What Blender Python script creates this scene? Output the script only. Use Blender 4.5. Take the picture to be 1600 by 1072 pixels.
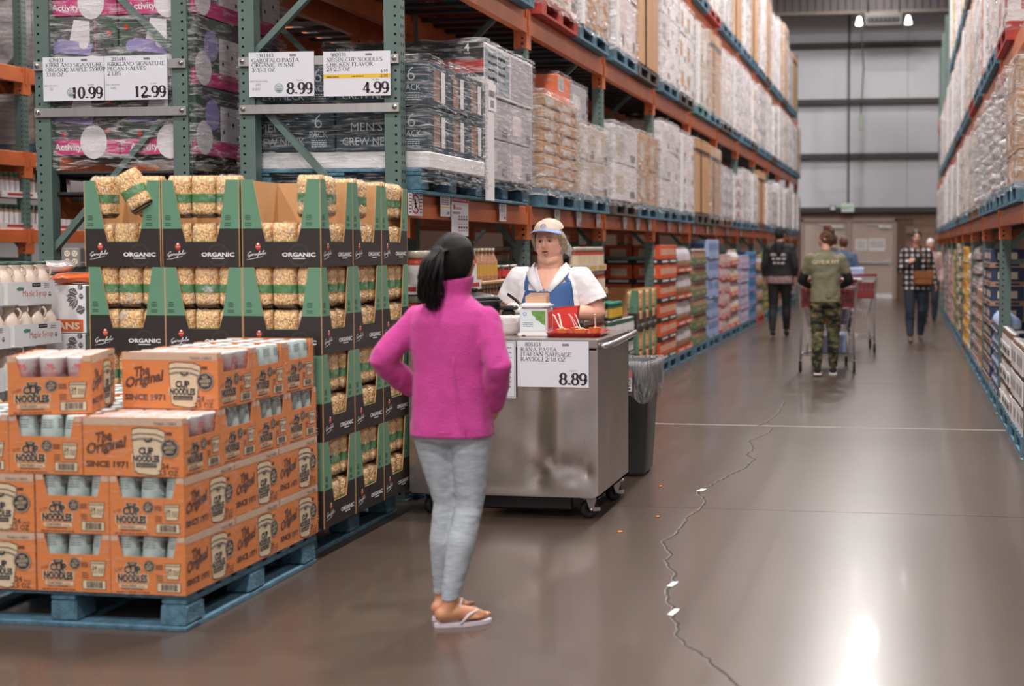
import bpy, bmesh, math, random
import numpy as np
from mathutils import Vector, Matrix, noise, Euler
for o in list(bpy.data.objects): bpy.data.objects.remove(o)
S = bpy.context.scene
COL = S.collection
RND = random.Random(7)
PI = math.pi
# ---------------------------------------------------------------- camera
W_, H_, F_ = 1600.0, 1072.0, 2222.0
PX, PY = 1060.0, 500.0                       # principal point: the photograph is an off-centre crop
YAW, PITCH = 9.065271, 2.962710
cam = bpy.data.cameras.new('camera'); camo = bpy.data.objects.new('camera', cam); COL.objects.link(camo)
camo.location = (0, 0, 1.45)
camo.rotation_euler = (math.radians(90 - PITCH), 0, math.radians(YAW))
cam.sensor_width = 36; cam.sensor_fit = 'HORIZONTAL'; cam.lens = 36 * F_ / W_
cam.shift_x = (W_ / 2 - PX) / W_
cam.shift_y = (PY - H_ / 2) / W_
cam.clip_start = 0.05; cam.clip_end = 200
cam.dof.use_dof = True; cam.dof.focus_distance = 8.1; cam.dof.aperture_fstop = 2.05
S.camera = camo
# ---------------------------------------------------------------- colour management, world
S.view_settings.view_transform = 'Standard'; S.view_settings.look = 'None'
S.view_settings.exposure = 0.5; S.view_settings.gamma = 1.0; S.view_settings.use_curve_mapping = False
wd = bpy.data.worlds.new('store_ambience'); S.world = wd; wd.use_nodes = True
wb = wd.node_tree.nodes['Background']; wb.inputs[0].default_value = (1.0, 0.955, 0.95, 1); wb.inputs[1].default_value = 0.5
# ---------------------------------------------------------------- lamps of the hall: rows of high-bay lights under the roof
LAMP_Z = 8.9
LAMP_SPOTS = []
for lx, pw in ((-0.96, 240), (-6.9, 170), (4.2, 120)):
    for k in range(12):
        ly = 36.1 - 4.6 * k
        if lx > 0 and k % 2: continue
        LAMP_SPOTS.append((lx, ly))
        L = bpy.data.lights.new('high_bay_light', 'AREA'); L.shape = 'DISK'; L.size = 0.62; L.energy = pw * (1.0 if k else .38)
        L.color = (1.0, 0.955, 0.93)
        lo = bpy.data.objects.new('high_bay_light', L); COL.objects.link(lo); lo.location = (lx, ly, LAMP_Z - 0.32)
# ---------------------------------------------------------------- helpers
def srgb(h):
    if isinstance(h, str):
        h = h.lstrip('#'); c = [int(h[i:i+2], 16) / 255 for i in (0, 2, 4)]
    else: c = [v / 255 for v in h]
    return tuple(v / 12.92 if v <= .04045 else ((v + .055) / 1.055) ** 2.4 for v in c) + (1,)
MATS = {}
def mat(name, col, rough=.6, metal=0., var=0., vscale=6., bump=0., bscale=60., coat=0., stretch=None, col2=None, spec=.5, obvar=0., emit=None, sheen=0., detail=4., sss=0.):
    if name in MATS: return MATS[name]
    m = bpy.data.materials.new(name); m.use_nodes = True; nt = m.node_tree; N = nt.nodes; Lk = nt.links
    b = N['Principled BSDF']; c = srgb(col)
    b.inputs['Base Color'].default_value = c; b.inputs['Roughness'].default_value = rough; b.inputs['Metallic'].default_value = metal
    b.inputs['Specular IOR Level'].default_value = spec
    if coat: b.inputs['Coat Weight'].default_value = coat; b.inputs['Coat Roughness'].default_value = .12
    if sheen: b.inputs['Sheen Weight'].default_value = sheen; b.inputs['Sheen Roughness'].default_value = .4
    if sss: b.inputs['Subsurface Weight'].default_value = sss; b.inputs['Subsurface Radius'].default_value = (.02, .008, .005); b.inputs['Subsurface Scale'].default_value = .5
    if emit: b.inputs['Emission Color'].default_value = c; b.inputs['Emission Strength'].default_value = emit
    src = None
    if var or bump:
        tc = N.new('ShaderNodeTexCoord'); mp = N.new('ShaderNodeMapping'); Lk.new(tc.outputs['Object'], mp.inputs[0])
        if stretch: mp.inputs['Scale'].default_value = stretch
    if var:
        nz = N.new('ShaderNodeTexNoise'); nz.inputs['Scale'].default_value = vscale; nz.inputs['Detail'].default_value = detail; Lk.new(mp.outputs[0], nz.inputs[0])
        rp = N.new('ShaderNodeValToRGB'); rp.color_ramp.elements[0].position = .3; rp.color_ramp.elements[1].position = .7
        c2 = srgb(col2) if col2 else tuple(v * (1 - var) for v in c[:3]) + (1,)
        c1 = c if col2 else tuple(min(1, v * (1 + var)) for v in c[:3]) + (1,)
        rp.color_ramp.elements[0].color = c2; rp.color_ramp.elements[1].color = c1
        Lk.new(nz.outputs[0], rp.inputs[0]); src = rp.outputs[0]
    if obvar:
        oi = N.new('ShaderNodeObjectInfo'); hs = N.new('ShaderNodeHueSaturation'); ma = N.new('ShaderNodeMapRange')
        ma.inputs[3].default_value = 1 - obvar; ma.inputs[4].default_value = 1 + obvar; Lk.new(oi.outputs['Random'], ma.inputs[0]); Lk.new(ma.outputs[0], hs.inputs['Value'])
        if src: Lk.new(src, hs.inputs['Color'])
        else: hs.inputs['Color'].default_value = c
        src = hs.outputs[0]
    if src: Lk.new(src, b.inputs['Base Color'])
    if bump:
        n2 = N.new('ShaderNodeTexNoise'); n2.inputs['Scale'].default_value = bscale; n2.inputs['Detail'].default_value = 3; Lk.new(mp.outputs[0], n2.inputs[0])
        bp = N.new('ShaderNodeBump'); bp.inputs['Strength'].default_value = bump; bp.inputs['Distance'].default_value = .01; Lk.new(n2.outputs[0], bp.inputs['Height']); Lk.new(bp.outputs[0], b.inputs['Normal'])
    MATS[name] = m; return m
def wrapmat(name, white=.5, lo=.08, hi=.62, scale=(3, 3, 16), rough=.22, nscale=3.2, r0=.38, r1=.72):
    """clear stretch film: clear between the wrinkles, milky where it bunches up, glossy all over"""
    if name in MATS: return MATS[name]
    m = bpy.data.materials.new(name); m.use_nodes = True; nt = m.node_tree; N = nt.nodes; Lk = nt.links
    out = N['Material Output']; b = N['Principled BSDF']
    b.inputs['Base Color'].default_value = (.9, .87, .875, 1); b.inputs['Roughness'].default_value = rough; b.inputs['Specular IOR Level'].default_value = .9
    tr = N.new('ShaderNodeBsdfTransparent'); mx = N.new('ShaderNodeMixShader')
    tc = N.new('ShaderNodeTexCoord'); mp = N.new('ShaderNodeMapping'); mp.inputs['Scale'].default_value = scale; mp.inputs['Rotation'].default_value = (.12, .2, .35)
    Lk.new(tc.outputs['Object'], mp.inputs[0])
    oi = N.new('ShaderNodeObjectInfo'); ad = N.new('ShaderNodeVectorMath'); ad.operation = 'ADD'
    sc = N.new('ShaderNodeVectorMath'); sc.operation = 'SCALE'; sc.inputs[0].default_value = (31, 17, 23); Lk.new(oi.outputs['Random'], sc.inputs['Scale'])
    Lk.new(mp.outputs[0], ad.inputs[0]); Lk.new(sc.outputs[0], ad.inputs[1])
    nz = N.new('ShaderNodeTexNoise'); nz.inputs['Scale'].default_value = nscale; nz.inputs['Detail'].default_value = 5; nz.inputs['Distortion'].default_value = .7; nz.inputs['Roughness'].default_value = .62
    Lk.new(ad.outputs[0], nz.inputs[0])
    mr = N.new('ShaderNodeMapRange'); mr.inputs[1].default_value = r0; mr.inputs[2].default_value = r1; mr.inputs[3].default_value = lo; mr.inputs[4].default_value = hi
    Lk.new(nz.outputs[0], mr.inputs[0]); Lk.new(mr.outputs[0], mx.inputs[0]); Lk.new(tr.outputs[0], mx.inputs[1]); Lk.new(b.outputs[0], mx.inputs[2]); Lk.new(mx.outputs[0], out.inputs[0])
    bp = N.new('ShaderNodeBump'); bp.inputs['Strength'].default_value = .8; bp.inputs['Distance'].default_value = .09; Lk.new(nz.outputs[0], bp.inputs['Height']); Lk.new(bp.outputs[0], b.inputs['Normal'])
    MATS[name] = m; return m
class MB:
    """collects geometry for ONE mesh"""
    def __init__(s): s.v = []; s.f = []; s.m = []; s.mats = []; s.sm = []
    def mi(s, m):
        if m not in s.mats: s.mats.append(m)
        return s.mats.index(m)
    def add(s, vs, fs, m, smooth=False):
        b = len(s.v); k = s.mi(m); s.v.extend([tuple(p) for p in vs])
        for f in fs: s.f.append(tuple(b + i for i in f)); s.m.append(k); s.sm.append(smooth)
        return s
    def box(s, x0, x1, y0, y1, z0, z1, m, M=None):
        vs = [(x0,y0,z0),(x1,y0,z0),(x1,y1,z0),(x0,y1,z0),(x0,y0,z1),(x1,y0,z1),(x1,y1,z1),(x0,y1,z1)]
        if M is not None: vs = [M @ Vector(p) for p in vs]
        return s.add(vs, [(0,3,2,1),(4,5,6,7),(0,1,5,4),(1,2,6,5),(2,3,7,6),(3,0,4,7)], m)
    def cbox(s, x0, x1, y0, y1, z0, z1, m, c=.004, M=None, jit=0):
        """box with chamfered vertical and top edges"""
        def ring(z, i):
            return [(x0+i+c,y0+i,z),(x1-i-c,y0+i,z),(x1-i,y0+i+c,z),(x1-i,y1-i-c,z),(x1-i-c,y1-i,z),(x0+i+c,y1-i,z),(x0+i,y1-i-c,z),(x0+i,y0+i+c,z)]
        vs = ring(z0, c) + ring(z0+c, 0) + ring(z1-c, 0) + ring(z1, c)
        if jit: vs = [(x+RND.uniform(-jit,jit), y+RND.uniform(-jit,jit), z+RND.uniform(-jit,jit)) for x,y,z in vs]
        if M is not None: vs = [M @ Vector(p) for p in vs]
        fs = [tuple(range(7,-1,-1)), tuple(range(24,32))]
        for r in range(3):
            for i in range(8): fs.append((r*8+i, r*8+(i+1)%8, r*8+8+(i+1)%8, r*8+8+i))
        return s.add(vs, fs, m)
    def tube(s, pts, r, m, n=8, cap=True, closed=False):
        pts = [Vector(p) for p in pts]; R = r if isinstance(r, (list, tuple)) else [r] * len(pts)
        vs = []; fs = []; up = None
        for i, p in enumerate(pts):
            if closed: t = pts[(i+1) % len(pts)] - pts[i-1]
            else: t = pts[min(i+1, len(pts)-1)] - pts[max(i-1, 0)]
            t.normalize()
            if up is None:
                a = Vector((0,0,1)) if abs(t.z) < .9 else Vector((1,0,0)); up = (a - t * a.dot(t)).normalized()
            else:
                up = (up - t * up.dot(t)); up = up.normalized() if up.length > 1e-6 else t.orthogonal().normalized()
            sd = t.cross(up)
            for k in range(n):
                an = 2*PI*k/n; vs.append(p + (up*math.cos(an) + sd*math.sin(an)) * R[i])
        q = len(pts) if closed else len(pts) - 1
        for i in range(q):
            j = (i+1) % len(pts)
            for k in range(n): fs.append((i*n+k, i*n+(k+1)%n, j*n+(k+1)%n, j*n+k))
        if cap and not closed: fs.append(tuple(range(n-1,-1,-1))); fs.append(tuple((len(pts)-1)*n+k for k in range(n)))
        return s.add(vs, fs, m, True)
    def lathe(s, prof, m, n=16, c=(0,0,0), cap=True, sx=1, sy=1, ms=None):
        """prof: (radius, z) list about a vertical axis; ms optional material per segment"""
        vs = []
        for r, z in prof:
            for k in range(n): an = 2*PI*k/n; vs.append((c[0]+r*sx*math.cos(an), c[1]+r*sy*math.sin(an), c[2]+z))
        for i in range(len(prof)-1):
            s.add([], [], m); b = len(s.v) if i == 0 else b0
            if i == 0: b0 = b; s.v.extend(vs)
            kk = s.mi(ms[i] if ms else m)
            for k in range(n): s.f.append((b0+i*n+k, b0+i*n+(k+1)%n, b0+(i+1)*n+(k+1)%n, b0+(i+1)*n+k)); s.m.append(kk); s.sm.append(True)
        if cap:
            s.f.append(tuple(b0+k for k in range(n-1,-1,-1))); s.m.append(s.mi(ms[0] if ms else m)); s.sm.append(False)
            s.f.append(tuple(b0+(len(prof)-1)*n+k for k in range(n))); s.m.append(s.mi(ms[-1] if ms else m)); s.sm.append(False)
        return s
    def prism(s, poly, y0, y1, m, M=None):
        """polygon in (x,z) pulled along y"""
        n = len(poly); vs = [(x,y0,z) for x,z in poly] + [(x,y1,z) for x,z in poly]
        if M is not None: vs = [M @ Vector(p) for p in vs]
        fs = [tuple(range(n)), tuple(range(2*n-1,n-1,-1))] + [(i, i+n, (i+1)%n+n, (i+1)%n) for i in range(n)]
        return s.add(vs, fs, m)
    def beam(s, p, q, w, h, m, up=(0,0,1)):
        p, q = Vector(p), Vector(q); t = (q-p).normalized(); u = Vector(up); u = (u - t*u.dot(t)).normalized(); d = t.cross(u)
        vs = [a + d*(i*w/2) + u*(j*h/2) for a in (p, q) for i, j in ((-1,-1),(1,-1),(1,1),(-1,1))]
        return s.add(vs, [(3,2,1,0),(4,5,6,7),(0,1,5,4),(1,2,6,5),(2,3,7,6),(3,0,4,7)], m)
    def mesh(s, name):
        me = bpy.data.meshes.new(name); me.from_pydata(s.v, [], s.f)
        for m in s.mats: me.materials.append(m)
        me.polygons.foreach_set('material_index', s.m); me.polygons.foreach_set('use_smooth', s.sm); me.update()
        return me
    def ob(s, name, parent=None, loc=None, rz=0):
        return obj(name, s.mesh(name), parent, loc, rz)
def obj(name, me, parent=None, loc=None, rz=0):
    o = bpy.data.objects.new(name, me); COL.objects.link(o)
    if parent is not None: o.parent = parent
    if loc is not None: o.location = loc
    if rz: o.rotation_euler = (0, 0, rz)
    return o
def tag(o, label=None, cat=None, group=None, kind=None):
    if label: o['label'] = label
    if cat: o['category'] = cat
    if group: o['group'] = group
    if kind: o['kind'] = kind
    return o
def thing(name, label, cat, loc=(0,0,0), rz=0, group=None, kind=None):
    o = bpy.data.objects.new(name, None); COL.objects.link(o); o.empty_display_size = .1
    o.location = loc; o.rotation_euler = (0, 0, rz); return tag(o, label, cat, group, kind)
def copy_tree(o, parent=None):
    c = o.copy(); COL.objects.link(c)
    if parent is not None: c.parent = parent
    for ch in KIDS.get(o.name, []) if False else o.children: copy_tree(ch, c)
    return c
KIDS = {}
CACHE = {}
def cached(key, fn):
    if key not in CACHE: CACHE[key] = fn()
    return CACHE[key]
ORD = ['first','second','third','fourth','fifth','sixth','seventh','eighth','ninth','tenth','eleventh','twelfth','thirteenth','fourteenth','fifteenth','sixteenth','seventeenth','eighteenth','nineteenth','twentieth','twenty-first','twenty-second','twenty-third','twenty-fourth','twenty-fifth']
# ---------------------------------------------------------------- flat print: everything is collected in 2D and laid onto a face
TXT = {}
def text_geo(t, bold=0., res=2):
    k = (t, bold, res)
    if k not in TXT:
        cu = bpy.data.curves.new('t', 'FONT'); cu.body = t; cu.resolution_u = res; cu.offset = bold; cu.fill_mode = 'FRONT'
        o = bpy.data.objects.new('t', cu); COL.objects.link(o); bpy.context.view_layer.update()
        me = o.to_mesh(); vs = [(v.co.x, v.co.y) for v in me.vertices]; fs = [tuple(p.vertices) for p in me.polygons]
        o.to_mesh_clear(); bpy.data.objects.remove(o); bpy.data.curves.remove(cu)
        x0 = min([v[0] for v in vs] or [0]); x1 = max([v[0] for v in vs] or [1])
        TXT[k] = ([(x - x0, y) for x, y in vs], fs, x1 - x0)
    return TXT[k]
# a small serif alphabet drawn as strokes: (x0,y0,x1,y1,weight) with serifs at the ends of upright strokes
def _arc(cx, cy, rx, ry, a0, a1, n=8): return [(cx + rx*math.cos(math.radians(a0+(a1-a0)*i/n)), cy + ry*math.sin(math.radians(a0+(a1-a0)*i/n))) for i in range(n+1)]
T1, T2 = .05, .13
SERIF = {
 'A': (.74, [([(.06,0),(.37,1)],T1),([(.37,1),(.68,0)],T2),([(.18,.34),(.55,.34)],T1)], [(.06,0),(.68,0)]),
 'B': (.62, [([(.14,0),(.14,1)],T2),([(.14,1)]+_arc(.3,.76,.22,.24,90,-90)+[(.14,.52)],T1+.02),([(.14,.52)]+_arc(.3,.26,.26,.26,90,-90)+[(.14,0)],T1+.03)], [(.1,0),(.1,1)]),
 'C': (.68, [(_arc(.38,.5,.32,.5,45,315,14),.1)], []),
 'D': (.72, [([(.14,0),(.14,1)],T2),([(.14,1)]+_arc(.3,.5,.36,.5,90,-90,12)+[(.14,0)],.08)], [(.1,0),(.1,1)]),
 'E': (.6, [([(.14,0),(.14,1)],T2),([(.14,1),(.54,1),(.54,.84)],T1),([(.14,.52),(.44,.52)],T1),([(.14,0),(.56,0),(.56,.18)],T1)], [(.1,0),(.1,1)]),
 'F': (.56, [([(.14,0),(.14,1)],T2),([(.14,1),(.52,1),(.52,.84)],T1),([(.14,.52),(.42,.52)],T1)], [(.14,0),(.1,1)]),
 'G': (.72, [(_arc(.38,.5,.32,.5,45,330,14),.1),([(.64,.05),(.64,.42)],T2)], [(.62,.42)]),
 'H': (.74, [([(.14,0),(.14,1)],T2),([(.6,0),(.6,1)],T2),([(.14,.52),(.6,.52)],T1)], [(.14,0),(.14,1),(.6,0),(.6,1)]),
 'I': (.32, [([(.16,0),(.16,1)],T2)], [(.16,0),(.16,1)]),
 'K': (.72, [([(.14,0),(.14,1)],T2),([(.14,.42),(.58,1)],T1),([(.27,.58),(.62,0)],T2)], [(.14,0),(.14,1),(.58,1),(.62,0)]),
 'L': (.6, [([(.14,0),(.14,1)],T2),([(.14,0),(.54,0),(.54,.2)],T1)], [(.1,0),(.14,1)]),
 'M': (.88, [([(.14,0),(.14,1)],T1),([(.14,1),(.44,0)],T2),([(.44,0),(.74,1)],T1),([(.74,1),(.74,0)],T2)], [(.14,0),(.1,1),(.74,0),(.78,1)]),
 'N': (.76, [([(.14,0),(.14,1)],T1),([(.14,1),(.62,0)],T2),([(.62,0),(.62,1)],T1)], [(.14,0),(.1,1),(.62,1)]),
 'O': (.74, [(_arc(.37,.5,.31,.5,0,360,18),.09)], []),
 'P': (.58, [([(.14,0),(.14,1)],T2),([(.14,1)]+_arc(.28,.74,.24,.26,90,-90)+[(.14,.48)],.07)], [(.14,0),(.1,1)]),
 'R': (.68, [([(.14,0),(.14,1)],T2),([(.14,1)]+_arc(.28,.75,.24,.25,90,-90)+[(.14,.5)],.07),([(.3,.5),(.62,0)],.11)], [(.14,0),(.1,1),(.62,0)]),
 'S': (.56, [(_arc(.28,.75,.2,.25,30,270,10)+_arc(.28,.25,.22,.25,90,-150,10),.1)], []),
 'T': (.62, [([(.31,0),(.31,1)],T2),([(.04,.82),(.04,1),(.58,1),(.58,.82)],T1)], [(.31,0)]),
 'U': (.74, [([(.14,1),(.14,.3)]+_arc(.37,.3,.23,.3,180,360)+[(.6,1)],.09)], [(.14,1),(.6,1)]),
 'V': (.7, [([(.06,1),(.36,0)],T2),([(.36,0),(.64,1)],T1)], [(.06,1),(.64,1)]),
 'Y': (.7, [([(.06,1),(.36,.45)],T2),([(.36,.45),(.64,1)],T1),([(.36,.45),(.36,0)],T2)], [(.06,1),(.64,1),(.36,0)]),
 'Z': (.62, [([(.08,.82),(.08,1),(.54,1)],T1),([(.54,1),(.06,0)],T2),([(.06,0),(.56,0),(.56,.18)],T1)], []),
 '0': (.54, [(_arc(.27,.5,.2,.5,0,360,18),.1)], []),
 '1': (.54, [([(.27,0),(.27,1)],T2),([(.27,1),(.12,.86)],T1)], [(.27,0)]),
 '2': (.54, [(_arc(.26,.72,.19,.28,170,-30,10)+[(.06,.04)],.09),([(.06,.04),(.48,.04),(.5,.2)],T2)], []),
 '3': (.54, [(_arc(.25,.75,.18,.25,160,-90,10),.09),(_arc(.25,.26,.22,.26,90,-160,10),.1)], []),
 '4': (.54, [([(.36,0),(.36,1)],T2),([(.36,1),(.04,.3),(.52,.3)],T1+.02)], []),
 '5': (.54, [([(.46,1),(.16,1),(.1,.56)],.08),(_arc(.23,.32,.22,.32,110,-150,12),.1)], []),
 '6': (.54, [(_arc(.28,.5,.21,.5,60,200,10),.09),(_arc(.28,.31,.2,.31,0,360,14),.09)], []),
 '7': (.54, [([(.06,.8),(.08,.97),(.48,.97)],.1),([(.48,.97),(.22,0)],.09)], []),
 '8': (.54, [(_arc(.27,.75,.17,.25,0,360,14),.09),(_arc(.27,.26,.21,.26,0,360,14),.1)], []),
 '9': (.54, [(_arc(.26,.69,.2,.31,0,360,14),.09),(_arc(.26,.5,.21,.5,0,-120,10),.09)], []),
 '.': (.28, [([(.14,.0),(.14,.13)],.14)], []),
 '/': (.34, [([(.02,-.04),(.3,1.02)],T1)], []),
 '-': (.4, [([(.06,.36),(.34,.36)],.08)], []),
 "'": (.22, [([(.11,1),(.11,.76)],.08)], []),
}
class Print:
    """flat lettering and marks in (u,v) metres, each with a material; lay() turns it into one mesh on a face"""
    def __init__(s): s.items = []
    def poly(s, pts, m, lift=1): s.items.append((list(pts), [tuple(range(len(pts)))], m, lift)); return s
    def rect(s, u0, u1, v0, v1, m, lift=1): return s.poly([(u0,v0),(u1,v0),(u1,v1),(u0,v1)], m, lift)
    def disc(s, u, v, r, m, lift=1, n=20, ry=None): ry = ry or r; return s.poly([(u+r*math.cos(2*PI*i/n), v+ry*math.sin(2*PI*i/n)) for i in range(n)], m, lift)
    def ring(s, u, v, r, w, m, lift=1, n=24, ry=None):
        ry = ry or r; return s.line([(u+r*math.cos(2*PI*i/n), v+ry*math.sin(2*PI*i/n)) for i in range(n+1)], w, m, lift)
    def line(s, pts, w, m, lift=1):
        vs = []; fs = []; n = len(pts); cl = n > 3 and abs(pts[0][0]-pts[-1][0]) + abs(pts[0][1]-pts[-1][1]) < 1e-9
        for i, (x, y) in enumerate(pts):
            a = pts[i-1] if i > 0 else (pts[-2] if cl else pts[0]); b = pts[i+1] if i < n-1 else (pts[1] if cl else pts[-1])
            dx, dy = b[0]-a[0], b[1]-a[1]; l = math.hypot(dx, dy) or 1
            ww = w[i] if isinstance(w, (list, tuple)) else w
            vs += [(x - dy/l*ww/2, y + dx/l*ww/2), (x + dy/l*ww/2, y - dx/l*ww/2)]
            if i: k = 2*i; fs.append((k-2, k-1, k+1, k))
        s.items.append((vs, fs, m, lift)); return s
    def text(s, t, u, v, h, m, align='l', bold=0., lift=1, shear=0., sx=1., fit=None, rot=0., res=2):
        vs, fs, w = text_geo(t, bold, res); k = h / .72
        if fit: sx = fit / (w * k)
        off = {'l': 0, 'c': -w*k*sx/2, 'r': -w*k*sx}[align]; c, sn = math.cos(rot), math.sin(rot)
        out = []
        for x, y in vs:
            a, b = off + x*k*sx + shear*y*k, y*k
            out.append((u + a*c - b*sn, v + a*sn + b*c))
        s.items.append((out, fs, m, lift)); return s
    def serif(s, t, u, v, h, m, align='l', lift=1, sx=1., fit=None, bold=1.):
        w = sum(SERIF.get(ch, (.34,))[0] for ch in t)
        if fit: sx = fit / (w * h)
        x = u + {'l': 0, 'c': -w*h*sx/2, 'r': -w*h*sx}[align]
        for ch in t:
            g = SERIF.get(ch)
            if g:
                for pts, wt in g[1]:
                    wts = wt*h*bold
                    if len(pts) > 8:      # thick-thin stress of a roman face: upright runs of a bowl are heavy
                        wts = []
                        for i in range(len(pts)):
                            a = pts[max(0,i-1)]; b = pts[min(len(pts)-1,i+1)]; dx, dy = abs(b[0]-a[0]), abs(b[1]-a[1])
                            wts.append(h*bold*(T1*.9 + (T2*1.15 - T1)*(dy/(dx+dy+1e-9))**1.5))
                    s.line([(x + p[0]*h*sx, v + p[1]*h) for p in pts], wts, m, lift)
                for px, py in g[2]:
                    y = v + py*h + (0.025*h if py == 0 else (-.025*h if py == 1 else 0)); s.rect(x + (px-.13)*h*sx, x + (px+.13)*h*sx, y-.025*h, y+.025*h, m, lift)
                x += g[0]*h*sx
            else: x += .34*h*sx
        return s
    def bars(s, u0, u1, v0, v1, m, n=24, seed=3):
        r = random.Random(seed); x = u0; st = (u1-u0)/n
        for i in range(n):
            w = st * r.choice((.3, .5, .75)); s.rect(x, x+w, v0, v1, m); x += st
        return s
    def greek(s, u0, u1, v, h, m, n=3, gap=None, seed=1):
        """rows of tiny unreadable print"""
        r = random.Random(seed)
        for i in range(n):
            y = v - i * (gap or h*1.7); x = u0
            while x < u1:
                w = h * r.uniform(.8, 3.2); s.rect(x, min(x+w, u1), y, y+h, m); x += w + h*.6
        return s
    def build(s, fn, step=.0006, mb=None):
        mb = mb or MB()
        for vs, fs, m, lift in s.items: mb.add([fn(u, v, lift*step) for u, v in vs], fs, m)
        return mb
def on_front(x0, y, z0): return lambda u, v, d: (x0 + u, y - d, z0 + v)          # a face looking towards -Y
def on_side(x, y0, z0): return lambda u, v, d: (x + d, y0 + u, z0 + v)            # a face looking towards +X
def on_top(x0, y0, z): return lambda u, v, d: (x0 + u, y0 + v, z + d)
def on_cyl(r, z0, a0=-PI/2): return lambda u, v, d: ((r+d)*math.cos(a0+u/r), (r+d)*math.sin(a0+u/r), z0+v)
# common materials
M_GREEN = mat('upright_green_paint', '#5b6f69', .42, var=.1, vscale=5, bump=.05)
M_ORANGE = mat('beam_orange_paint', '#c4683a', .4, var=.13, vscale=4)
M_GALV = mat('galvanised_steel', '#b9b6b4', .38, .75, var=.08, vscale=30, stretch=(1, 1, .2))
M_DARK = mat('painted_gap_shade', '#15120f', .8)  # near-black colour standing in for shade inside holes and slots
M_DECK = mat('shelf_deck_steel', '#4a4443', .5, .4)
M_BLUE = mat('pallet_blue_paint', '#4d7184', .75, var=.32, vscale=9, bump=.5, bscale=35, stretch=(3, 3, 3), obvar=.14)
M_WOOD = mat('pallet_bare_wood', '#6a5348', .8, var=.25, vscale=8, bump=.4, bscale=40, obvar=.2)
M_KRAFT = mat('kraft_cardboard', '#b98d63', .75, var=.06, vscale=3, obvar=.1)
M_KRAFTIN = mat('kraft_inner', '#c79a6b', .8, var=.05, vscale=12)
M_WHITE = mat('white_card', '#e4e1e2', .55)
M_INK = mat('black_ink', '#2b2226', .6)
M_GREYINK = mat('grey_ink', '#77706f', .6)
M_RED = mat('red_print', '#c2342c', .55)
M_CHROME = mat('chrome', '#c9c7c8', .22, .95)
M_BLACKPL = mat('black_plastic', '#1d1b1c', .42)
M_RUBBER = mat('rubber', '#191718', .7)
# ================================================================ the hall
M_FLOOR = mat('polished_concrete', '#50433b', .30, var=.08, vscale=.8, spec=.4, detail=8)
def floor_mat():
    m = M_FLOOR; nt = m.node_tree; N = nt.nodes; Lk = nt.links; b = N['Principled BSDF']; b.inputs['Coat Weight'].default_value = .22; b.inputs['Coat Roughness'].default_value = .06
    tc = N.new('ShaderNodeTexCoord'); nz = N.new('ShaderNodeTexNoise'); nz.inputs['Scale'].default_value = 2.2; nz.inputs['Detail'].default_value = 8; Lk.new(tc.outputs['Object'], nz.inputs[0])
    mr = N.new('ShaderNodeMapRange'); mr.inputs[1].default_value = .3; mr.inputs[2].default_value = .7; mr.inputs[3].default_value = .28; mr.inputs[4].default_value = .29
    Lk.new(nz.outputs[0], mr.inputs[0]); Lk.new(mr.outputs[0], b.inputs['Roughness'])
    n2 = N.new('ShaderNodeTexNoise'); n2.inputs['Scale'].default_value = 14; n2.inputs['Detail'].default_value = 2; Lk.new(tc.outputs['Object'], n2.inputs[0])
    bp = N.new('ShaderNodeBump'); bp.inputs['Strength'].default_value = .001; bp.inputs['Distance'].default_value = .01; Lk.new(n2.outputs[0], bp.inputs['Height']); Lk.new(bp.outputs[0], b.inputs['Normal'])
floor_mat()
M_JOINT = mat('joint_filler', '#7f7670', .6); M_GROOVE = mat('joint_groove', '#3a322e', .8)
fl = MB().box(-14, 8, -20, 42, -.3, -.02, M_GROOVE).ob('floor'); tag(fl, kind='structure', label='polished brown grey concrete floor of the aisle')
JY = [-20, -14.4, -10.7, -7.0, -3.34, .35, 4.05, 7.745, 11.43, 15.12, 18.8, 22.5, 26.2, 29.9, 33.6, 37.3, 42]
for i in range(len(JY)-1):
    MB().box(-14, 8, JY[i]+.003, JY[i+1]-(.018 if i == 7 else .003), -.02, 0, M_FLOOR).ob('slab', fl)
MB().box(-5, 8, 11.395, 11.445, -.019, .0004, M_JOINT).ob('joint_filler', fl)
# the crack that wanders down the aisle
CR1 = [(-1.109,13.275),(-1.08,12.258),(-1.121,11.626),(-1.167,11.367)]
CR2 = [(-1.03,11.294),(-1.05,10.894),(-1.141,10.51),(-1.067,10.084),(-1.083,9.791),(-1.009,9.595),(-1.025,9.201),(-1.099,8.887),(-1.167,8.43),(-1.206,8.268),(-1.119,7.985),(-1.102,7.784),(-1.142,7.447),(-1.127,7.054),(-1.173,6.814),(-1.073,6.541),(-1.081,6.381),(-.994,6.157),(-.976,5.912),(-.982,5.833),(-.945,5.663),(-.904,5.55),(-.888,5.416),(-.843,5.293),(-.831,5.17),(-.773,5.041),(-.696,4.922),(-.617,4.757),(-.533,4.599),(-.478,4.49),(-.4,4.3)]
M_CRACK = mat('crack_dirt', '#3b322e', .9, var=.3, vscale=12); M_CRACKE = mat('crack_filler', '#756b65', .6, var=.3, vscale=20); M_CHIP = mat('bare_concrete_chip', '#cfd6d4', .7)
def crackline(pts, seed):
    r = random.Random(seed); fine = []
    for a, b in zip(pts, pts[1:]):
        n = max(3, int(math.dist(a, b) / .035))
        for i in range(n): t = i/n; fine.append((a[0]+(b[0]-a[0])*t + r.gauss(0,.004), a[1]+(b[1]-a[1])*t))
    fine.append(pts[-1]); w = [.009 + .007*r.random() for _ in fine]; P = Print()
    P.line(fine, [x*1.5 for x in w], M_CRACKE, 1); P.line([(x+.002, y) for x, y in fine], w, M_CRACK, 2)
    return P
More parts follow.
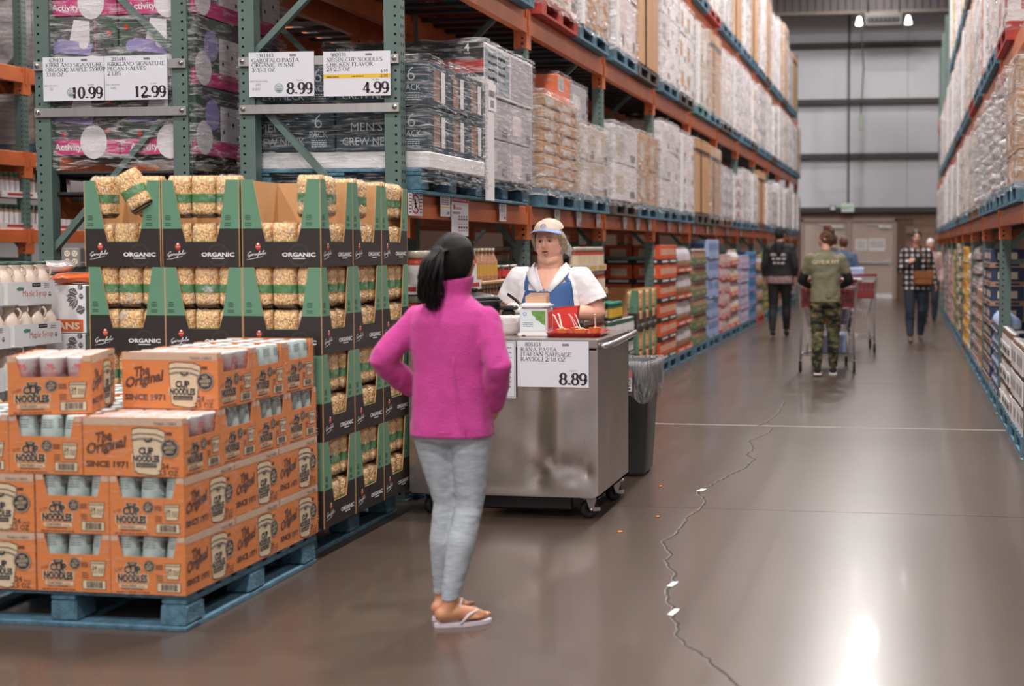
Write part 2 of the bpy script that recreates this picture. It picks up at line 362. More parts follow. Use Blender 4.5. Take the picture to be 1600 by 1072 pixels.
for pts, sd in ((CR1, 3), (CR2, 5)): obj('crack', crackline(pts, sd).build(on_top(0,0,0), .0005).mesh('crack'), fl)
for cx, cy, ww, hh in ((-.978,5.965,.035,.09),(-.899,5.505,.035,.1),(-1.19,8.32,.05,.09)):
    P = Print(); P.poly([(cx-ww*.5,cy-hh*.5),(cx+ww*.2,cy-hh*.6),(cx+ww*.5,cy),(cx+ww*.55,cy+hh*.5),(cx-ww*.1,cy+hh*.45),(cx-ww*.3,cy)], M_CHIP)
    obj('chip', P.build(on_top(0,0,0), .0022).mesh('chip'), fl)
# ---- back wall: block work below, white insulated panels between dark girts above
YB = 39.5
M_BLOCK = mat('brown_block', '#8a6e5e', .85, var=.08, vscale=6, obvar=.1); M_MORT = mat('mortar', '#6d574b', .9)
M_PANEL = mat('white_wall_panel', '#c6c7cd', .55, var=.03, vscale=1); M_GIRT = mat('girt_dark', '#3d3937', .6)
wb_ = MB().box(-14, 8, YB+.04, YB+.3, 0, 9.4, M_MORT).ob('wall_back'); tag(wb_, kind='structure', label='tall back wall with white panels above brown blocks')
bm_ = MB().cbox(-.196, .196, 0, .05, -.096, .096, M_BLOCK, .004).mesh('concrete_block')
DX0, DX1 = -2.86, -.24
for r in range(12):
    z = .1 + r*.2
    x = -4.4 + (.2 if r % 2 else 0)
    while x < 1.4:
        if not (DX0-.3 < x < DX1+.3 and z < 2.26): obj('concrete_block', bm_, wb_, (x, YB, z))
        x += .4
for z0, z1 in ((2.5,3.86),(3.98,5.34),(5.46,6.87),(6.99,8.9)):
    for x0, x1 in ((-5.2,-1.56),(-1.55,.02),(.03,4)): MB().box(x0, x1, YB-.01, YB+.04, z0, z1, M_PANEL).ob('wall_panel', wb_)
for z in (2.45, 3.92, 5.40, 6.93): MB().box(-6, 5, YB-.2, YB-.01, z-.07, z+.07, M_GIRT).ob('girt', wb_)
MB().tube([(-1.56, YB-.22, 2.5), (-1.56, YB-.22, 8.5)], .025, M_GIRT).ob('conduit', wb_)
M_RIB = mat('ribbed_fascia', '#5c5557', .6)
hd = MB()
for i in range(60): hd.cbox(-7.4+i*.2, -7.4+i*.2+.185, 37.9, 38.0, 7.62, 9.3, M_RIB, .012)
hd.box(-7.5, 4.7, 37.96, 38.05, 7.56, 9.3, M_RIB); hd.box(-7.5,4.7,37.88,38.06,7.54,7.62,mat('fascia_trim','#7a7068',.6)); tag(hd.ob('trim_1'), kind='structure', label='dark ribbed metal fascia hanging above the back wall')
# ---- other walls, roof
M_FARWALL = mat('far_wall_grey', '#8c8887', .8); M_ROOF = mat('roof_deck_white', '#b9b6b4', .7); M_JOIST = mat('roof_joist', '#8d8a88', .6)
for nm, x0, x1, lb in (('wall_left', -14.2, -14, 'plain grey side wall far to the left'), ('wall_right', 8, 8.2, 'plain grey side wall far to the right')):
    w = MB()
    for i in range(16): w.box(x0, x1, -20+4*i, -16.02+4*i, 0, 9.4, M_FARWALL)
    tag(w.ob(nm), kind='structure', label=lb)
ce = MB().box(-14, 8, -20, 42, 9.4, 9.6, M_ROOF)
for i in range(20): ce.box(-14, 8, -19+3*i, -18.85+3*i, 9.2, 9.4, M_JOIST)
tag(ce.ob('ceiling'), kind='structure', label='white roof deck on steel joists')
# ---- double door in the back wall
M_DOOR = mat('door_paint', '#b3a096', .5, var=.03, vscale=2); M_DFR = mat('door_frame_paint', '#a08c82', .5)
d = thing('door_1', 'pale tan double exit door in the brown block back wall', 'door', (0, YB, 0)); d['kind'] = 'structure'
f = MB()
for x0, x1, z0, z1 in ((DX0,DX0+.08,0,2.2),(DX1-.08,DX1,0,2.2),(-1.62,-1.48,0,2.12),(DX0,DX1,2.12,2.22)): f.cbox(x0, x1, -.08, .1, z0, z1, M_DFR, .006)
f.ob('door_frame', d)
for x0, x1 in ((DX0+.085,-1.625),(-1.475,DX1-.085)):
    lf = MB().cbox(x0, x1, -.03, .03, .01, 2.11, M_DOOR, .006).ob('door_leaf', d)
    MB().cbox(x0+.12, x1-.06, -.1, -.06, .98, 1.06, M_CHROME, .006).box(x0+.12,x0+.2,-.07,-.03,.95,1.09,M_CHROME).box(x1-.14,x1-.06,-.07,-.03,.95,1.09,M_CHROME).ob('push_bar', lf)
    MB().cbox(x1-.42, x1-.06, -.09, -.03, 1.94, 2.03, M_GALV, .006).beam((x1-.3,-.07,2.03),(x1-.75,-.1,2.06),.025,.02,M_GALV).ob('door_closer', lf)
    MB().box(x0+.02, x1-.02, -.036, -.03, .02, .16, M_CHROME).ob('kick_plate', lf)
for x0, x1, z0, z1, rd in ((-1.36,-1.05,1.36,1.65,0),(-1.0,-.56,1.34,1.66,1)):
    P = Print(); P.rect(0, x1-x0, 0, z1-z0, M_WHITE)
    P.greek(.03, x1-x0-.03, z1-z0-.07, .025, M_RED if rd else M_GREYINK, 4, .06, 4)
    obj('notice', P.build(lambda u,v,dd: (x0+u, -.032-dd, z0+v), .001).mesh('notice'), d)
# ---- exit sign, emergency lamp, hanging service fixture
ex = thing('exit_sign', 'small white exit sign with green letters above the tan double door', 'sign', (-1.57, YB-.3, 2.5))
MB().cbox(-.17, .17, -.06, .06, -.12, .12, mat('exit_sign_white', '#dfe8e2', .4), .012).box(-.05,.05,.06,.11,-.05,.05,M_WHITE).tube([(0,.1,0),(0,.3,0)],.02,M_WHITE).ob('sign_box', ex)  # plain greenish white colour, no emission set
P = Print(); P.text('EXIT', 0, -.05, .1, mat('exit_green', '#3fa36a', .5), 'c', .015); obj('letters', P.build(lambda u,v,dd:(u,-.062-dd,v), .002).mesh('letters'), ex)
em = thing('emergency_lamp', 'tiny white emergency lamp left of the exit sign on the girt', 'lamp', (-1.98, YB-.29, 2.48))
MB().cbox(-.06,.06,0,.09,-.04,.04,M_WHITE,.01).ob('lamp_box', em)
for s_ in (-.05,.05): MB().lathe([(.015,0),(.04,.05),(.04,.06)], M_CHROME, 10, (s_,.03,.03)).ob('lamp_head', em)
M_LIT = mat('lit_tube', '#fff6ee', .4, emit=5)
fx = thing('ceiling_fixture', 'hanging grey service box with bright lamps at both ends below the fascia', 'light fixture', (-.6, 37.0, 7.15))
MB().cbox(-.48,.48,-.3,.3,-.12,.2,mat('fixture_grey','#5d5958',.5),.02).tube([(-.4,0,.2),(-.4,0,2.1)],.02,M_GIRT).tube([(.4,0,.2),(.4,0,2.1)],.02,M_GIRT).ob('housing', fx)
sl = MB().box(-.4,.4,-.306,-.3,-.03,.09,M_DARK)
for i in range(7): sl.box(-.36+i*.11,-.31+i*.11,-.31,-.304,-.01,.07,M_GIRT)
sl.ob('vent_slot', fx)
for s_ in (-1, 1):
    MB().lathe([(.04,-.1),(.11,-.13),(.11,-.1),(.05,.08)], M_LIT, 14, (s_*.62,0,.08), sx=.8, sy=.8).tube([(s_*.45,0,.16),(s_*.62,0,.2)],.015,M_GIRT).ob('lamp', fx)
cd = MB().tube([(-1.17,37,9.3),(-1.15,37,6.8),(-1.1,37,6.0),(-1.14,37,5.2),(-1.16,37,4.9)], .016, M_GIRT).ob('hanging_cord'); tag(cd, 'thin dark cord hanging in front of the white wall', 'cord')
pb = MB().cbox(-.05,.05,-.04,.04,-.18,.18,mat('pendant_green','#8fa08f',.5),.015).tube([(0,0,.18),(0,0,.3)],.012,M_GIRT).ob('pendant_control', cd, (-1.16,37,4.62))
# ---- high bay lamp bodies
lm = MB().lathe([(.09,.0),(.1,.28),(.34,-.02),(.36,-.12),(.33,-.12),(.31,-.02),(.08,.2)], M_GALV, 20).tube([(0,0,.28),(0,0,.42)],.02,M_GALV).mesh('high_bay_lamp')
for i, (lx, ly) in enumerate(LAMP_SPOTS):
    if lx > 0 and ly < 0: continue
    o = obj('high_bay_lamp', lm, None, (lx, ly, LAMP_Z - .18)); tag(o, 'steel dome lamp hung under the roof in a row over an aisle', 'lamp', 'high bay lamps under the roof')
# ================================================================ pallet racking
BAY = 2.685; NB = 11; YF = [7.71 + BAY*i for i in range(NB+1)]
UW, UD = .094, .08          # face width, depth along the aisle
def upright_mesh(sgn, h=6.4, fine=True):
    def mk():
        mb = MB(); w, d = UW/2, UD/2; pit, hs = .0508, .0065
        cols = [sgn*.02]                      # holes in the face towards the camera
        def wall(place, half, cols, hs, hh):
            xs = [-half] + [e for c in sorted(cols) for e in (c-hs, c+hs)] + [half]
            for i in range(0, len(xs), 2): mb.add([place(xs[i],0), place(xs[i+1],0), place(xs[i+1],h), place(xs[i],h)], [(0,1,2,3)], M_GREEN)
            for c in cols:
                z = 0; k = 0
                while z < h:
                    zz = min(h, z + pit - 2*hh)
                    mb.add([place(c-hs,z), place(c+hs,z), place(c+hs,zz), place(c-hs,zz)], [(0,1,2,3)], M_GREEN); z += pit
        if fine:
            wall(lambda a, z: (a, -d, z), w, cols, hs, hs)
            wall(lambda a, z: (sgn*w, a*sgn, z), d, [-.017, .017], .006, .009)
            mb.box(-w+.006, w-.006, -d+.006, d-.006, 0, h, M_DARK)
            mb.add([(-sgn*w,-d,0),(-sgn*w,d,0),(-sgn*w,d,h),(-sgn*w,-d,h)], [(0,1,2,3)], M_GREEN)
            mb.add([(-w,d,0),(w,d,0),(w,d,h),(-w,d,h)], [(0,1,2,3)], M_GREEN)
        else: mb.box(-w, w, -d, d, 0, h, M_GREEN)
        mb.box(-w-.02, w+.02, -d-.01, d+.01, 0, .012, M_GREEN)
        return mb.mesh('upright')
    return cached(('up', sgn, h, fine), mk)
def beam_mesh(L, h, d=.055):
    def mk():
        mb = MB().cbox(-d/2, d/2, 0, L, 0, h, M_ORANGE, .006)
        mb.box(d/2-.001, d/2+.012, 0, L, 0, h*.62, M_ORANGE)
        return mb.mesh('beam')
    return cached(('beam', L, h, d), mk)
def conn_mesh(sgn, h, half):
    def mk():
        mb = MB(); w, d, t = UW/2, UD/2, .005; z0 = -.115; z1 = h + .005
        y0 = 0 if half else -d-t
        mb.box(*sorted((sgn*w, sgn*(w+t))), y0, d+t+.04, z0, z1, M_ORANGE)
        if not half: mb.box(-w*.98, w+t, -d-t, -d, z0, z1, M_ORANGE) if sgn > 0 else mb.box(-w-t, w*.98, -d-t, -d, z0, z1, M_ORANGE)
        mb.box(*sorted((sgn*(w+t), sgn*(w+t+.012))), -.012, .012, z0+.1, z1, M_ORANGE)
        if not half:
            for z in (z0+.03, z0+.07): mb.box(sgn*.02-.008, sgn*.02+.008, -d-t-.001, -d-t, z, z+.016, M_DARK)
            mb.tube([(sgn*.02,-d-t,z0+.015),(sgn*.02,-d-t-.01,z0+.015)], .009, M_GALV, 6)
        return mb.mesh('beam_connector')
    return cached(('conn', sgn, h, half), mk)
def deck_mesh(L, D):
    def mk():
        mb = MB()
        for i in range(9): y = .12 + (L-.3)*i/8; mb.box(0, D, y, y+.07, -.03, -.006, M_DECK)
        return mb.mesh('deck')
    return cached(('deck', L, D), mk)
LEV_L = [(1.614,.136),(3.035,.165),(4.50,.17)]
LEV_R = [(1.62,.136),(2.86,.165),(4.35,.17)]
def rack(label, xface, depth, sgn, ys, levels, fine=True, braces=True, skip=()):
    """xface: plane of the aisle face, sgn: +1 aisle towards +X"""
    r = thing('pallet_rack', label, 'rack', (xface - sgn*depth/2, ys[0], 0))
    ox, oy = r.location.x, r.location.y
    xf = xface - sgn*UW/2; xb = xface - sgn*(depth - UW/2)
    for i, y in enumerate(ys):
        for x, sg in ((xf, sgn), (xb, -sgn)):
            obj('upright', upright_mesh(sg, 6.4, fine and y < 24), r, (x-ox, y-oy, 0))
        if braces and y < 30:
            for z in (.35, 1.32, 5.2):
                MB().beam((xf-sgn*UW/2, y, z), (xb+sgn*UW/2, y, z), .04, .04, M_GREEN).ob('horizontal_brace', r, (-ox,-oy,0))
            a, b = (xb, xf) if sgn > 0 else (xf, xb)
            if (sgn > 0): a, b = (xb, xf)
            hi, lo = (xb, xf)
            if 'mirror' in skip: hi, lo = lo, hi
            for z0, z1 in ((1.40,2.33),(2.52,3.35),(3.9,4.7)):
                p, q = ((lo, y, z0), (hi, y, z1)) if z0 < 2 or z0 > 3 else ((hi, y, z0), (lo, y, z1))
                dv = (Vector(q)-Vector(p)).normalized()*.05
                MB().beam(Vector(p)+dv, Vector(q)-dv, .035, .042, M_GREEN, (0,1,0)).ob('diagonal_brace', r, (-ox,-oy,0))
    for (z, h) in levels:
        for i, y in enumerate(ys):
            for x, sg in ((xf, sgn), (xb, -sgn)):
                if y < 30 or sg == sgn: obj('beam_connector', conn_mesh(sg, h, i == 0), r, (x-ox, y-oy, z))
        for i in range(len(ys)-1):
            y = ys[i]
            L = ys[i+1]-ys[i]-UD-.01
            f_ = obj('beam', beam_mesh(round(L,3), h), r, (xface - sgn*.032 - ox, y+UD/2+.005-oy, z), 0)
            if sgn < 0: f_.scale = (-1,1,1)
            obj('beam', beam_mesh(round(L,3), h), r, (xb - ox, y+UD/2+.005-oy, z))
            obj('deck', deck_mesh(round(L,3), round(depth-.14,3)), r, (min(xf,xb)+.03-ox, y+UD/2+.005-oy, z+h))
    return r
RACK_L = rack('long green and orange pallet rack along the left side of the aisle', -2.80, .96, 1, YF, LEV_L)
RACK_B = rack('green and orange pallet rack standing back to back behind the left rack', -5.03, .955, -1, YF[:6], LEV_L, skip=('mirror2',))
RACK_R = rack('long green and orange pallet rack along the right side of the aisle', .80, .96, -1, [12.52+BAY*i-BAY for i in range(11)], LEV_R)
RACK_F = rack('pallet rack with orange beams across the next aisle at far left', -8.60, .96, 1, [4.9+2.685*i for i in range(8)], [(1.49,.13),(2.24,.14),(3.06,.15),(4.4,.15)])
# near end frames: galvanised sign bars, bolted
for r, xa, xb in ((RACK_L, -3.755, -2.803), (RACK_B, -5.028, -4.078)):
    ox, oy = r.location.x, r.location.y
    for z in (2.497, 2.227):
        b = MB().cbox(xa, xb, 7.652, 7.664, z-.026, z+.026, M_GALV, .002).ob('sign_bar', r, (-ox,-oy,0))
        k = MB()
        for x in (xa+.025, xb-.025): k.tube([(x,7.652,z+.003),(x,7.645,z+.003)], .014, M_GALV, 10).tube([(x,7.645,z+.003),(x,7.641,z+.003)], .008, M_CHROME, 8)
        k.ob('bolt', b)
# ---------------------------------------------------------------- pallets
def pallet_parts(near):
    """(name, mesh, location) of a block pallet 1.02 (x) by 1.20 (y), 0.141 high, origin at its middle on the ground"""
    def mk(m):
        r = random.Random(11); out = []
        board = [MB().cbox(-.505, .505, -.045, .045, 0, .019, m, .004, jit=.002).mesh('deck_board') for _ in range(3)]
        for i in range(9): out.append(('deck_board', board[i%3], (0, -.552+i*.138, .122)))
        st = MB().cbox(-.05, .05, -.598, .598, 0, .018, m, .003).mesh('stringer_board')
        for x in (-.455, 0, .455): out.append(('stringer_board', st, (x, 0, .1035)))
        bl = [MB().cbox(-.052, .052, -.072, .072, 0, .083, m, .008, jit=.004).mesh('block') for _ in range(3)]
        for i, x in enumerate((-.452, 0, .452)):
            for j, y in enumerate((-.525, 0, .525)): out.append(('block', bl[(i+j)%3], (x, y, .0195)))
        for y in (-.55, .55): out.append(('bottom_board', MB().cbox(-.505,.505,-.05,.05,0,.019,m,.003,jit=.002).mesh('bottom_board'), (0, y, 0)))
        for x in (-.455, 0, .455): out.append(('bottom_board', MB().cbox(-.05,.05,-.497,.497,0,.019,m,.003,jit=.002).mesh('bottom_board'), (x, 0, 0)))
        return out
    return mk
def pallet_simple(m):
    dk = MB(); bs = MB()
    for i in range(7): dk.box(-.505, .505, -.598+i*.1815, -.598+i*.1815+.107, .122, .141, m)
    for x in (-.455, 0, .455): dk.box(x-.05, x+.05, -.598, .598, .104, .122, m); bs.box(x-.05, x+.05, -.598, .598, 0, .02, m)
    bl = MB().box(-.052, .052, -.072, .072, .02, .104, m).mesh('block')
    return [('deck', dk.mesh('deck'), (0,0,0)), ('runners', bs.mesh('runners'), (0,0,0))] + [('block', bl, (x,y,0)) for x in (-.452,0,.452) for y in (-.525,0,.525)]
PM = {'blue': M_BLUE, 'wood': M_WOOD, 'red': mat('pallet_red_paint', '#a3382f', .75, var=.25, vscale=9, bump=.4, bscale=40), 'black': mat('pallet_black_plastic', '#232122', .5), 'dark': mat('pallet_dark_wood', '#4a4341', .8, var=.25, vscale=8, obvar=.2), 'teal': mat('pallet_teal_paint', '#54858a', .75, var=.3, vscale=9)}
PNAME = {'blue': 'blue wooden pallet', 'wood': 'bare brown wooden pallet', 'red': 'red wooden pallet', 'black': 'black plastic pallet', 'dark': 'dark weathered wooden pallet', 'teal': 'faded teal wooden pallet'}
def pallet(x, y, z, label, kind='blue', near=False, rz=0, group='wooden pallets under the loads', far=False):
    parts = cached(('pal', kind, near), lambda: (pallet_parts(True)(PM[kind]) if near else pallet_simple(PM[kind])))
    t = thing('pallet', label, 'pallet', (x, y, z), rz, group)
    for nm, me, lc in parts:
        if far and nm == 'block' and lc[0]*(1 if x < -1 else -1) < .2: continue
        obj(nm, me, t, lc)
    return t
# ================================================================ wrapped loads on the beams
M_WRAP = wrapmat('stretch_film', lo=.07, hi=.85, r0=.46, r1=.70, rough=.14, scale=(2.4, 2.4, 9))
M_WRAPD = wrapmat('stretch_film_near', lo=.02, hi=.8, scale=(2.2, 2.2, 15), nscale=3.6, r0=.47, r1=.74)
M_POST = mat('white_corner_board', '#dedbdc', .6)
M_STRAP = mat('black_strap', '#2a2a2c', .4)
CM = {}
def cm(k, c, **kw): CM[k] = mat('carton_' + k, c, .7, obvar=.09, var=.05, vscale=2.5, **kw)
cm('white', '#d9d2d2'); cm('pink', '#cfc0bf'); cm('grey', '#a8a2a6'); cm('kraft', '#b58a62'); cm('pale', '#c3b3a6'); cm('navy', '#2f3e49'); cm('brown', '#8f6f56'); cm('orange', '#d5642f')
cm('lilac', '#b9b3c2'); cm('black', '#2b2728'); cm('red', '#b23c37'); cm('yellow', '#c7b13f'); cm('steel', '#8c949c')
def carton_mesh(dx, dy, dz, key, key2):
    def mk():
        m = CM[key]; mb = MB().cbox(-dx/2, dx/2, -dy/2, dy/2, 0, dz, m, .006, jit=.0015)
        if key2:
            m2 = CM[key2]; r = random.Random(int(dx*977+dy*31+dz*7))
            for sg in (1, -1):
                x = sg*(dx/2+.0012)
                a, b = sorted((-dy*.38, -dy*.38 + dy*r.uniform(.3,.6)))
                mb.add([(x,a,dz*.2),(x,b,dz*.2),(x,b,dz*.72),(x,a,dz*.72)], [(0,1,2,3)], m2)
                mb.add([(x,dy*.2,dz*.1),(x,dy*.42,dz*.1),(x,dy*.42,dz*.3),(x,dy*.2,dz*.3)], [(0,1,2,3)], M_GREYINK)
            mb.add([(-dx*.3,-dy/2-.0012,dz*.25),(dx*.3,-dy/2-.0012,dz*.25),(dx*.3,-dy/2-.0012,dz*.7),(-dx*.3,-dy/2-.0012,dz*.7)], [(0,1,2,3)], m2)
        return mb.mesh('carton')
    return cached(('ct', round(dx,3), round(dy,3), round(dz,3), key, key2), mk)
def wrap_mesh(v, m):
    """unit film skin: four walls and a top, pulled in and puckered"""
    def mk():
        r = random.Random(40+v); mb = MB(); n = 14; nz = 16
        def P(i, j):
            t = i/(4*n)*4; sgm = int(t) % 4; f = t - int(t)
            c = [(-.5,-.5),(.5,-.5),(.5,.5),(-.5,.5),(-.5,-.5)]; a, b = c[sgm], c[sgm+1]
            x, y = a[0]+(b[0]-a[0])*f, a[1]+(b[1]-a[1])*f; z = j/nz
            nn = noise.noise(Vector((x*5+v*9.3, y*5, z*9))); k = 1.012 + .02*nn + (.012 if j == 0 else 0)
            k -= .03*max(0, z-.9)*10*abs(nn)
            return (x*k, y*k, z*1.004 + (.02*noise.noise(Vector((x*9, y*9, v))) if j in (0, nz) else 0))
        vs = [P(i, j) for j in range(nz+1) for i in range(4*n)]
        fs = [(j*4*n+i, j*4*n+(i+1)%(4*n), (j+1)*4*n+(i+1)%(4*n), (j+1)*4*n+i) for j in range(nz) for i in range(4*n)]
        b = nz*4*n; c = len(vs); vs.append((0,0,1.015)); fs += [(b+i, b+(i+1)%(4*n), c) for i in range(4*n)]
        mb.add(vs, fs, m, True); return mb.mesh('stretch_wrap')
    return cached(('wr', v, m.name), mk)
def wrap(t, cx, cy, z, lx, ly, lz, m=None, v=None):
    v = RND.randrange(4) if v is None else v
    o = obj('stretch_wrap', wrap_mesh(v, m or M_WRAP), t, (cx, cy, z)); o.scale = (lx, ly, lz); return o
def sack_mesh(lx, ly, lz, key, v):
    def mk():
        mb = MB(); nu, nv = 16, 8; vs = []; fs = []
        for j in range(nv+1):
            ph = -PI/2 + PI*j/nv
            for i in range(nu):
                th = 2*PI*i/nu; c, s = math.cos(th), math.sin(th); cp = abs(math.cos(ph))**.45
                x = math.copysign(abs(c)**.35, c)*cp; y = math.copysign(abs(s)**.35, s)*cp; z = math.copysign(abs(math.sin(ph))**.8, math.sin(ph))
                k = 1 + .06*noise.noise(Vector((x*2+v*7, y*2, z*2)))
                vs.append((x*lx/2*k, y*ly/2*k, lz/2 + z*lz/2*k))
        for j in range(nv):
            for i in range(nu): fs.append((j*nu+i, j*nu+(i+1)%nu, (j+1)*nu+(i+1)%nu, (j+1)*nu+i))
        return mb.add(vs, fs, CM[key], True).mesh('sack')
    return cached(('sk', lx, ly, lz, key, v), mk)
LOADW = {'white': 'white', 'pink': 'pinkish white', 'grey': 'grey', 'kraft': 'brown cardboard', 'pale': 'pale beige', 'navy': 'dark navy', 'brown': 'brown', 'orange': 'orange', 'lilac': 'pale lilac', 'black': 'black', 'red': 'red', 'yellow': 'yellow', 'steel': 'blue grey'}
def load(x, y, z, lx, ly, H, kind, key, key2, nz, ny, label, side=1, far=False, wrapped=True, group='wrapped pallet loads on the beams', near=False):
    """side=+1: aisle at +X"""
    t = thing('pallet_load', label, 'pallet load', (x, y, z), 0, group)
    r = random.Random(int(y*100)+int(z*77))
    if kind == 'carton':
        nx = 2; dx, dy, dz = lx/nx-.006, ly/ny-.006, H/nz-.002
        me = carton_mesh(dx, dy, dz, key, key2)
        for k in range(nz):
            for j in range(ny):
                for i in range(nx):
                    if i != (1 if side > 0 else 0) and not (j == 0 and not far): continue
                    o = obj('carton', me, t, (-lx/2+(i+.5)*lx/nx + r.uniform(-.006,.006), -ly/2+(j+.5)*ly/ny + r.uniform(-.002,.002), k*H/nz), r.uniform(-.012,.012))
                    if r.random() < .5: o.scale = (-1,1,1)
    elif kind == 'panel':             # tall cardboard sleeves standing on end, strapped
        dy = ly/ny
        for j in range(ny):
            me = cached(('pn', lx, round(dy,3), H, key), lambda: MB().cbox(-lx/2, lx/2, -dy/2+.004, dy/2-.004, 0, H, CM[key], .012).mesh('cardboard_sleeve'))
            obj('cardboard_sleeve', me, t, (0, -ly/2+(j+.5)*dy, 0))
        MB().cbox(-lx/2-.01, lx/2+.01, -ly/2-.01, ly/2+.01, H, H+.03, CM['kraft'], .01).cbox(-lx/2-.012, lx/2+.012, -ly/2-.012, ly/2+.012, H-.12, H+.001, CM['kraft'], .01).ob('cap', t)
        st = MB(); q = .014
        for zz in (H*.86,): st.box(-lx/2-q, lx/2+q, -ly/2-q, ly/2+q, zz, zz+.018, M_STRAP)
        st.ob('strap', t)
        for yy in (-ly*.18,): MB().box(-lx/2-q, lx/2+q, yy-.009, yy+.009, 0, H+.034, M_STRAP).ob('strap', t)
    elif kind == 'sack':
        for k in range(nz):
            for j in range(ny):
                obj('sack', sack_mesh(round(lx*.98,2), round(ly/ny,3), round(H/nz*1.02,3), key, (j+k)%3), t, (r.uniform(-.02,.02), -ly/2+(j+.5)*ly/ny, k*H/nz), r.uniform(-.03,.03))
    if wrapped:
        wrap(t, 0, 0, -.06, lx+.02, ly+.02, H+.085, M_WRAPD if near else M_WRAP)
        if kind == 'carton' and r.random() < .45:
            MB().box(side*(lx/2+.004)-.03, side*(lx/2+.004)+.03, -ly/2-.012, -ly/2+.055, -.02, H*.98, M_POST).ob('corner_board', t)
    return t
def seat(side, bay, slot, lev):
    ys = YF if side > 0 else [12.52+BAY*i-BAY for i in range(11)]
    y = ys[bay] + (.71 if slot == 0 else 1.975)
    z = sum((LEV_L if side > 0 else LEV_R)[lev])
    return y, z
# sequence per place: (pallet kind, load kind, colour, print colour, layers, columns, height)
L1 = [None, None,
 ('blue','carton','kraft','pale',8,2,.72), ('blue','carton','pale','white',2,2,.60), ('dark','carton','white','pale',2,1,.72), ('blue','carton','kraft','pale',2,2,.74),
 ('blue','carton','white','pink',3,2,.98), ('blue','carton','white','pink',3,2,.95), ('dark','panel','kraft',None,1,3,.96), ('dark','panel','kraft',None,1,3,.94),
 ('wood','carton','lilac','white',4,2,.74), ('blue','carton','white','red',4,2,.7), ('blue','carton','white','pink',4,2,.85), ('blue','carton','white','steel',3,2,.84), ('wood','panel','kraft',None,1,3,.95), ('blue','carton','white','pink',3,2,.8), ('blue','carton','grey','white',3,2,.7), ('blue','carton','white','pale',3,2,.9), ('dark','carton','white','grey',4,2,.8), ('blue','carton','pink','white',3,2,.9), ('blue','carton','white','grey',3,2,.85), ('blue','carton','pale','white',3,2,.8)]
L2 = [('blue','carton','white','grey',2,2,1.1), ('blue','carton','kraft','pale',2,2,1.1),  # this pair is out of view, added to shade the bays below
 ('red','carton','pale','red',3,2,1.15), ('blue','carton','kraft','pale',3,2,1.1), ('blue','carton','pink','white',2,2,1.1), ('dark','panel','kraft',None,1,3,1.15),
 ('blue','carton','white','grey',3,2,1.12), ('dark','carton','white','kraft',3,2,1.08), ('teal','carton','pale','white',2,2,1.05), ('blue','panel','kraft',None,1,4,1.1), ('dark','carton','white','pale',3,2,1.05), ('blue','carton','white','grey',4,2,1.1), ('blue','carton','white','lilac',3,2,1.1), ('dark','carton','white','kraft',3,2,1.05), ('blue','carton','grey','white',4,2,1.1), ('blue','carton','white','pink',3,2,1.1), ('dark','carton','white','black',3,2,1.0), ('blue','carton','white','grey',4,2,1.1), ('blue','carton','pale','white',3,2,1.1), ('blue','carton','white','steel',3,2,1.1), ('blue','carton','white','grey',3,2,1.05), ('blue','carton','kraft','pale',3,2,1.1)]
L3 = [('blue','carton','white','grey',2,2,1.2)]*7 + [('blue','carton','kraft','pale',2,2,1.1), ('blue','panel','kraft',None,1,3,1.3), ('red','carton','white','pink',3,2,1.4), ('blue','carton','grey','white',3,2,1.45), ('blue','panel','kraft',None,1,3,1.7), ('blue','carton','white','grey',4,2,1.5), ('blue','panel','kraft',None,1,2,1.9), ('blue','carton','white','pale',3,2,1.6), ('dark','panel','kraft',None,1,3,1.8), ('blue','carton','white','lilac',3,2,1.4), ('blue','carton','kraft','pale',3,2,1.5), ('dark','panel','kraft',None,1,3,1.6), ('blue','carton','steel','white',3,2,1.2), ('blue','panel','kraft',None,1,3,1.3), None]  # leading repeats are out of view, added to block light from above
R1 = [('blue','carton','kraft','pale',4,2,.85), ('blue','sack','white',None,8,2,.90), ('blue','sack','pink',None,8,2,.86), ('blue','sack','white',None,8,2,.92), ('wood','sack','white',None,8,2,.88), ('wood','carton','pale','white',4,2,.85), ('blue','carton','white','pink',3,2,.9), ('blue','carton','pale','white',4,2,.85), ('dark','carton','white','grey',3,2,.9), ('blue','carton','pale','white',3,2,.8), ('blue','carton','white','pink',3,2,.85), ('blue','carton','pink','white',4,2,.9), ('blue','carton','white','grey',3,2,.9), ('blue','carton','pale','white',3,2,.8), ('blue','carton','white','pink',3,2,.9), ('dark','carton','white','grey',3,2,.8), ('blue','carton','pink','white',3,2,.85), ('blue','carton','white','red',3,2,.8), ('blue','carton','white','pale',3,2,.85), None]
R2 = [None, ('red','carton','white','red',3,2,1.1), ('blue','carton','pink','white',4,2,1.15), ('blue','carton','orange','white',5,2,1.05), ('blue','carton','white','grey',3,2,1.25), ('red','carton','pale','pink',3,2,1.1), ('blue','carton','pale','white',3,2,1.15), ('blue','carton','white','grey',4,2,1.15), ('blue','carton','white','steel',3,2,1.1), ('dark','carton','white','pale',3,2,1.15), ('blue','carton','pink','white',3,2,1.1), ('blue','carton','white','grey',4,2,1.15), ('blue','carton','white','grey',3,2,1.15), ('blue','carton','pale','white',3,2,1.1), ('blue','sack','white',None,6,2,1.1), ('blue','carton','white','pink',3,2,1.1), ('blue','carton','grey','white',3,2,1.1), None, None, None]
R3 = [None]*4 + [('blue','carton','red','white',4,2,1.1), ('blue','carton','white','grey',3,2,1.3), ('dark','carton','black','yellow',3,2,1.1), ('blue','carton','yellow','white',4,2,1.4), ('blue','carton','white','grey',3,2,1.4), ('blue','carton','pink','white',3,2,1.4), ('blue','carton','yellow','pale',4,2,1.0), ('blue','carton','white','yellow',3,2,1.2)] + [None]*8
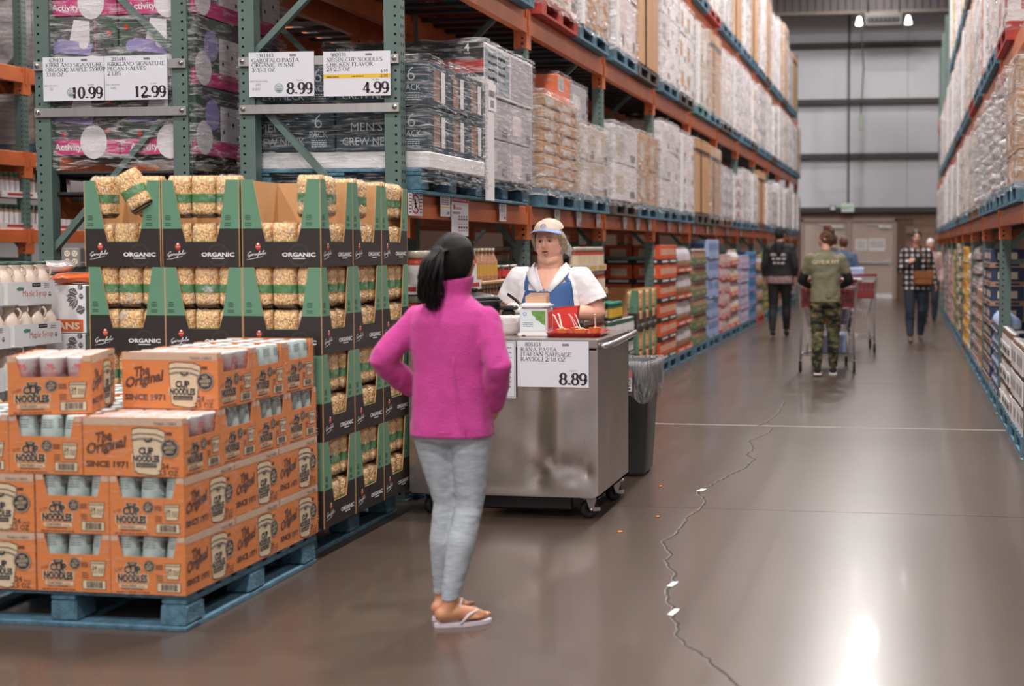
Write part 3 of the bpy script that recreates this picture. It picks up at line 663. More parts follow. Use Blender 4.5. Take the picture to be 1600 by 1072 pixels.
LVN = ['lower', 'middle', 'top']
for side, seqs in ((1, (L1, L2, L3)), (-1, (R1, R2, R3))):
    for lev, seq in enumerate(seqs):
        for i, sp in enumerate(seq):
            if sp is None: continue
            pk, lk, c1, c2, nz, ny, H = sp
            y, z = seat(side, i//2, i%2, lev)
            far = y > 17
            x = -3.22 if side > 0 else 1.25
            pl = f"{ORD[i]} from the near end on {'left' if side > 0 else 'right'} rack {LVN[lev]} beams"
            what = {'carton': 'cartons', 'panel': 'tall strapped sleeves', 'sack': 'stacked sacks'}[lk]
            pallet(x, y, z, f"{PNAME[pk]}, {pl}", pk, False, 0, 'wooden pallets on the beams', far)
            load(x, y, z+.142, 1.0, 1.16, H, lk, c1, c2, nz, ny, f"{LOADW[c1]} {what}, {pl}", side, far, lk != 'panel' or i % 3 == 0)
# ---- two named loads at the near end of the lower beams
X0 = -3.245
pallet(X0+.02, 8.36, 1.75, 'blue pallet under the navy crew neck cartons at the rack end', 'blue', True)
cn = thing('pallet_load', 'film wrapped navy cartons of crew neck shirts at the near end of the left rack', 'pallet load', (X0, 8.34, 1.895), 0, 'wrapped pallet loads on the beams')
M_NAVYP = mat('navy_print_white', '#b9c2c6', .6)
navy = MB().cbox(-.275,.275,-.175,.175,0,.245,CM['navy'],.004)
def crew_print(cut=True):
    P = Print()
    P.text("MEN'S", .09, .115, .050, M_NAVYP, 'l', 0, fit=.19); P.text('CREW NECK', .04, .035, .046, M_NAVYP, 'l', 0, fit=.33)
    P.text('6', .43, .135, .085, M_NAVYP, 'l', -.01); P.text('PACK', .40, .082, .036, M_NAVYP, 'l', 0, fit=.11); P.greek(.41,.5,.062,.006,M_NAVYP,4,.012,3)
    P.rect(.20,.3,.19,.205,mat('handle_hole','#5a463a',.8)); return P
crew_print().build(on_front(-.275,-.1755,0), mb=navy)
pic = mat('shirt_photo', '#8a6a58', .6, var=.3, vscale=5)
P = Print(); P.rect(.10,.21,.03,.21,pic); P.rect(.24,.31,.03,.21,CM['white']); P.build(on_side(.2755,-.175,0), mb=navy)
nm = navy.mesh('carton')
for k in range(2):
    for i in range(2):
        for j in range(3):
            if i == 0 and j > 0: continue
            obj('carton', nm, cn, (-.28+.56*i, -.355+.36*j, .10+k*.262))
MB().cbox(-.565,.565,-.545,.545,0,.095,M_WHITE,.006).ob('tray', cn)
wrap(cn, 0, 0, -.09, 1.15, 1.11, .73, M_WRAPD, 1)
pallet(X0+.0, 9.57, 1.75, 'blue pallet under the tall briefs cartons beside the navy load', 'blue', True)
bf = thing('pallet_load', 'film wrapped cartons of stretch cotton boxer briefs with a white paper tag', 'pallet load', (X0, 9.57, 1.895), 0, 'wrapped pallet loads on the beams')
gm = carton_mesh(.53,.6,.268,'grey','pink')
for k in range(2):
    for i in range(2):
        for j in range(2): obj('carton', gm, bf, (-.27+.54*i, -.31+.62*j, k*.272))
top = MB().cbox(-.54,.54,-.61,.61,0,.33,CM['white'],.004)
P = Print(); P.rect(0,1.08,.215,.33,CM['black']); P.rect(0,1.08,.13,.215,CM['red']); P.rect(0,1.08,.105,.13,CM['black'])
P.text('KIRKLAND', .48,.285,.018,M_WHITE,'l',.01,2); P.text('KIRKLAND', .08,.285,.018,M_WHITE,'l',.01,2); P.text('4', .95,.27,.05,M_WHITE,'l',.02,2); P.text('PACK',.95,.25,.012,M_WHITE,'l',0,2)
P.text('STRETCH COTTON',.48,.178,.026,M_WHITE,'l',.01,2); P.text('BOXER BRIEFS',.56,.142,.028,M_WHITE,'l',.01,2); P.text('SNUG FIT',.66,.108,.016,M_WHITE,'l',0,2)
P.rect(.86,.98,.01,.095,mat('photo_skin','#9a6b4c',.6,var=.3,vscale=20)); P.poly([(.885,.02),(.955,.02),(.945,.06),(.895,.06)],M_INK,2)
P.build(on_front(-.54,-.6105,0), mb=top); P = Print(); P.rect(.02,.60,.02,.31,CM['steel']); P.rect(.64,1.2,.02,.31,CM['grey']); P.rect(.3,.32,0,.33,CM['white'],2); P.greek(.1,.5,.25,.02,M_GREYINK,4,.05,2); P.build(on_side(.5405,-.61,0), mb=top)
top.ob('carton', bf, (0,0,.55))
tg = MB().box(.548,.562,-.618,-.46,-.145,.64,M_POST)
P = Print(); P.rect(.0,.19,.44,.62,M_WHITE); P.text('000011',.015,.53,.045,M_INK,'l',.01,2,fit=.16); P.bars(.05,.14,.46,.51,M_INK,14); P.build(on_side(.5625,-.60,0), .002, tg)
tg.ob('paper_tag', bf)
wrap(bf, 0, 0, -.06, 1.10, 1.24, .955, M_WRAPD, 2)
# orange carton and a grey one on top of the pale cartons, third place
oc = thing('carton', 'bright orange carton with handle hole on top of the pale cartons', 'carton', (-3.02, 11.42, 2.505), 0)
mb = MB().cbox(-.25,.25,-.22,.22,0,.33,CM['orange'],.008); P = Print(); P.rect(.06,.17,.23,.265,M_INK); P.disc(.15,.09,.075,mat('fan_photo','#6b4634',.6)); P.disc(.15,.09,.05,M_INK,2)
P.build(on_front(-.25,-.2205,0), mb=mb); P2 = Print(); P2.rect(.02,.2,.2,.31,M_WHITE); P2.greek(.04,.19,.29,.012,M_GREYINK,5,.02); P2.build(on_side(.2505,-.22,0), mb=mb); mb.ob('carton_body', oc)
wrap(oc,0,0,-.02,.52,.46,.37,M_WRAPD,0)
gc = thing('carton', 'film wrapped grey carton beside the orange carton on the pale cartons', 'carton', (-3.02, 11.95, 2.505), 0)
carton_ = obj('carton_body', carton_mesh(.5,.58,.31,'grey','white'), gc); wrap(gc,0,0,-.02,.52,.60,.35,M_WRAP,1)
# unseen from here, but they shade the racks below: loads on the upper beams of the back row
for lev in (1, 2):
    for i in range(5):
        y = 8.42 + BAY*i + .6; z = sum(LEV_L[lev])
        pallet(-4.55, y, z, f'unseen added wooden pallet on the back rack {LVN[lev]} beams, {ORD[i]} from near', 'wood', False, 0, 'wooden pallets on the beams', True)
        t_ = load(-4.55, y, z+.142, 1.0, 2.2, 1.1, 'carton', 'pale', 'brown', 2, 2, f'unseen added pale cartons on the back rack {LVN[lev]} beams, {ORD[i]} from near', 1, False)
# ---- toy pallet on the rack behind (seen through the left end frame and the flue gap)
M_PINK = mat('toy_carton_pink', '#c23a78', .5); M_TOYG = mat('toy_carton_green', '#3c5a44', .5, var=.4, vscale=7, col2='#5a4a58'); M_LAV = mat('toy_lavender', '#8f86b5', .45); M_TOYW = mat('toy_white', '#dcd6dc', .45)
pallet(-4.56, 8.32, 1.75, 'black plastic pallet under the pink toy cartons', 'black', True)
ty = thing('pallet_load', 'film wrapped pink toy cartons with lavender toys behind the left end frame', 'pallet load', (-4.53, 8.30, 1.985), 0)
tc_ = MB().cbox(-.235,.235,-.28,.28,0,.40,M_TOYG,.006); P = Print(); P.rect(0,.47,0,.09,M_PINK); P.text('Activity Plane',.06,.028,.04,M_WHITE,'l',.02,2)
P.disc(.31,.075,.085,M_TOYW,2,16,.10); P.greek(.26,.36,.13,.007,M_GREYINK,6,.014,5); P.rect(.33,.335,0,.4,M_PINK,1)
P.poly([(.16,.22),(.3,.2),(.3,.37),(.2,.38)],M_TOYW,2); P.poly([(.05,.2),(.3,.17),(.32,.24),(.1,.27)],M_LAV,3); P.disc(.08,.22,.035,M_LAV,4); P.disc(.26,.24,.03,M_TOYW,4)
for a,b in ((.05,.33),(.42,.3),(.4,.14),(.12,.12)): P.disc(a,b,.016,M_RED,4,8)
for a,b in ((.40,.2),(.44,.23),(.37,.24)): P.disc(a,b,.009,M_INK,5,8)
P.build(on_front(-.235,-.2805,0), mb=tc_)
P2 = Print(); P2.rect(0,.56,0,.09,M_PINK); P2.rect(.3,.56,.09,.3,M_TOYW); P2.disc(.2,.24,.09,M_LAV,2); P2.disc(.36,.22,.05,M_TOYW,3,14,.06); P2.disc(.1,.1,.1,M_TOYW,2)
for a,b in ((.34,.15),(.46,.2),(.52,.12),(.4,.26)): P2.disc(a,b,.013,M_INK,4,8)
P2.build(on_side(.2355,-.28,0), mb=tc_); tm = tc_.mesh('carton')
for k in range(3):
    for i in range(2):
        for j in range(2):
            if j and i == 0: continue
            obj('carton', tm, ty, (-.24+.48*i, -.3+.58*j, k*.405))
wrap(ty,0,0.0,-.08,1.0,1.22,1.32,M_WRAPD,3)
# loads behind in the back row, mostly in the dark
for i, (k1, k2) in enumerate((('brown','pale'), ('kraft','pale'), ('pale','brown'))):
    y = 9.65 + i*1.33
    pallet(-4.55, y, 1.75, f'wooden pallet behind the flue gap, {ORD[i]} after the toy cartons', 'wood')
    load(-4.55, y, 1.892, 1.0, 1.14, .62, 'carton', k1, k2, 3, 2, f'{LOADW[k1]} cartons on the back rack, {ORD[i]} after the toy cartons', 1, False)
# far-left rack across the next aisle: white wrapped goods on blue pallets
for i, (y, z, h, k) in enumerate(((11.75,2.38,.55,'white'), (11.75,3.21,.95,'pink'), (14.3,2.38,.5,'pale'), (14.3,3.21,.9,'white'))):
    lv = 'upper' if z > 3 else 'lower'; wh = 'nearer' if y < 13 else 'farther'
    pallet(-9.02, y, z, f'{wh} blue pallet on the {lv} beam of the far left rack', 'blue')
    load(-9.02, y, z+.142, 1.0, 1.16, h, 'carton' , k, 'grey', 3, 3, f'{wh} white wrapped load on the {lv} beam of the far left rack', 1, False)
# ================================================================ noodle cases, pasta trays, syrup and pecans at the rack end
M_NOR = mat('noodle_case_orange', '#d17a3b', .6, var=.05, vscale=4); M_CREAM = mat('case_cream_print', '#d3bd9c', .6); M_BRN = mat('case_brown_print', '#5c3321', .6); M_STRIP = mat('case_bare_strip', '#c2a48c', .65)
M_CUPW = mat('cup_white_foam', '#f6f2f4', .5); M_CUPR = mat('cup_red_print', '#d2495a', .5); M_CUPT = mat('cup_teal_side', '#a9bab6', .5); M_LID = mat('cup_lid_paper', '#efe3dc', .35, var=.12, vscale=18, col2='#d99a83')
M_FILM = wrapmat('shrink_film', lo=.02, hi=.27, scale=(3,3,5), rough=.14, nscale=3, r0=.5, r1=.75)  # milky share raised to imitate reflections on the film
CL, CW, CH = .404, .301, .2215
def no_msg(P, u, v, r, lift=1):
    P.disc(u, v, r, M_INK, lift); P.ring(u, v, r*.9, r*.06, M_CREAM, lift+1)
    for i, t in enumerate(('NO', 'ADDED', 'MSG')): P.text(t, u, v + r*(.32-.42*i), r*.32, M_CREAM, 'c', .01, lift+1, fit=r*(.55, 1.3, .8)[i], rot=.12)
def bowl(P, u, v, r, m1=M_INK, m2=M_CREAM):
    P.poly([(u + r*math.cos(PI+PI*i/12), v + r*.85*math.sin(PI+PI*i/12)) for i in range(13)], m2); q = r*.9
    P.poly([(u + q*math.cos(PI+PI*i/12), v - r*.04 + q*.85*math.sin(PI+PI*i/12)) for i in range(13)], m1, 2); P.text('NISSIN', u, v-r*.42, r*.26, m2, 'c', .01, 3, fit=r*.9)
def cuplogo(P, u, v, w, dark=M_INK, light=M_CREAM, l0=1):
    for t, dy, f, hh in (('CUP', .26, .56, .24), ('NOODLES', .0, 1., .23)):
        P.text(t, u, v+dy*w, hh*w, light, 'c', .11, l0, fit=f*w*1.07); P.text(t, u, v+dy*w, hh*w, dark, 'c', .055, l0+1, fit=f*w)
def short_print():
    P = Print(); U = lambda x: CW*(x-55)/550; V = lambda y: CH*(580-y)/420
    bowl(P, U(215), V(348), .0235); no_msg(P, U(340), V(376), .0235)
    for i in range(3): P.rect(U(388), U(440), V(372+i*13), V(364+i*13), M_BRN)
    P.poly([(U(452),V(352)),(U(575),V(352)),(U(557),V(468)),(U(470),V(468))], M_INK); P.poly([(U(457),V(357)),(U(570),V(357)),(U(553),V(463)),(U(474),V(463))], M_CREAM, 2); P.rect(U(457),U(570),V(372),V(366),M_INK,3)
    P.text('24', U(470), V(412), .014, M_INK, 'l', .02, 3); P.text('PACK', U(516), V(412), .007, M_INK, 'l', .01, 3); P.text('2.5 OZ', U(513), V(438), .0125, M_INK, 'c', .01, 3, fit=.044)
    P.text('The Original', U(82), V(430), .012, M_BRN, 'l', .0, 1, .3, fit=.034, rot=.35)
    cuplogo(P, U(215), V(492), .122)
    P.rect(U(115), U(325), V(535), V(508), M_CREAM); P.text('CHICKEN', U(130), V(530), .0095, M_INK, 'l', .02, 2, fit=.062); P.text('FLAVOR', U(258), V(530), .006, M_INK, 'l', 0, 2, fit=.026)
    P.rect(U(135), U(290), V(548), V(541), M_BRN); P.greek(U(90), U(345), V(572), .005, M_BRN, 1, seed=2)
    for i in range(3): P.rect(U(392), U(440), V(445+i*16), V(438+i*16), M_BRN)
    P.rect(U(395), U(572), V(560), V(490), M_INK); P.rect(U(400), U(567), V(555), V(495), M_CREAM, 2)
    q = Print(); q.bars(U(425), U(548), V(548), V(500), M_INK, 22); P.items += [(a,b,c,3) for a,b,c,_ in q.items]
    return P
def long_print():
    P = Print(); U = lambda x: CL*(x-755)/610; V = lambda y: CH*(525-y)/365
    P.rect(.002, CL-.002, V(210), CH-.001, M_STRIP); P.text('70662-13803', U(1190), V(203), .0105, M_INK, 'l', 0, 2, fit=.09)
    P.text('The', U(828), V(322), .036, M_BRN, 'l', .05, 1, .3, fit=.070, rot=.2); P.text('Original', U(772), V(395), .040, M_BRN, 'l', .05, 1, .3, fit=.165, rot=.2)
    P.text('SINCE 1971', U(770), V(470), .022, M_BRN, 'l', .055, 1, fit=.172)
    def cup(k, m, l): 
        c = [(1055,250),(1060,232),(1100,222),(1210,228),(1255,245),(1256,275),(1225,505),(1190,517),(1090,505),(1070,490)]
        cx, cy = 1157, 370; P.poly([(U(cx+(x-cx)*k), V(cy+(y-cy)*k)) for x, y in c], m, l)
    cup(1.03, M_INK, 1); cup(.985, M_CREAM, 2)
    P.line([(U(1058),V(268)),(U(1100),V(258)),(U(1200),V(262)),(U(1250),V(280))], .004, M_INK, 3); P.line([(U(1060),V(300)),(U(1100),V(290)),(U(1200),V(294)),(U(1247),V(312))], .008, M_GREYINK, 3)
    bowl_ = Print(); bowl(bowl_, U(1155), V(282), .022); P.items += [(a,b,c,d+3) for a,b,c,d in bowl_.items]
    cuplogo(P, U(1142), V(432), .108, M_INK, mat('case_logo_pale','#e2d3b6',.6), 3)
    P.rect(U(1080), U(1205), V(468), V(440), M_INK, 3); P.text('RAMEN NOODLE SOUP', U(1142), V(459), .006, M_CREAM, 'c', 0, 4, fit=.07)
    P.rect(U(1262), U(1300), V(268), V(248), M_BRN); no_msg(P, U(1285), V(345), .037, 3)
    P.text('24', U(1235), V(475), .021, M_BRN, 'l', .03, 3); P.text('PACK', U(1292), V(475), .009, M_BRN, 'l', .01, 3); P.text('2.5 OZ', U(1213), V(514), .019, M_BRN, 'l', .02, 3, fit=.08)
    return P
def case_meshes():
    t = .004; w, l, h = CW/2, CL/2, CH; out = {}
    tr = MB()
    for sy in (-1, 1): tr.box(-l, l, *sorted((sy*w, sy*(w-t))), 0, h, M_NOR)
    tr.box(-l+t, l-t, -w+t, w-t, 0, t, M_NOR)
    pol = [(-w+t,0),(w-t,0),(w-t,h),(w*.80,h),(w*.68,h*.64),(-w*.68,h*.64),(-w*.80,h),(-w+t,h)]
    for sx in (-1, 1):
        vs = [(sx*l, y, z) for y, z in pol] + [(sx*(l-t), y, z) for y, z in pol]; n = len(pol)
        f = [tuple(range(3,-1,-1)) , ] ; fr = [(0,1,4,5),(1,2,3,4),(0,5,6,7)]
        fs = [q if sx > 0 else q[::-1] for q in fr] + [tuple(i+n for i in (q[::-1] if sx > 0 else q)) for q in fr] + [(i,(i+1)%n,(i+1)%n+n,i+n) for i in range(n)]
        tr.add(vs, fs, M_NOR)
        for a in (-1, 1): tr.add([(sx*(l+.0006),a*w*.80,h*.9),(sx*(l+.0006),a*(w-.001),h*.9),(sx*(l+.0006),a*(w-.001),h-.001),(sx*(l+.0006),a*w*.805,h-.001)], [(0,1,2,3)], M_STRIP)
    out['tray'] = tr.mesh('tray')
    lp, sp = long_print(), short_print(); pm = MB()
    lp.build(lambda u,v,d: (-l+u, -w-d, v), .0007, pm); lp.build(lambda u,v,d: (l-u, w+d, v), .0007, pm)
    sp.build(lambda u,v,d: (l+d, -w+u, v), .0007, pm); sp.build(lambda u,v,d: (-l-d, w-u, v), .0007, pm)
    out['print'] = pm.mesh('printing')
    for key, m, lo in (('red', M_CUPW, True), ('teal', M_CUPT, False)):
        c = MB(); prof = [(.0415,0),(.0465,.095),(.0475,.096),(.0475,.104),(.046,.105)] if lo else [(.046,0),(.0475,.004),(.037,.102),(.035,.105)]
        c.lathe(prof, m, 14)
        if lo:
            c.lathe([(.0455,.1052),(.0456,.1056)], M_LID, 14)
            for a0 in (-PI/2, PI/2, 0, PI):
                for tx, z, f in (('CUP',.052,.036),('NOODLES',.032,.056)):
                    Print().text(tx, 0, 0, .015, M_CUPR, 'c', .0, fit=f).build(lambda u,v,d: ((.0418+(z+v)*.055+d)*math.cos(a0+u/.042),(.0418+(z+v)*.055+d)*math.sin(a0+u/.042), z+v), .001, c)
                Print().poly([(.012*math.cos(PI+PI*i/6), .078+.012*math.sin(PI+PI*i/6)) for i in range(7)], M_CUPR).build(lambda u,v,d: ((.0418+v*.055+d)*math.cos(a0+u/.042),(.0418+v*.055+d)*math.sin(a0+u/.042), v), .001, c)
        else:
            c.lathe([(.0352,.1052),(.0353,.1056)], M_CUPW, 14)
            for a0 in (-PI/2, PI/2, 0, PI): Print().greek(-.022,.024,.088,.004,M_GREYINK,4,.009,5).build(lambda u,v,d: ((.0475-(v)*.118+.002+d)*math.cos(a0+u/.042),(.0475-v*.118+.002+d)*math.sin(a0+u/.042), v), .001, c)
        out[key] = c.mesh('cup')
    return out
CASE = case_meshes()
film = MB(); b = MB()
def noodle_case(x, y, z, rz, cups, label):
    t = thing('noodle_case', label, 'box', (x, y, z), rz, 'orange cup noodle cases on the front pallet')
    obj('tray', CASE['tray'], t); obj('printing', CASE['print'], t)
    for i in range(4):
        for j in range(3):
            obj('cup', CASE[cups], t, (-CL/2+.0505+i*.101, -CW/2+.0505+j*.1, .1135))
    o = obj('shrink_film', wrap_mesh(RND.randrange(4), M_FILM), t, (0,0,-.001)); o.scale = (CL+.006, CW+.006, CH-.001)
    return t
PX1, PY0 = -2.652, 4.91          # right near corner of the stack
p_n = pallet(-3.165, 5.525, 0, 'blue wooden pallet on the floor under the orange noodle cases', 'blue', True)
A = PI/2
def put(k, col, row, kind, cups, label, dx=0, dy=0, rz=0):
    z = .1415 + .2235*k
    if kind == 'S':   # short face towards the camera
        noodle_case(PX1 - CW/2 - col*.3035 + dx, PY0 + CL/2 + row*.4065 + dy, z, A + rz, cups, label)
    else:
        noodle_case(PX1 - CL/2 + dx, PY0 + CW/2 + row*.3035 + dy, z, rz, cups, label)
RW = ['bottom', 'second', 'third', 'top']; DN = ['front', 'middle', 'rear', 'rearmost']
for k in (0, 1):
    for row in range(3):
        put(k, 0, row, 'S', 'teal', f'orange noodle case on the {RW[k]} layer, {DN[row]} of three along the aisle side')
        put(k, 1, row, 'S', 'teal', f'orange noodle case on the {RW[k]} layer, {DN[row]} of the inner column') if row == 0 or k == 1 else None
    for row in range(4):
        if k == 0 and row > 0: continue
        put(k, 0, row, 'L', 'teal', f'orange noodle case on the {RW[k]} layer, {DN[row]} one of the far left column', dx=-.612)
for row in range(4):
    put(2, 0, row, 'L', 'red' if row == 0 else 'teal', f'orange noodle case on the third layer, {DN[row]} of four along the aisle side')
for row in range(3):
    for c in (0, 1): put(2, c, row, 'S', 'teal', f'orange noodle case on the third layer, {DN[row]} of the {"middle" if c == 0 else "far left"} column', dx=-.4085)
for row in range(3):
    put(3, 0, row, 'L', 'red' if row == 0 else 'teal', f'orange noodle case on the top layer, {DN[row]} of three along the aisle side', dy=.28)
noodle_case(-3.277, 5.138, .1415+.2235*3, A+.33, 'red', 'orange noodle case standing alone askew on the left of the stack top')
# ---------------------------------------------------------------- pasta display
M_PGREEN = mat('tray_sage_green', '#5f8b70', .55, var=.04, vscale=4); M_PBLACK = mat('tray_dark_brown', '#2a2321', .5, var=.08, vscale=5); M_PGREEND = mat('tray_small_print', '#35513f', .6); M_EMB = mat('tray_emblem', '#4c4643', .6)
def penne_mat():
    m = mat('penne_in_film', '#d9a55c', .45, coat=.45); nt = m.node_tree; N = nt.nodes; Lk = nt.links; b = N['Principled BSDF']
    tc = N.new('ShaderNodeTexCoord'); mp = N.new('ShaderNodeMapping'); mp.inputs['Scale'].default_value = (92, 92, 46); oi = N.new('ShaderNodeObjectInfo'); Lk.new(tc.outputs['Object'], mp.inputs[0])
    nz = N.new('ShaderNodeTexNoise'); nz.inputs['Scale'].default_value = 16; Lk.new(tc.outputs['Object'], nz.inputs[0])
    mxv = N.new('ShaderNodeVectorMath'); mxv.operation = 'MULTIPLY_ADD'; mxv.inputs[1].default_value = (5,5,5); Lk.new(nz.outputs['Color'], mxv.inputs[0]); Lk.new(mp.outputs[0], mxv.inputs[2])
    vo = N.new('ShaderNodeTexVoronoi'); vo.feature = 'F1'; vo.inputs['Scale'].default_value = 1.0; Lk.new(mxv.outputs[0], vo.inputs[0])
    rp = N.new('ShaderNodeValToRGB'); e = rp.color_ramp.elements; e[0].position = .12; e[0].color = srgb('#f5dcb2'); e[1].position = .95; e[1].color = srgb('#b07a48'); rp.color_ramp.elements.new(.5).color = srgb('#e3b67c')  # gaps between pieces coloured darker, crowns paler, imitating shade and highlights
    Lk.new(vo.outputs['Distance'], rp.inputs[0]); Lk.new(rp.outputs[0], b.inputs['Base Color'])
    bp = N.new('ShaderNodeBump'); bp.inputs['Strength'].default_value = .7; bp.inputs['Distance'].default_value = .012; bp.invert = True; Lk.new(vo.outputs['Distance'], bp.inputs['Height']); Lk.new(bp.outputs[0], b.inputs['Normal'])
    n3 = N.new('ShaderNodeTexNoise'); n3.inputs['Scale'].default_value = 30; n3.inputs['Distortion'].default_value = 1.5; Lk.new(tc.outputs['Object'], n3.inputs[0])
    b2 = N.new('ShaderNodeBump'); b2.inputs['Strength'].default_value = .9; b2.inputs['Distance'].default_value = .02; Lk.new(n3.outputs[0], b2.inputs['Height']); Lk.new(b2.outputs[0], b.inputs['Coat Normal'])
    return m
M_PENNE = penne_mat(); M_BAND = mat('bag_green_band', '#4e7d50', .35, bump=.5, bscale=50, coat=.3); M_BASEB = mat('bag_dark_band', '#2f211c', .35, coat=.3, bump=.4, bscale=50)
M_BAGFILM = wrapmat('bag_film', lo=.0, hi=.55, scale=(9,9,9), rough=.12, nscale=3, r0=.52, r1=.74)
BW, BD, BH = .119, .10, .197
def bag_mesh(v):
    def ringp(z, k=1.0, extra=0):
        t = z/BH; e = min(1, (t/.1)**.5 if t < .1 else 1) * (1 if t < .86 else max(.55, 1-((t-.86)/.14)**2*.45)); out = []
        for i in range(20):
            a = 2*PI*i/20; c, s = math.cos(a), math.sin(a); x = math.copysign(abs(c)**.62, c); y = math.copysign(abs(s)**.62, s)
            q = 1 + .045*noise.noise(Vector((c*1.7, s*1.7, z*16+v*5))); out.append((x*(BW/2+extra)*q*(.86+.14*e), y*(BD/2+extra)*q*e, z))
        return out
    def shell(zs, m, extra=0, caps=True):
        mb = MB(); vs = []; [vs.extend(ringp(z, 1, extra)) for z in zs]; n = 20; fs = []
        for j in range(len(zs)-1):
            for i in range(n): fs.append((j*n+i, j*n+(i+1)%n, (j+1)*n+(i+1)%n, (j+1)*n+i))
        if caps: fs += [tuple(range(n-1,-1,-1)), tuple((len(zs)-1)*n+i for i in range(n))]
        return mb.add(vs, fs, m, True)
    zs = [0, .008, .02, .04, .07, .1, .13, .155, .17, .182, .191, BH]
    return (shell(zs, M_PENNE).mesh('bag_body'), shell([.072,.085,.1,.112], M_BAND, .0012, False).mesh('green_band'), shell([.003,.012,.022], M_BASEB, .0012, False).mesh('dark_band'), shell([.001]+zs[1:-1]+[BH+.006], M_BAGFILM, .0028).mesh('clear_film'))
BAGS = [bag_mesh(v) for v in range(3)]
def pasta_bag(x, y, z, rz, label, tilt=None):
    k = RND.randrange(3); t = thing('pasta_bag', label, 'pasta bag', (x, y, z), rz, 'clear penne bags in the display trays')
    if tilt: t.rotation_euler = (tilt[0], tilt[1], rz)
    for nm, me in zip(('bag_body', 'green_band', 'dark_band', 'clear_film'), BAGS[k]): obj(nm, me, t)
    return t
TW, TD, TH = .386, .380, .402
GAR = [(0.95,1.15),(.7,1.35),(.3,1.05),(.05,.55),(.2,.2),(.6,.25),(.85,.6),(.8,.2),(.65,-.15),(.4,-.2),(.7,.1),(1.1,.3),(1.4,.62),(1.2,.65),(1.1,.3),(1.3,.15),(1.5,.6),(1.5,.2),(1.7,.3),(1.85,.65),(2.05,.6),(2.05,.25),(2.3,.2),(2.6,.6),(2.35,.55),(2.4,.2),(2.7,.25),(2.85,.55),(3.1,.5),(3.5,1.2),(3.35,1.35),(3.2,.8),(3.05,-.3),(2.9,-.45),(3.0,-.1),(3.4,.3),(3.8,.62),(3.6,.6),(3.55,.25),(3.75,.18),(3.95,.6),(3.98,.2),(4.2,.3),(4.6,1.3),(4.4,1.35),(4.3,.5),(4.4,.15),(4.7,.3),(5.0,.62),(4.8,.55),(4.85,.22),(5.1,.25),(5.2,.55),(5.4,.55)]
def garofalo(P, u, v, w, m, swoosh=True):
    k = w/5.4; pts = [(u + (x+.22*y)*k, v + (y + .1*x)*k) for x, y in GAR]
    P.line(pts, k*.13, m, 2)
    if swoosh: P.line([(u-.05*k, v-.75*k), (u+2*k, v-.42*k), (u+4.6*k, v+.2*k)], [k*.05,k*.14,k*.05], m, 2)
def tray_print(W, H):
    P = Print(); garofalo(P, W*.065, H*.115, W*.24, M_WHITE)
    P.disc(W*.205, H*.235, W*.034, M_RED, 1, 14, W*.042); P.rect(W*.175, W*.235, H*.228, H*.236, mat('crest_gold','#d8c08a',.5), 2); P.disc(W*.205, H*.262, W*.014, M_WHITE, 2, 8)
    cx, cy = W*.72, H*.135
    for r, w_ in ((.135,.0012),(.115,.001),(.07,.001)): P.ring(cx, cy, W*r, w_, M_EMB, 1)
    for i in range(26):
        a = 2*PI*i/26; P.rect(cx+W*.125*math.cos(a)-.0015, cx+W*.125*math.cos(a)+.0015, cy+W*.125*math.sin(a)-.0025, cy+W*.125*math.sin(a)+.0025, M_EMB)
    P.text('ORGANIC', W*.51, H*.118, H*.047, M_WHITE, 'l', .03, 3, fit=W*.42); P.rect(W*.64, W*.8, H*.092, H*.102, M_WHITE, 3)
    for u0, u1 in ((W*.03, W*.13), (W*.80, W*.9)):
        r = random.Random(3)
        for i in range(6):
            if i == 3: continue
            ww = (u1-u0)*r.uniform(.5,1); c = (u0+u1)/2; P.rect(c-ww/2, c+ww/2, H*(.585-.022*i), H*(.596-.022*i), M_PGREEND)
    return P
def tray_meshes():
    t = .0045; out = {}; body = MB()
    def panel(W, place, front=True):
        H = TH; c = .44*H
        if front:
            xl0, xl1, xtl = W*.305, W*.262, W*.15; xr0, xr1, xtr = W*.70, W*.745, W*.835; zb = H*.285
            pieces = [([(0,0),(W,0),(W,c),(xr1,c),(xr0,zb),(xl0,zb),(xl1,c),(0,c)], [(0,1,4,5),(1,2,3,4),(0,5,6,7)], M_PBLACK), ([(0,c),(xl1,c),(xtl,H),(0,H)], [(0,1,2,3)], M_PGREEN), ([(xr1,c),(W,c),(W,H),(xtr,H)], [(0,1,2,3)], M_PGREEN)]
        else: pieces = [([(0,0),(W,0),(W,c),(0,c)], [(0,1,2,3)], M_PBLACK), ([(0,c),(W,c),(W,H),(0,H)], [(0,1,2,3)], M_PGREEN)]
        for pts, fs, m in pieces:
            n = len(pts); body.add([place(u,v,0) for u,v in pts], fs, m); body.add([place(u,v,-t) for u,v in pts], [f[::-1] for f in fs], M_KRAFTIN)
            body.add([place(u,v,0) for u,v in pts]+[place(u,v,-t) for u,v in pts], [(i+n,(i+1)%n+n,(i+1)%n,i) for i in range(n)], M_KRAFTIN)
    fr = lambda u,v,d: (-TW/2+u, -TD/2-d, v); sd = lambda u,v,d: (TW/2+d, -TD/2+u, v)
    panel(TW, fr); panel(TD, sd); panel(TW, lambda u,v,d: (TW/2-u, TD/2+d, v), False); panel(TD, lambda u,v,d: (-TW/2-d, TD/2-u, v), False)
    body.box(-TW/2+t, TW/2-t, -TD/2+t, TD/2-t, 0, t, M_KRAFTIN); out['body'] = body.mesh('tray_body')
    pm = MB(); tray_print(TW, TH).build(fr, .0007, pm); tray_print(TD, TH).build(sd, .0007, pm); out['print'] = pm.mesh('printing')
    return out
TRAY = tray_meshes()
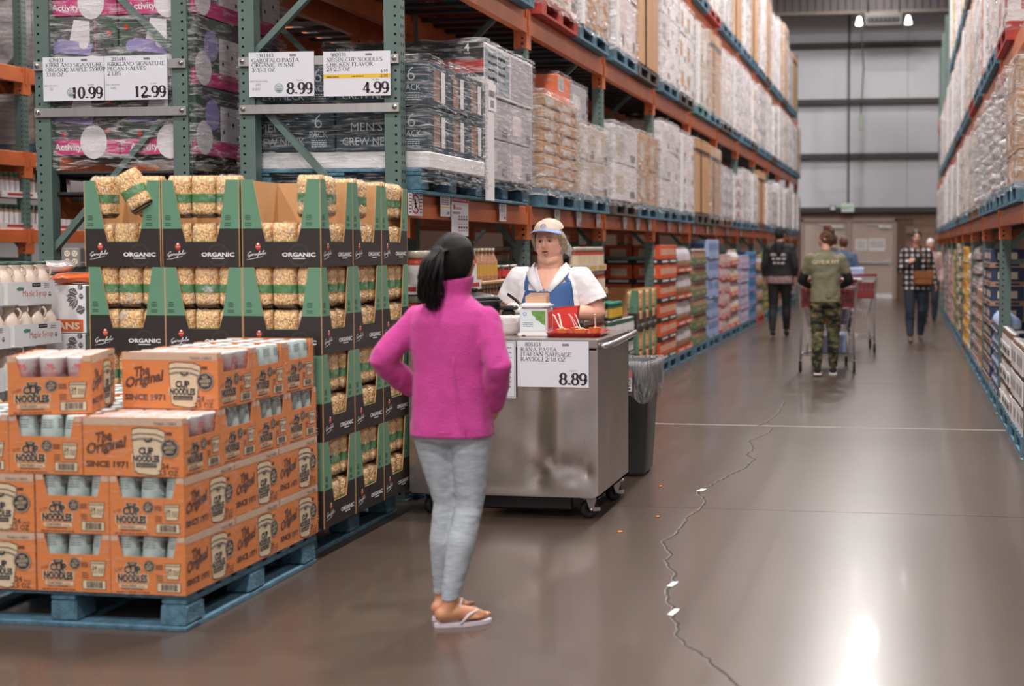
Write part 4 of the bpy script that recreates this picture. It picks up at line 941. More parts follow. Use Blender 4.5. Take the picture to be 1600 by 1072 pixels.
pallet(-3.235, 6.755, 0, 'blue wooden pallet on the floor under the pasta display trays', 'blue', True)
LN = ['bottom', 'second', 'third', 'top']
def pasta_tray(k, c, r):
    jx = {3: -.012, 2: .006}.get(k, 0)*(2-c)/2 + RND.uniform(-.003,.003); x = -2.645 - TW/2 - (2-c)*.3895 + (jx if c < 2 else 0); y = 6.185 + TD/2 + r*.384 + RND.uniform(-.002,.002); z = .142 + k*.4045
    side = c == 2; front = r == 0
    where = (f'{["left","middle","corner"][c]} tray of the front face' if front else f'{["corner","middle","far"][r]} tray of the aisle side')
    t = thing('pasta_tray', f'sage green and black pasta tray, {LN[k]} layer, {where}', 'display tray', (x, y, z), 0, 'sage green and black pasta trays')
    obj('tray_body', TRAY['body'], t); obj('printing', TRAY['print'], t)
    sp = []
    if front: sp += [(-.122+i*.122, -.128, 'front') for i in range(3)]
    if side: sp += [(.128, -.128+.126*j, 'side') for j in range(0 if not front else 1, 3)]
    for tier in range(2):
        for (bx, by, w_) in sp:
            if front and not side and k < 1 and c < 2: continue
            if tier == 1 and k == 3 and ((c == 2 and r == 0 and w_ == 'front' and bx < .1) or (c == 2 and r == 0 and w_ == 'side' and by > .1) or (c == 2 and r == 1 and by > .1)): continue
            tl = None; xx, yy = x+bx, y+by; rz = RND.uniform(-.12,.12) + (PI/2 if w_ == 'side' and by > -.1 else 0)
            if k == 3 and c == 0 and r == 0 and tier == 1 and abs(bx) < .01: continue
            zz = z + .006 + tier*.2005 + (.004 if tier else 0) + (.016 if tier and k == 3 else 0)
            pos = (['left','middle','right'][int(round((bx+.122)/.122))] if w_ == 'front' else ['near','middle','far'][int(round((by+.128)/.126))]); pasta_bag(xx, yy, zz, rz, f'{pos} penne bag, {"upper" if tier else "lower"} tier, {LN[k]} layer {where.replace(" of the", ",")}, {"facing front" if w_ == "front" else "facing the aisle"}')
for k in range(4):
    for c in range(3):
        for r in range(3):
            if r == 0 or c == 2: pasta_tray(k, c, r)
pasta_bag(-3.515, 6.20, .142+3*.4045+.265, .12, 'penne bag leaning tilted out of the top left tray', (-.06, -.52))
# ---------------------------------------------------------------- maple syrup
M_JUG = mat('jug_cream', '#dfcabb', .32, coat=.3); M_CAP = mat('cap_dark_green', '#3c5a4a', .5); M_SYR = mat('syrup_red', '#cf4d40', .55); M_SYG = mat('syrup_teal', '#4f8272', .55)
jm = MB().lathe([(.036,0),(.046,.01),(.050,.05),(.0505,.105),(.047,.128),(.038,.150),(.029,.166),(.0255,.178),(.029,.190),(.030,.198),(.029,.2)], M_JUG, 20).tube([(.024,0,.192),(.046,0,.188),(.056,0,.172),(.054,0,.150),(.046,0,.138)], .006, M_JUG, 8).mesh('jug_body')
cp = MB().lathe([(.031,.0),(.032,.003),(.032,.013),(.029,.016)], M_CAP, 20).mesh('cap')
st = MB(); w, dd, h, t_ = .445, .222, .115, .004
for sx in (-1,1): st.box(*sorted((sx*dd/2,sx*(dd/2-t_))),-w/2+.02,w/2-.02,0,h,M_WHITE)
for sy in (-1,1): st.box(-dd/2+.02,dd/2-.02,*sorted((sy*w/2,sy*(w/2-t_))),0,h,M_WHITE)
for sx in (-1,1):
    for sy in (-1,1): st.add([(sx*dd/2,sy*(w/2-.02),0),(sx*(dd/2-.02),sy*w/2,0),(sx*(dd/2-.02),sy*w/2,h),(sx*dd/2,sy*(w/2-.02),h)],[(0,1,2,3)],M_WHITE)
st.box(-dd/2+t_,dd/2-t_,-w/2+t_,w/2-t_,0,t_,M_WHITE); st = st.mesh('tray_body')
P = Print(); P.text('Maple Syrup', .145,.040,.032,M_SYR,'l',-.01,1,0,fit=.205); P.rect(.225,.30,.088,.108,M_INK); P.text('KIRKLAND',.262,.094,.008,M_WHITE,'c',0,2,fit=.06)
P.poly([(.095,.083),(.115,.09),(.155,.086),(.15,.072),(.115,.07),(.1,.074)],M_SYG); P.disc(.378,.047,.012,M_GREYINK); P.rect(.368,.388,.047,.052,M_WHITE,2); P.greek(.33,.375,.1,.004,M_GREYINK,3,.009)
stp = P.build(on_side(dd/2,-w/2,0),.0009).mesh('printing')
for k in range(5):
    for c in range(3):
        x = -4.605 + (.012 if k % 2 else 0); y = 6.785 - c*.45 + (.03 if k % 2 else 0); z = .285 + .2165*k
        ps = f'{["rear","middle","nearest"][c]} stack, {["lowest","second","third","fourth","top"][k]} layer'
        t = thing('syrup_tray', f'white maple syrup tray, {ps}', 'tray', (x, y, z), 0, 'white maple syrup trays')
        obj('tray_body', st, t); obj('printing', stp, t)
        for i in range(4):
            for j in range(2):
                if j and k < 4: continue
                g = thing('syrup_jug', f'cream syrup jug, {"inner" if j else "outer"} row, {ORD[i]} from near, {ps}', 'jug', (x+.053-j*.106, y-.162+.108*i, z+.005), (1.1 if k == 4 else (2.5 if i % 2 else .6)) + RND.uniform(-.2,.2), 'cream maple syrup jugs')
                obj('jug_body', jm, g); obj('cap', cp, g, (0,0,.1985)) if k == 4 else None
pallet(-4.78, 6.42, 0, 'lower of two blue pallets under the syrup trays', 'blue', False)
pallet(-4.78, 6.42, .142, 'upper of two blue pallets under the syrup trays', 'blue', False)
# ---------------------------------------------------------------- pecans
M_PECG = mat('pecan_side_grey_green', '#6f7f72', .6); M_PECO = mat('pecan_orange', '#d0602c', .6); M_NUT = mat('nut_engraving', '#5a5557', .6)
pc = MB().cbox(-.2,.2,-.17,.17,0,.262,M_WHITE,.004); pc.add([(.2005,-.165,.004),(.2005,.165,.004),(.2005,.165,.258),(.2005,-.165,.258)],[(0,1,2,3)],M_PECG)
P = Print(); P.rect(.02,.385,.01,.075,M_PECO); P.text('PECANS',.365,.024,.036,mat('pecan_letters','#e8cdb8',.6),'r',.04,2,fit=.25)
def leaf(u, v, l, w_, a):
    c, s = math.cos(a), math.sin(a); pts = []
    for i in range(13):
        tt = i/12; pts.append((tt*l, w_*math.sin(PI*tt)))
    for i in range(11,0,-1): tt = i/12; pts.append((tt*l, -w_*math.sin(PI*tt)))
    q = [(u+x*c-y*s, v+x*s+y*c) for x, y in pts]; P.poly(q, M_NUT); P.line([(u, v), (u+l*c, v+l*s)], .002, M_WHITE, 2)
    for f in (.3,.5,.7): P.line([(u+l*f*c, v+l*f*s), (u+l*(f+.12)*c-w_*.8*s, v+l*(f+.12)*s+w_*.8*c)], .0012, M_WHITE, 2)
for a_ in (2.9,3.3,3.8,4.2): leaf(.355,.19,.07,.014,a_)
leaf(.30,.235,.06,.022,-.35); leaf(.365,.235,.035,.016,1.2); leaf(.342,.12,.058,.024,.3); leaf(.36,.20,.03,.016,.1)
P.build(on_front(-.2,-.1705,0), mb=pc); pcm = pc.mesh('box_body')
for k in range(4):
    t = thing('pecan_box', f'white pecan box with nut drawing and orange band, {["lowest","second","third","topmost"][k]} of its stack', 'box', (-4.605+.008*k, 7.26, .142+k*.2655+.04), 0, 'white pecan boxes')
    obj('box_body', pcm, t)
MB().box(-4.86,-4.34,7.08,7.45,.0,.181,M_KRAFT).ob('base_carton'); tag(bpy.data.objects['base_carton'], 'flat brown carton on the floor under the pecan box stack', 'carton')
M_POUCH = mat('pouch_orange_film', '#da6430', .25, coat=.5, bump=.6, bscale=18); M_POUCHS = mat('pouch_silver_film', '#cfc4c2', .2, .3, bump=.8, bscale=22)
def pouch_mesh(v, m):
    def mk():
        mb = MB(); n, q = 14, 8; vs = []; fs = []
        for j in range(q+1):
            for i in range(n):
                a = 2*PI*i/n; tt = j/q*2-1; k = (1-abs(tt)**3)**.5 if abs(tt) < 1 else 0; x = tt*.115; y = math.cos(a)*.075*(.55+.45*k); z = math.sin(a)*.03*k
                dsp = .010*noise.noise(Vector((x*16+v*7, y*16, z*16))); vs.append((x+dsp, y+dsp, .03+z+dsp*1.4))
        for j in range(q):
            for i in range(n): fs.append((j*n+i, j*n+(i+1)%n, (j+1)*n+(i+1)%n, (j+1)*n+i))
        return mb.add(vs, fs, m, True).mesh('pouch_body')
    return cached(('pouch', v, m.name), mk)
for i, (x, y, z, rz, m, lb) in enumerate(((-4.72,7.2,1.262,.2,M_POUCHS,'silver and orange pecan pouch lying leftmost on the pecan boxes'),(-4.575,7.26,1.262,-.5,M_POUCH,'orange pecan pouch with a pointed corner beside the silver one'),(-4.49,7.16,1.262,.9,M_POUCH,'orange pecan pouch at the right front corner of the box top'),(-4.45,7.36,1.262,.1,M_POUCH,'orange pecan pouch at the right rear of the box top'),(-4.66,7.24,1.325,.4,M_POUCHS,'crumpled silver pouch piled highest on the pecan boxes'))):
    t = thing('pecan_pouch', lb, 'pouch', (x, y, z-.016), rz, 'pecan pouches'); obj('pouch_body', pouch_mesh(i, m), t)
# outlet box on the brace of the left frame
ob_ = thing('outlet_box', 'steel outlet box with four round cream sockets on the left end frame', 'outlet', (-4.79, 7.655, 1.385))
MB().cbox(-.056,.056,-.04,.04,-.056,.056,M_GALV,.006).tube([(.05,.0,-.03),(.14,.0,-.05),(.3,.02,-.05)],.011,M_GALV,8).ob('steel_box', ob_)
M_SOCK = mat('socket_cream', '#dfd0b4', .4)
for sx in (-.024,.024):
    for sz in (-.024,.024):
        P = Print(); P.disc(sx,sz,.0185,M_SOCK); P.rect(sx-.008,sx-.005,sz,sz+.008,M_INK,2); P.rect(sx+.005,sx+.008,sz,sz+.008,M_INK,2); P.disc(sx,sz-.007,.003,M_INK,2,8)
        obj('socket', P.build(on_front(0,-.0405,0),.001).mesh('socket'), ob_)
# ================================================================ goods standing on the floor under the racks
def pm(n, c, **k): return mat('goods_' + n, c, k.pop('rough', .5), obvar=k.pop('obvar', .08), **k)
G = {n: pm(n, c) for n, c in dict(orange='#d2562c', black='#262428', white='#dcd6d6', green='#5d7a55', dgreen='#33523f', blue='#5672a8', lblue='#9fb2d6', sky='#4a86b8', lilac='#a99dbb', yellow='#d6a93a', red='#b5362f', brown='#7f6353', kraft='#b08863', grey='#a49da0', silver='#b9b4b8', cream='#d8c6ac', teal='#2f8a72', navy='#2e3a5c', pink='#c9a09d', tan='#a9876c').items()}
M_GLASS = mat('jar_glass_dark', '#3d2018', .15, coat=.6); M_SAUCE = mat('sauce_red', '#a5402a', .3, coat=.5); M_LIDW = mat('jar_lid_gold', '#cbbfae', .3, .3); M_TEA = mat('bottle_amber', '#b08064', .2, coat=.5); M_PEAR = mat('jar_yellow_fruit', '#c79a45', .3, coat=.4)
def prod(shape, w, d, h, m, m2, m3=None):
    def mk():
        mb = MB()
        if shape == 'box':
            mb.cbox(-d/2, d/2, -w/2, w/2, 0, h, m, .003)
            for p, q in (((d/2+.001), 1), ((-d/2-.001), -1)):
                mb.add([(p,-w*.3*q,h*.45),(p,w*.3*q,h*.45),(p,w*.3*q,h*.8),(p,-w*.3*q,h*.8)], [(0,1,2,3)], m2)
            mb.add([(-d*.3,-w/2-.001,h*.4),(d*.3,-w/2-.001,h*.4),(d*.3,-w/2-.001,h*.8),(-d*.3,-w/2-.001,h*.8)], [(0,1,2,3)], m2)
        elif shape == 'can': mb.lathe([(w*.46,0),(w*.49,.006),(w*.49,h*.2),(w*.49,h*.75),(w*.49,h-.006),(w*.45,h)], m, 12, ms=[M_GALV,m,m2,m,M_GALV])
        elif shape == 'jar': mb.lathe([(w*.44,0),(w*.48,.01),(w*.48,h*.16),(w*.48,h*.66),(w*.48,h*.74),(w*.36,h*.82),(w*.4,h*.83),(w*.4,h*.98),(w*.37,h)], m, 12, ms=[m,m,m2,m,m,m,m3 or M_LIDW,m3 or M_LIDW])
        elif shape == 'bottle': mb.lathe([(w*.42,0),(w*.46,.01),(w*.46,h*.15),(w*.46,h*.5),(w*.44,h*.6),(w*.18,h*.8),(w*.16,h*.9),(w*.19,h*.9),(w*.19,h)], m, 12, ms=[m,m,m2,m,m,m,m3 or m2,m3 or m2])
        elif shape == 'pouch':
            n, q = 12, 7; vs = []; fs = []
            for j in range(q+1):
                t = j/q; k = (math.sin(PI*min(1,t*.9+.1)))**.5
                for i in range(n):
                    a = 2*PI*i/n; dn = 1+.08*noise.noise(Vector((math.cos(a)*2, math.sin(a)*2, t*3+w*50)))
                    vs.append((math.copysign(abs(math.cos(a))**.6, math.cos(a))*d/2*k*dn, math.copysign(abs(math.sin(a))**.6, math.sin(a))*w/2*(.85+.15*k)*dn, t*h))
            for j in range(q):
                for i in range(n): fs.append((j*n+i, j*n+(i+1)%n, (j+1)*n+(i+1)%n, (j+1)*n+i))
            mb.add(vs, fs[:n*3], m2, True).add(vs, fs[n*3:], m, True)
        return mb.mesh({'box':'box','can':'can','jar':'jar','bottle':'bottle','pouch':'pouch'}[shape])
    return cached(('prod', shape, round(w,3), round(d,3), round(h,3), m.name, m2.name), mk)
def tray_box(ux, uy, h, m, m2, full):
    def mk():
        mb = MB(); t = .005
        for sy in (-1,1): mb.box(-ux/2, ux/2, *sorted((sy*uy/2, sy*(uy/2-t))), 0, h, m)
        for sx in (-1,1): mb.box(*sorted((sx*ux/2, sx*(ux/2-t))), -uy/2+t, uy/2-t, 0, h, m)
        mb.box(-ux/2+t, ux/2-t, -uy/2+t, uy/2-t, 0, t, m)
        for sx in (-1, 1): mb.add([(sx*(ux/2+.001),-uy*.35*sx,h*.3),(sx*(ux/2+.001),uy*.35*sx,h*.3),(sx*(ux/2+.001),uy*.35*sx,h*.72),(sx*(ux/2+.001),-uy*.35*sx,h*.72)], [(0,1,2,3)], m2)
        mb.add([(-ux*.35,-uy/2-.001,h*.3),(ux*.35,-uy/2-.001,h*.3),(ux*.35,-uy/2-.001,h*.72),(-ux*.35,-uy/2-.001,h*.72)], [(0,1,2,3)], m2)
        return mb.mesh('tray_body')
    return cached(('tb', round(ux,3), round(uy,3), round(h,3), m.name, m2.name), mk)
def stack(x, y, side, name, cat, desc, tm, tm2, th, shape, pmat, pm2, layers, across, nprod, H, ends=False, pal='blue', palnear=False, lid=None, rows=1, z0=.142, where=''):
    """a pallet stack of trays: the column towards the aisle, and the near end face where it shows"""
    far = y > 24
    if pal: pallet(x, y, 0, f"{PNAME[pal]} under the {desc} stack{where}", pal, palnear, 0, 'wooden pallets on the floor')
    uy = 1.16/across; ux = .33; lh = (H - z0)/layers
    cols = [2] + ([1, 0] if ends else [])
    for k in range(layers):
        for c in range(across):
            for ci in cols:
                if ci < 2 and c > 0: continue
                xx = x + side*(-.335 + .335*ci)
                yy = y - .58 + uy*(c+.5)
                t = thing(name, f"{desc} tray, {ORD[k]} layer, {ORD[c]} from near{', ' + ['inner','middle'][ci] + ' column' if ci < 2 else ''}{where}", cat, (xx + RND.uniform(-.006,.006), yy, z0 + k*lh), RND.uniform(-.01,.01), f"{desc} trays{where}")
                obj('tray_body', tray_box(ux-.004, uy-.006, th, tm, tm2, False), t)
                pw = (uy-.02)/nprod
                for i in range(nprod):
                    for r in range(1 if shape == 'box' or far else rows):
                        d = ux-.02 if shape == 'box' else (pw if shape != 'pouch' else .2)
                        px = 0 if shape == 'box' else side*(ux/2-.012-d/2 - r*d)
                        obj(shape, prod(shape, pw-.003, d, lh-.012, pmat, pm2, lid), t, (px, -uy/2+.01+pw*(i+.5), .006))
XL, XR = -3.235, 1.30
def YL(i): return YF[i//2] + (.71 if i % 2 == 0 else 1.975)
def YR(i): return 12.52-BAY+BAY*(i//2) + (.71 if i % 2 == 0 else 1.975)
# ---- left side, behind the sampling cart
stack(XL, YL(0), 1, 'jar_tray', 'tray', 'red sauce jar', G['white'], G['red'], .06, 'jar', M_SAUCE, G['white'], 5, 3, 3, 1.43, False, 'blue', True, M_LIDW, 1, where=' behind the girl')
stack(XL, YL(1), 1, 'bottle_tray', 'tray', 'amber bottle', G['kraft'], G['white'], .05, 'bottle', M_TEA, M_PEAR, 4, 3, 5, 1.20, False, 'wood', False, G['cream'], 1, where=' behind the cart')
for i in range(6):
    g = thing('glass_bottle', f'amber glass bottle, {ORD[i]} from the near end of the row above the wooden board', 'bottle', (-2.80+.0*i, 9.02+.085*i, 1.222), 0, 'amber bottles on the wooden board')
    obj('bottle', prod('bottle', .08, .08, .215, M_TEA, M_PEAR, G['cream']), g)
tag(MB().cbox(-3.7,-2.72,8.98,10.27,1.20,1.22,G['kraft'],.004).ob('board'), 'pale wooden board lying on top of the amber bottle trays', 'board')
for i in range(5):
    g = thing('lidded_jar', f'dark jar with cream lid on the wooden board, {ORD[i]} from the bottles', 'jar', (-2.83-.03*(i%2), 9.58+.115*i, 1.222), 0, 'dark jars with cream lids'); obj('jar', prod('jar', .1, .1, .095, M_GLASS, G['red'], M_LIDW), g)
for r in range(2):
    for i in range(9):
        g = thing('preserve_jar', f'dark preserve jar deep on the board, {"front" if r == 0 else "rear"} row, {ORD[i]} from near', 'jar', (-3.15-.14*r, 9.08+.13*i, 1.222), 0, 'dark preserve jars deep in the rack'); obj('jar', prod('jar', .115, .115, .2, M_GLASS, G['brown'], M_LIDW), g)
stack(XL, YL(2), 1, 'jar_tray', 'tray', 'fruit jar', G['cream'], G['red'], .05, 'jar', M_SAUCE, G['cream'], 6, 3, 4, 1.30, False, 'blue', False, M_LIDW, 1, where=' behind the worker')
stack(XL, YL(3), 1, 'jar_tray', 'tray', 'yellow and red jar', G['cream'], G['yellow'], .055, 'jar', M_SAUCE, G['cream'], 6, 3, 4, 1.45, True, 'blue', False, M_LIDW, 1, where=' beside the worker')
stack(XL, YL(4), 1, 'bottle_tray', 'tray', 'green cheese shaker', G['dgreen'], G['grey'], .06, 'can', G['dgreen'], G['white'], 3, 3, 4, .74, True, 'blue', False, G['teal'], 1, where=' behind the bin')
for i in range(12):
    g = thing('cheese_shaker', f'green capped shaker bottle above the bin, {"front" if i < 6 else "rear"} row, {ORD[i%6]} from near', 'bottle', (-2.79-.09*(i//6), 13.30+.088*(i%6), .742), 0, 'green capped shaker bottles'); obj('can', prod('jar', .082, .082, .17, G['dgreen'], G['yellow'], G['teal']), g)
def gtray(k, c, ci, y):
    t = thing('pasta_tray', f'green and black pasta tray behind the bin, {ORD[k]} layer, {ORD[c]} from near{", inner" if ci else ""}', 'display tray', (-2.74-TW/2-ci*.39, y-.58+.387*(c+.5), .142+k*.428), 0, 'green pasta trays behind the bin')
    a = obj('tray_body', TRAY['body'], t); b_ = obj('printing', TRAY['print'], t); a.scale = b_.scale = (1,1,1.055)
    for j in range(3 if ci == 0 else 0):
        for q in range(2):
            o = obj('bag_body', BAGS[(j+q)%3][0], t, (.128, -.122+j*.122, .006+q*.205)); o.scale = (.95,.95,1)
pallet(XL, YL(5), 0, 'blue wooden pallet on the floor under the green pasta trays behind the bin', 'blue', False, 0, 'wooden pallets on the floor')
for k in range(2):
    for c in range(3):
        gtray(k, c, 0, YL(5))
        if c == 0: gtray(k, c, 1, YL(5))
LST = [
 (6, 'pasta_tray', 'orange pasta box', 'black', 'white', .055, 'box', 'orange', 'cream', 6, 2, 6, 1.47, True, 'blue'),
 (7, 'pouch_tray', 'grey pouch', 'orange', 'white', .05, 'pouch', 'silver', 'tan', 4, 2, 3, 1.46, False, 'blue'),
 (8, 'jar_tray', 'green and brown jar', 'green', 'tan', .09, 'jar', 'brown', 'tan', 6, 2, 5, 1.42, False, 'blue'),
 (9, 'pack_tray', 'blue pack', 'blue', 'white', .04, 'box', 'lblue', 'blue', 5, 2, 3, 1.55, False, 'blue'),
 (10, 'carton_tray', 'pale red printed carton', 'red', 'white', .04, 'box', 'pink', 'white', 6, 2, 3, 1.33, False, 'blue'),
 (11, 'bottle_tray', 'white bottle and orange', 'orange', 'white', .07, 'bottle', 'white', 'cream', 5, 2, 4, 1.40, False, 'blue'),
 (12, 'pack_tray', 'lilac pack', 'lilac', 'white', .05, 'box', 'lilac', 'white', 5, 2, 4, 1.30, False, 'blue'),
 (13, 'pack_tray', 'bright blue pack', 'sky', 'orange', .06, 'box', 'sky', 'navy', 5, 2, 4, 1.36, False, 'blue'),
 (14, 'bottle_tray', 'grey bottle', 'brown', 'tan', .05, 'bottle', 'grey', 'tan', 4, 2, 4, 1.28, False, 'red'),
 (15, 'pack_tray', 'green and yellow pack', 'green', 'yellow', .05, 'box', 'green', 'yellow', 5, 2, 4, 1.35, False, 'blue'),
 (16, 'pack_tray', 'pale green pack', 'green', 'white', .05, 'box', 'cream', 'green', 5, 2, 4, 1.3, False, 'blue'),
 (17, 'pack_tray', 'brown pack', 'brown', 'white', .05, 'box', 'tan', 'red', 4, 2, 3, 1.2, False, 'blue'),
 (18, 'pack_tray', 'white pack', 'grey', 'white', .05, 'box', 'white', 'blue', 4, 2, 3, 1.35, False, 'blue'),
 (19, 'pack_tray', 'red pack', 'red', 'white', .05, 'box', 'red', 'white', 4, 2, 3, 1.3, False, 'blue'),
 (20, 'pack_tray', 'navy pack', 'navy', 'white', .05, 'box', 'navy', 'white', 4, 2, 3, 1.3, False, 'blue')]
for i, nm, ds, a, b, th, sh, p1, p2, ly, ac, npd, H, en, pal in LST:
    stack(XL, YL(i), 1, nm, 'tray', ds, G[a], G[b], th, sh, G[p1], G[p2], ly, ac, npd, H, en, pal, where=' on the left')
RST = [
 (0, 'can_tray', 'white lettered carton', 'white', 'grey', .17, 'can', 'brown', 'white', 3, 4, 4, .76, False, 'blue'),
 (1, 'can_tray', 'brown can', 'white', 'dgreen', .10, 'can', 'brown', 'white', 3, 4, 4, .78, False, 'blue'),
 (2, 'pouch_tray', 'blue film pack', 'navy', 'white', .05, 'pouch', 'lblue', 'silver', 4, 3, 3, .86, False, 'blue'),
 (3, 'box_tray', 'brown and blue oval box', 'tan', 'navy', .05, 'box', 'navy', 'cream', 7, 3, 2, 1.43, False, 'blue'),
 (4, 'box_tray', 'plain brown box', 'kraft', 'white', .05, 'box', 'tan', 'kraft', 5, 2, 2, .98, False, 'blue'),
 (5, 'pouch_tray', 'grey and red sack', 'grey', 'red', .04, 'pouch', 'grey', 'white', 8, 2, 2, 1.47, False, 'blue'),
 (6, 'pouch_tray', 'pale sack', 'cream', 'red', .04, 'pouch', 'white', 'cream', 7, 2, 2, 1.4, False, 'blue'),
 (7, 'pack_tray', 'yellow pack', 'yellow', 'white', .05, 'box', 'yellow', 'orange', 6, 2, 4, 1.45, False, 'wood'),
 (8, 'bottle_tray', 'dark bottle', 'black', 'tan', .06, 'bottle', 'black', 'tan', 4, 2, 4, 1.4, False, 'blue'),
 (9, 'pack_tray', 'green and cream pack', 'green', 'cream', .05, 'box', 'cream', 'dgreen', 7, 2, 4, 1.5, False, 'blue'),
 (10, 'pack_tray', 'lime pack', 'green', 'yellow', .05, 'box', 'yellow', 'green', 6, 2, 4, 1.4, False, 'blue'),
 (11, 'pack_tray', 'pink pack', 'pink', 'red', .05, 'box', 'pink', 'white', 5, 2, 4, 1.3, False, 'blue'),
 (12, 'pack_tray', 'red and white pack', 'red', 'white', .05, 'box', 'white', 'red', 5, 2, 3, 1.3, False, 'blue'),
 (13, 'pack_tray', 'pale brown pack', 'tan', 'white', .05, 'box', 'tan', 'white', 5, 2, 3, 1.4, False, 'blue'),
 (14, 'pack_tray', 'grey pack', 'grey', 'white', .05, 'box', 'grey', 'white', 5, 2, 3, 1.3, False, 'blue'),
 (16, 'pack_tray', 'bright red pack', 'red', 'white', .05, 'box', 'red', 'white', 5, 2, 3, 1.5, False, 'blue')]
for i, nm, ds, a, b, th, sh, p1, p2, ly, ac, npd, H, en, pal in RST:
    stack(XR, YR(i), -1, nm, 'tray', ds, G[a], G[b], th, sh, G[p1], G[p2], ly, ac, npd, H, en, pal, where=' on the right')
stack(1.62, YR(1)-.1, -1, 'box_tray', 'tray', 'blue oval pack', G['navy'], G['cream'], .03, 'box', G['navy'], G['cream'], 6, 3, 2, 1.42, False, None, where=' deep in the right rack')
# jars on the shelves of the far-left rack, seen past the left end frame
for lv, z in enumerate((1.62, 1.93)):
    for c in range(5):
        t = thing('shaker_tray', f'tray of small white shakers, {"upper" if lv else "lower"} row of far left rack, {ORD[c]} from near', 'tray', (-8.78, 11.0+.62*c+ (0 if not lv else .02), z), 0, 'trays of small shakers on the far left rack')
        obj('tray_body', tray_box(.3, .58, .06, G['white'], G['red'], False), t)
        for j in range(7): obj('jar', prod('jar', .078, .078, .24, G['brown'], G['white'], G['red'] if c > 2 else G['dgreen']), t, (.1, -.25+.083*j, .006))
# ================================================================ sampling cart
def steel_mat():
    m = mat('brushed_steel', '#b5aca8', .3, .92, var=.07, vscale=3); nt = m.node_tree; N = nt.nodes; Lk = nt.links; b = N['Principled BSDF']
    tc = N.new('ShaderNodeTexCoord'); mp = N.new('ShaderNodeMapping'); mp.inputs['Scale'].default_value = (60, 60, 1.5); Lk.new(tc.outputs['Object'], mp.inputs[0])
    n1 = N.new('ShaderNodeTexNoise'); n1.inputs['Scale'].default_value = 5; n1.inputs['Detail'].default_value = 2; Lk.new(mp.outputs[0], n1.inputs[0])
    mr = N.new('ShaderNodeMapRange'); mr.inputs[3].default_value = .25; mr.inputs[4].default_value = .34; Lk.new(n1.outputs[0], mr.inputs[0]); Lk.new(mr.outputs[0], b.inputs['Roughness'])
    n2 = N.new('ShaderNodeTexNoise'); n2.inputs['Scale'].default_value = 3.2; n2.inputs['Detail'].default_value = 1; Lk.new(tc.outputs['Object'], n2.inputs[0])
    bp = N.new('ShaderNodeBump'); bp.inputs['Strength'].default_value = .35; bp.inputs['Distance'].default_value = .03; Lk.new(n2.outputs[0], bp.inputs['Height']); Lk.new(bp.outputs[0], b.inputs['Normal'])
    return m
M_STEEL = steel_mat()
CX0, CX1, CY0, CY1, CZ0, CZ1 = -2.622, -1.588, 7.27, 8.11, .125, .965
ct = thing('sampling_cart', 'stainless steel sampling cart on casters with price signs on its front', 'cart', ((CX0+CX1)/2, (CY0+CY1)/2, 0))
ox, oy = ct.location.x, ct.location.y; hw, hd_ = (CX1-CX0)/2, (CY1-CY0)/2
# dented front panel
def front_panel():
    mb = MB(); n, m = 60, 48; vs = []; r = random.Random(4)
    dents = [(.46*2*hw/1.034-.1+r.uniform(-.02,.02), .16, .02, .004)] + [(r.uniform(.15,.5), r.uniform(-.36,-.22), r.uniform(.010,.03), r.uniform(.003,.008)) for _ in range(14)]
    big = [(.10, -.05, .10, .012), (.33,-.02,.12,-.010), (.46,-.26,.06,.012), (-.2,.0,.15,.01)]
    for j in range(m+1):
        for i in range(n+1):
            x = -hw + 2*hw*i/n; z = CZ0 + (CZ1-.06-CZ0)*j/m; zz = z-.54; d = 0; e = min(1, i/4, (n-i)/4, j/3, (m-j)/3)
            for cx, cz, s_, a in dents + big: d += a*math.exp(-((x-cx)**2 + ((zz-cz)*(.45 if s_ > .09 else 1))**2)/(2*s_*s_))
            d += .010*math.exp(-((x-.20-.05*zz)/.05)**2)*(1/(1+math.exp(-(zz+.17)*40))) - .008*math.exp(-((x-.30)/.05)**2)*math.exp(-((zz+.05)/.25)**2)
            vs.append((x, -hd_ + d*e, z))
    fs = [(j*(n+1)+i, j*(n+1)+i+1, (j+1)*(n+1)+i+1, (j+1)*(n+1)+i) for j in range(m) for i in range(n)]
    return mb.add(vs, fs, M_STEEL, True)
front_panel().ob('front_panel', ct)
MB().box(-hw, hw, hd_-.01, hd_, CZ0, CZ1-.05, M_STEEL).box(hw-.008, hw, -hd_, hd_, CZ0, CZ1-.05, M_STEEL).box(-hw, -hw+.008, -hd_, hd_, CZ0, CZ1-.05, M_STEEL).box(-hw, hw, -hd_, hd_, CZ0, CZ0+.01, M_STEEL).ob('cabinet', ct)
MB().cbox(-hw-.006, hw+.006, -hd_-.008, hd_+.008, CZ1-.052, CZ1, M_STEEL, .006).ob('worktop', ct)
MB().tube([(hw+.0,-hd_+.03,.925),(hw+.045,-hd_+.05,.93),(hw+.06,-hd_+.12,.935),(hw+.06,hd_-.12,.955),(hw+.045,hd_-.05,.955),(hw+.0,hd_-.03,.95)], .017, M_CHROME, 10).ob('push_handle', ct)
MB().cbox(-hw+.35, hw-.16, -hd_+.1, hd_-.1, .035, CZ0-.002, M_BLACKPL, .01).ob('shadow_box', ct)  # black box standing in for the dark shadow under the cabinet
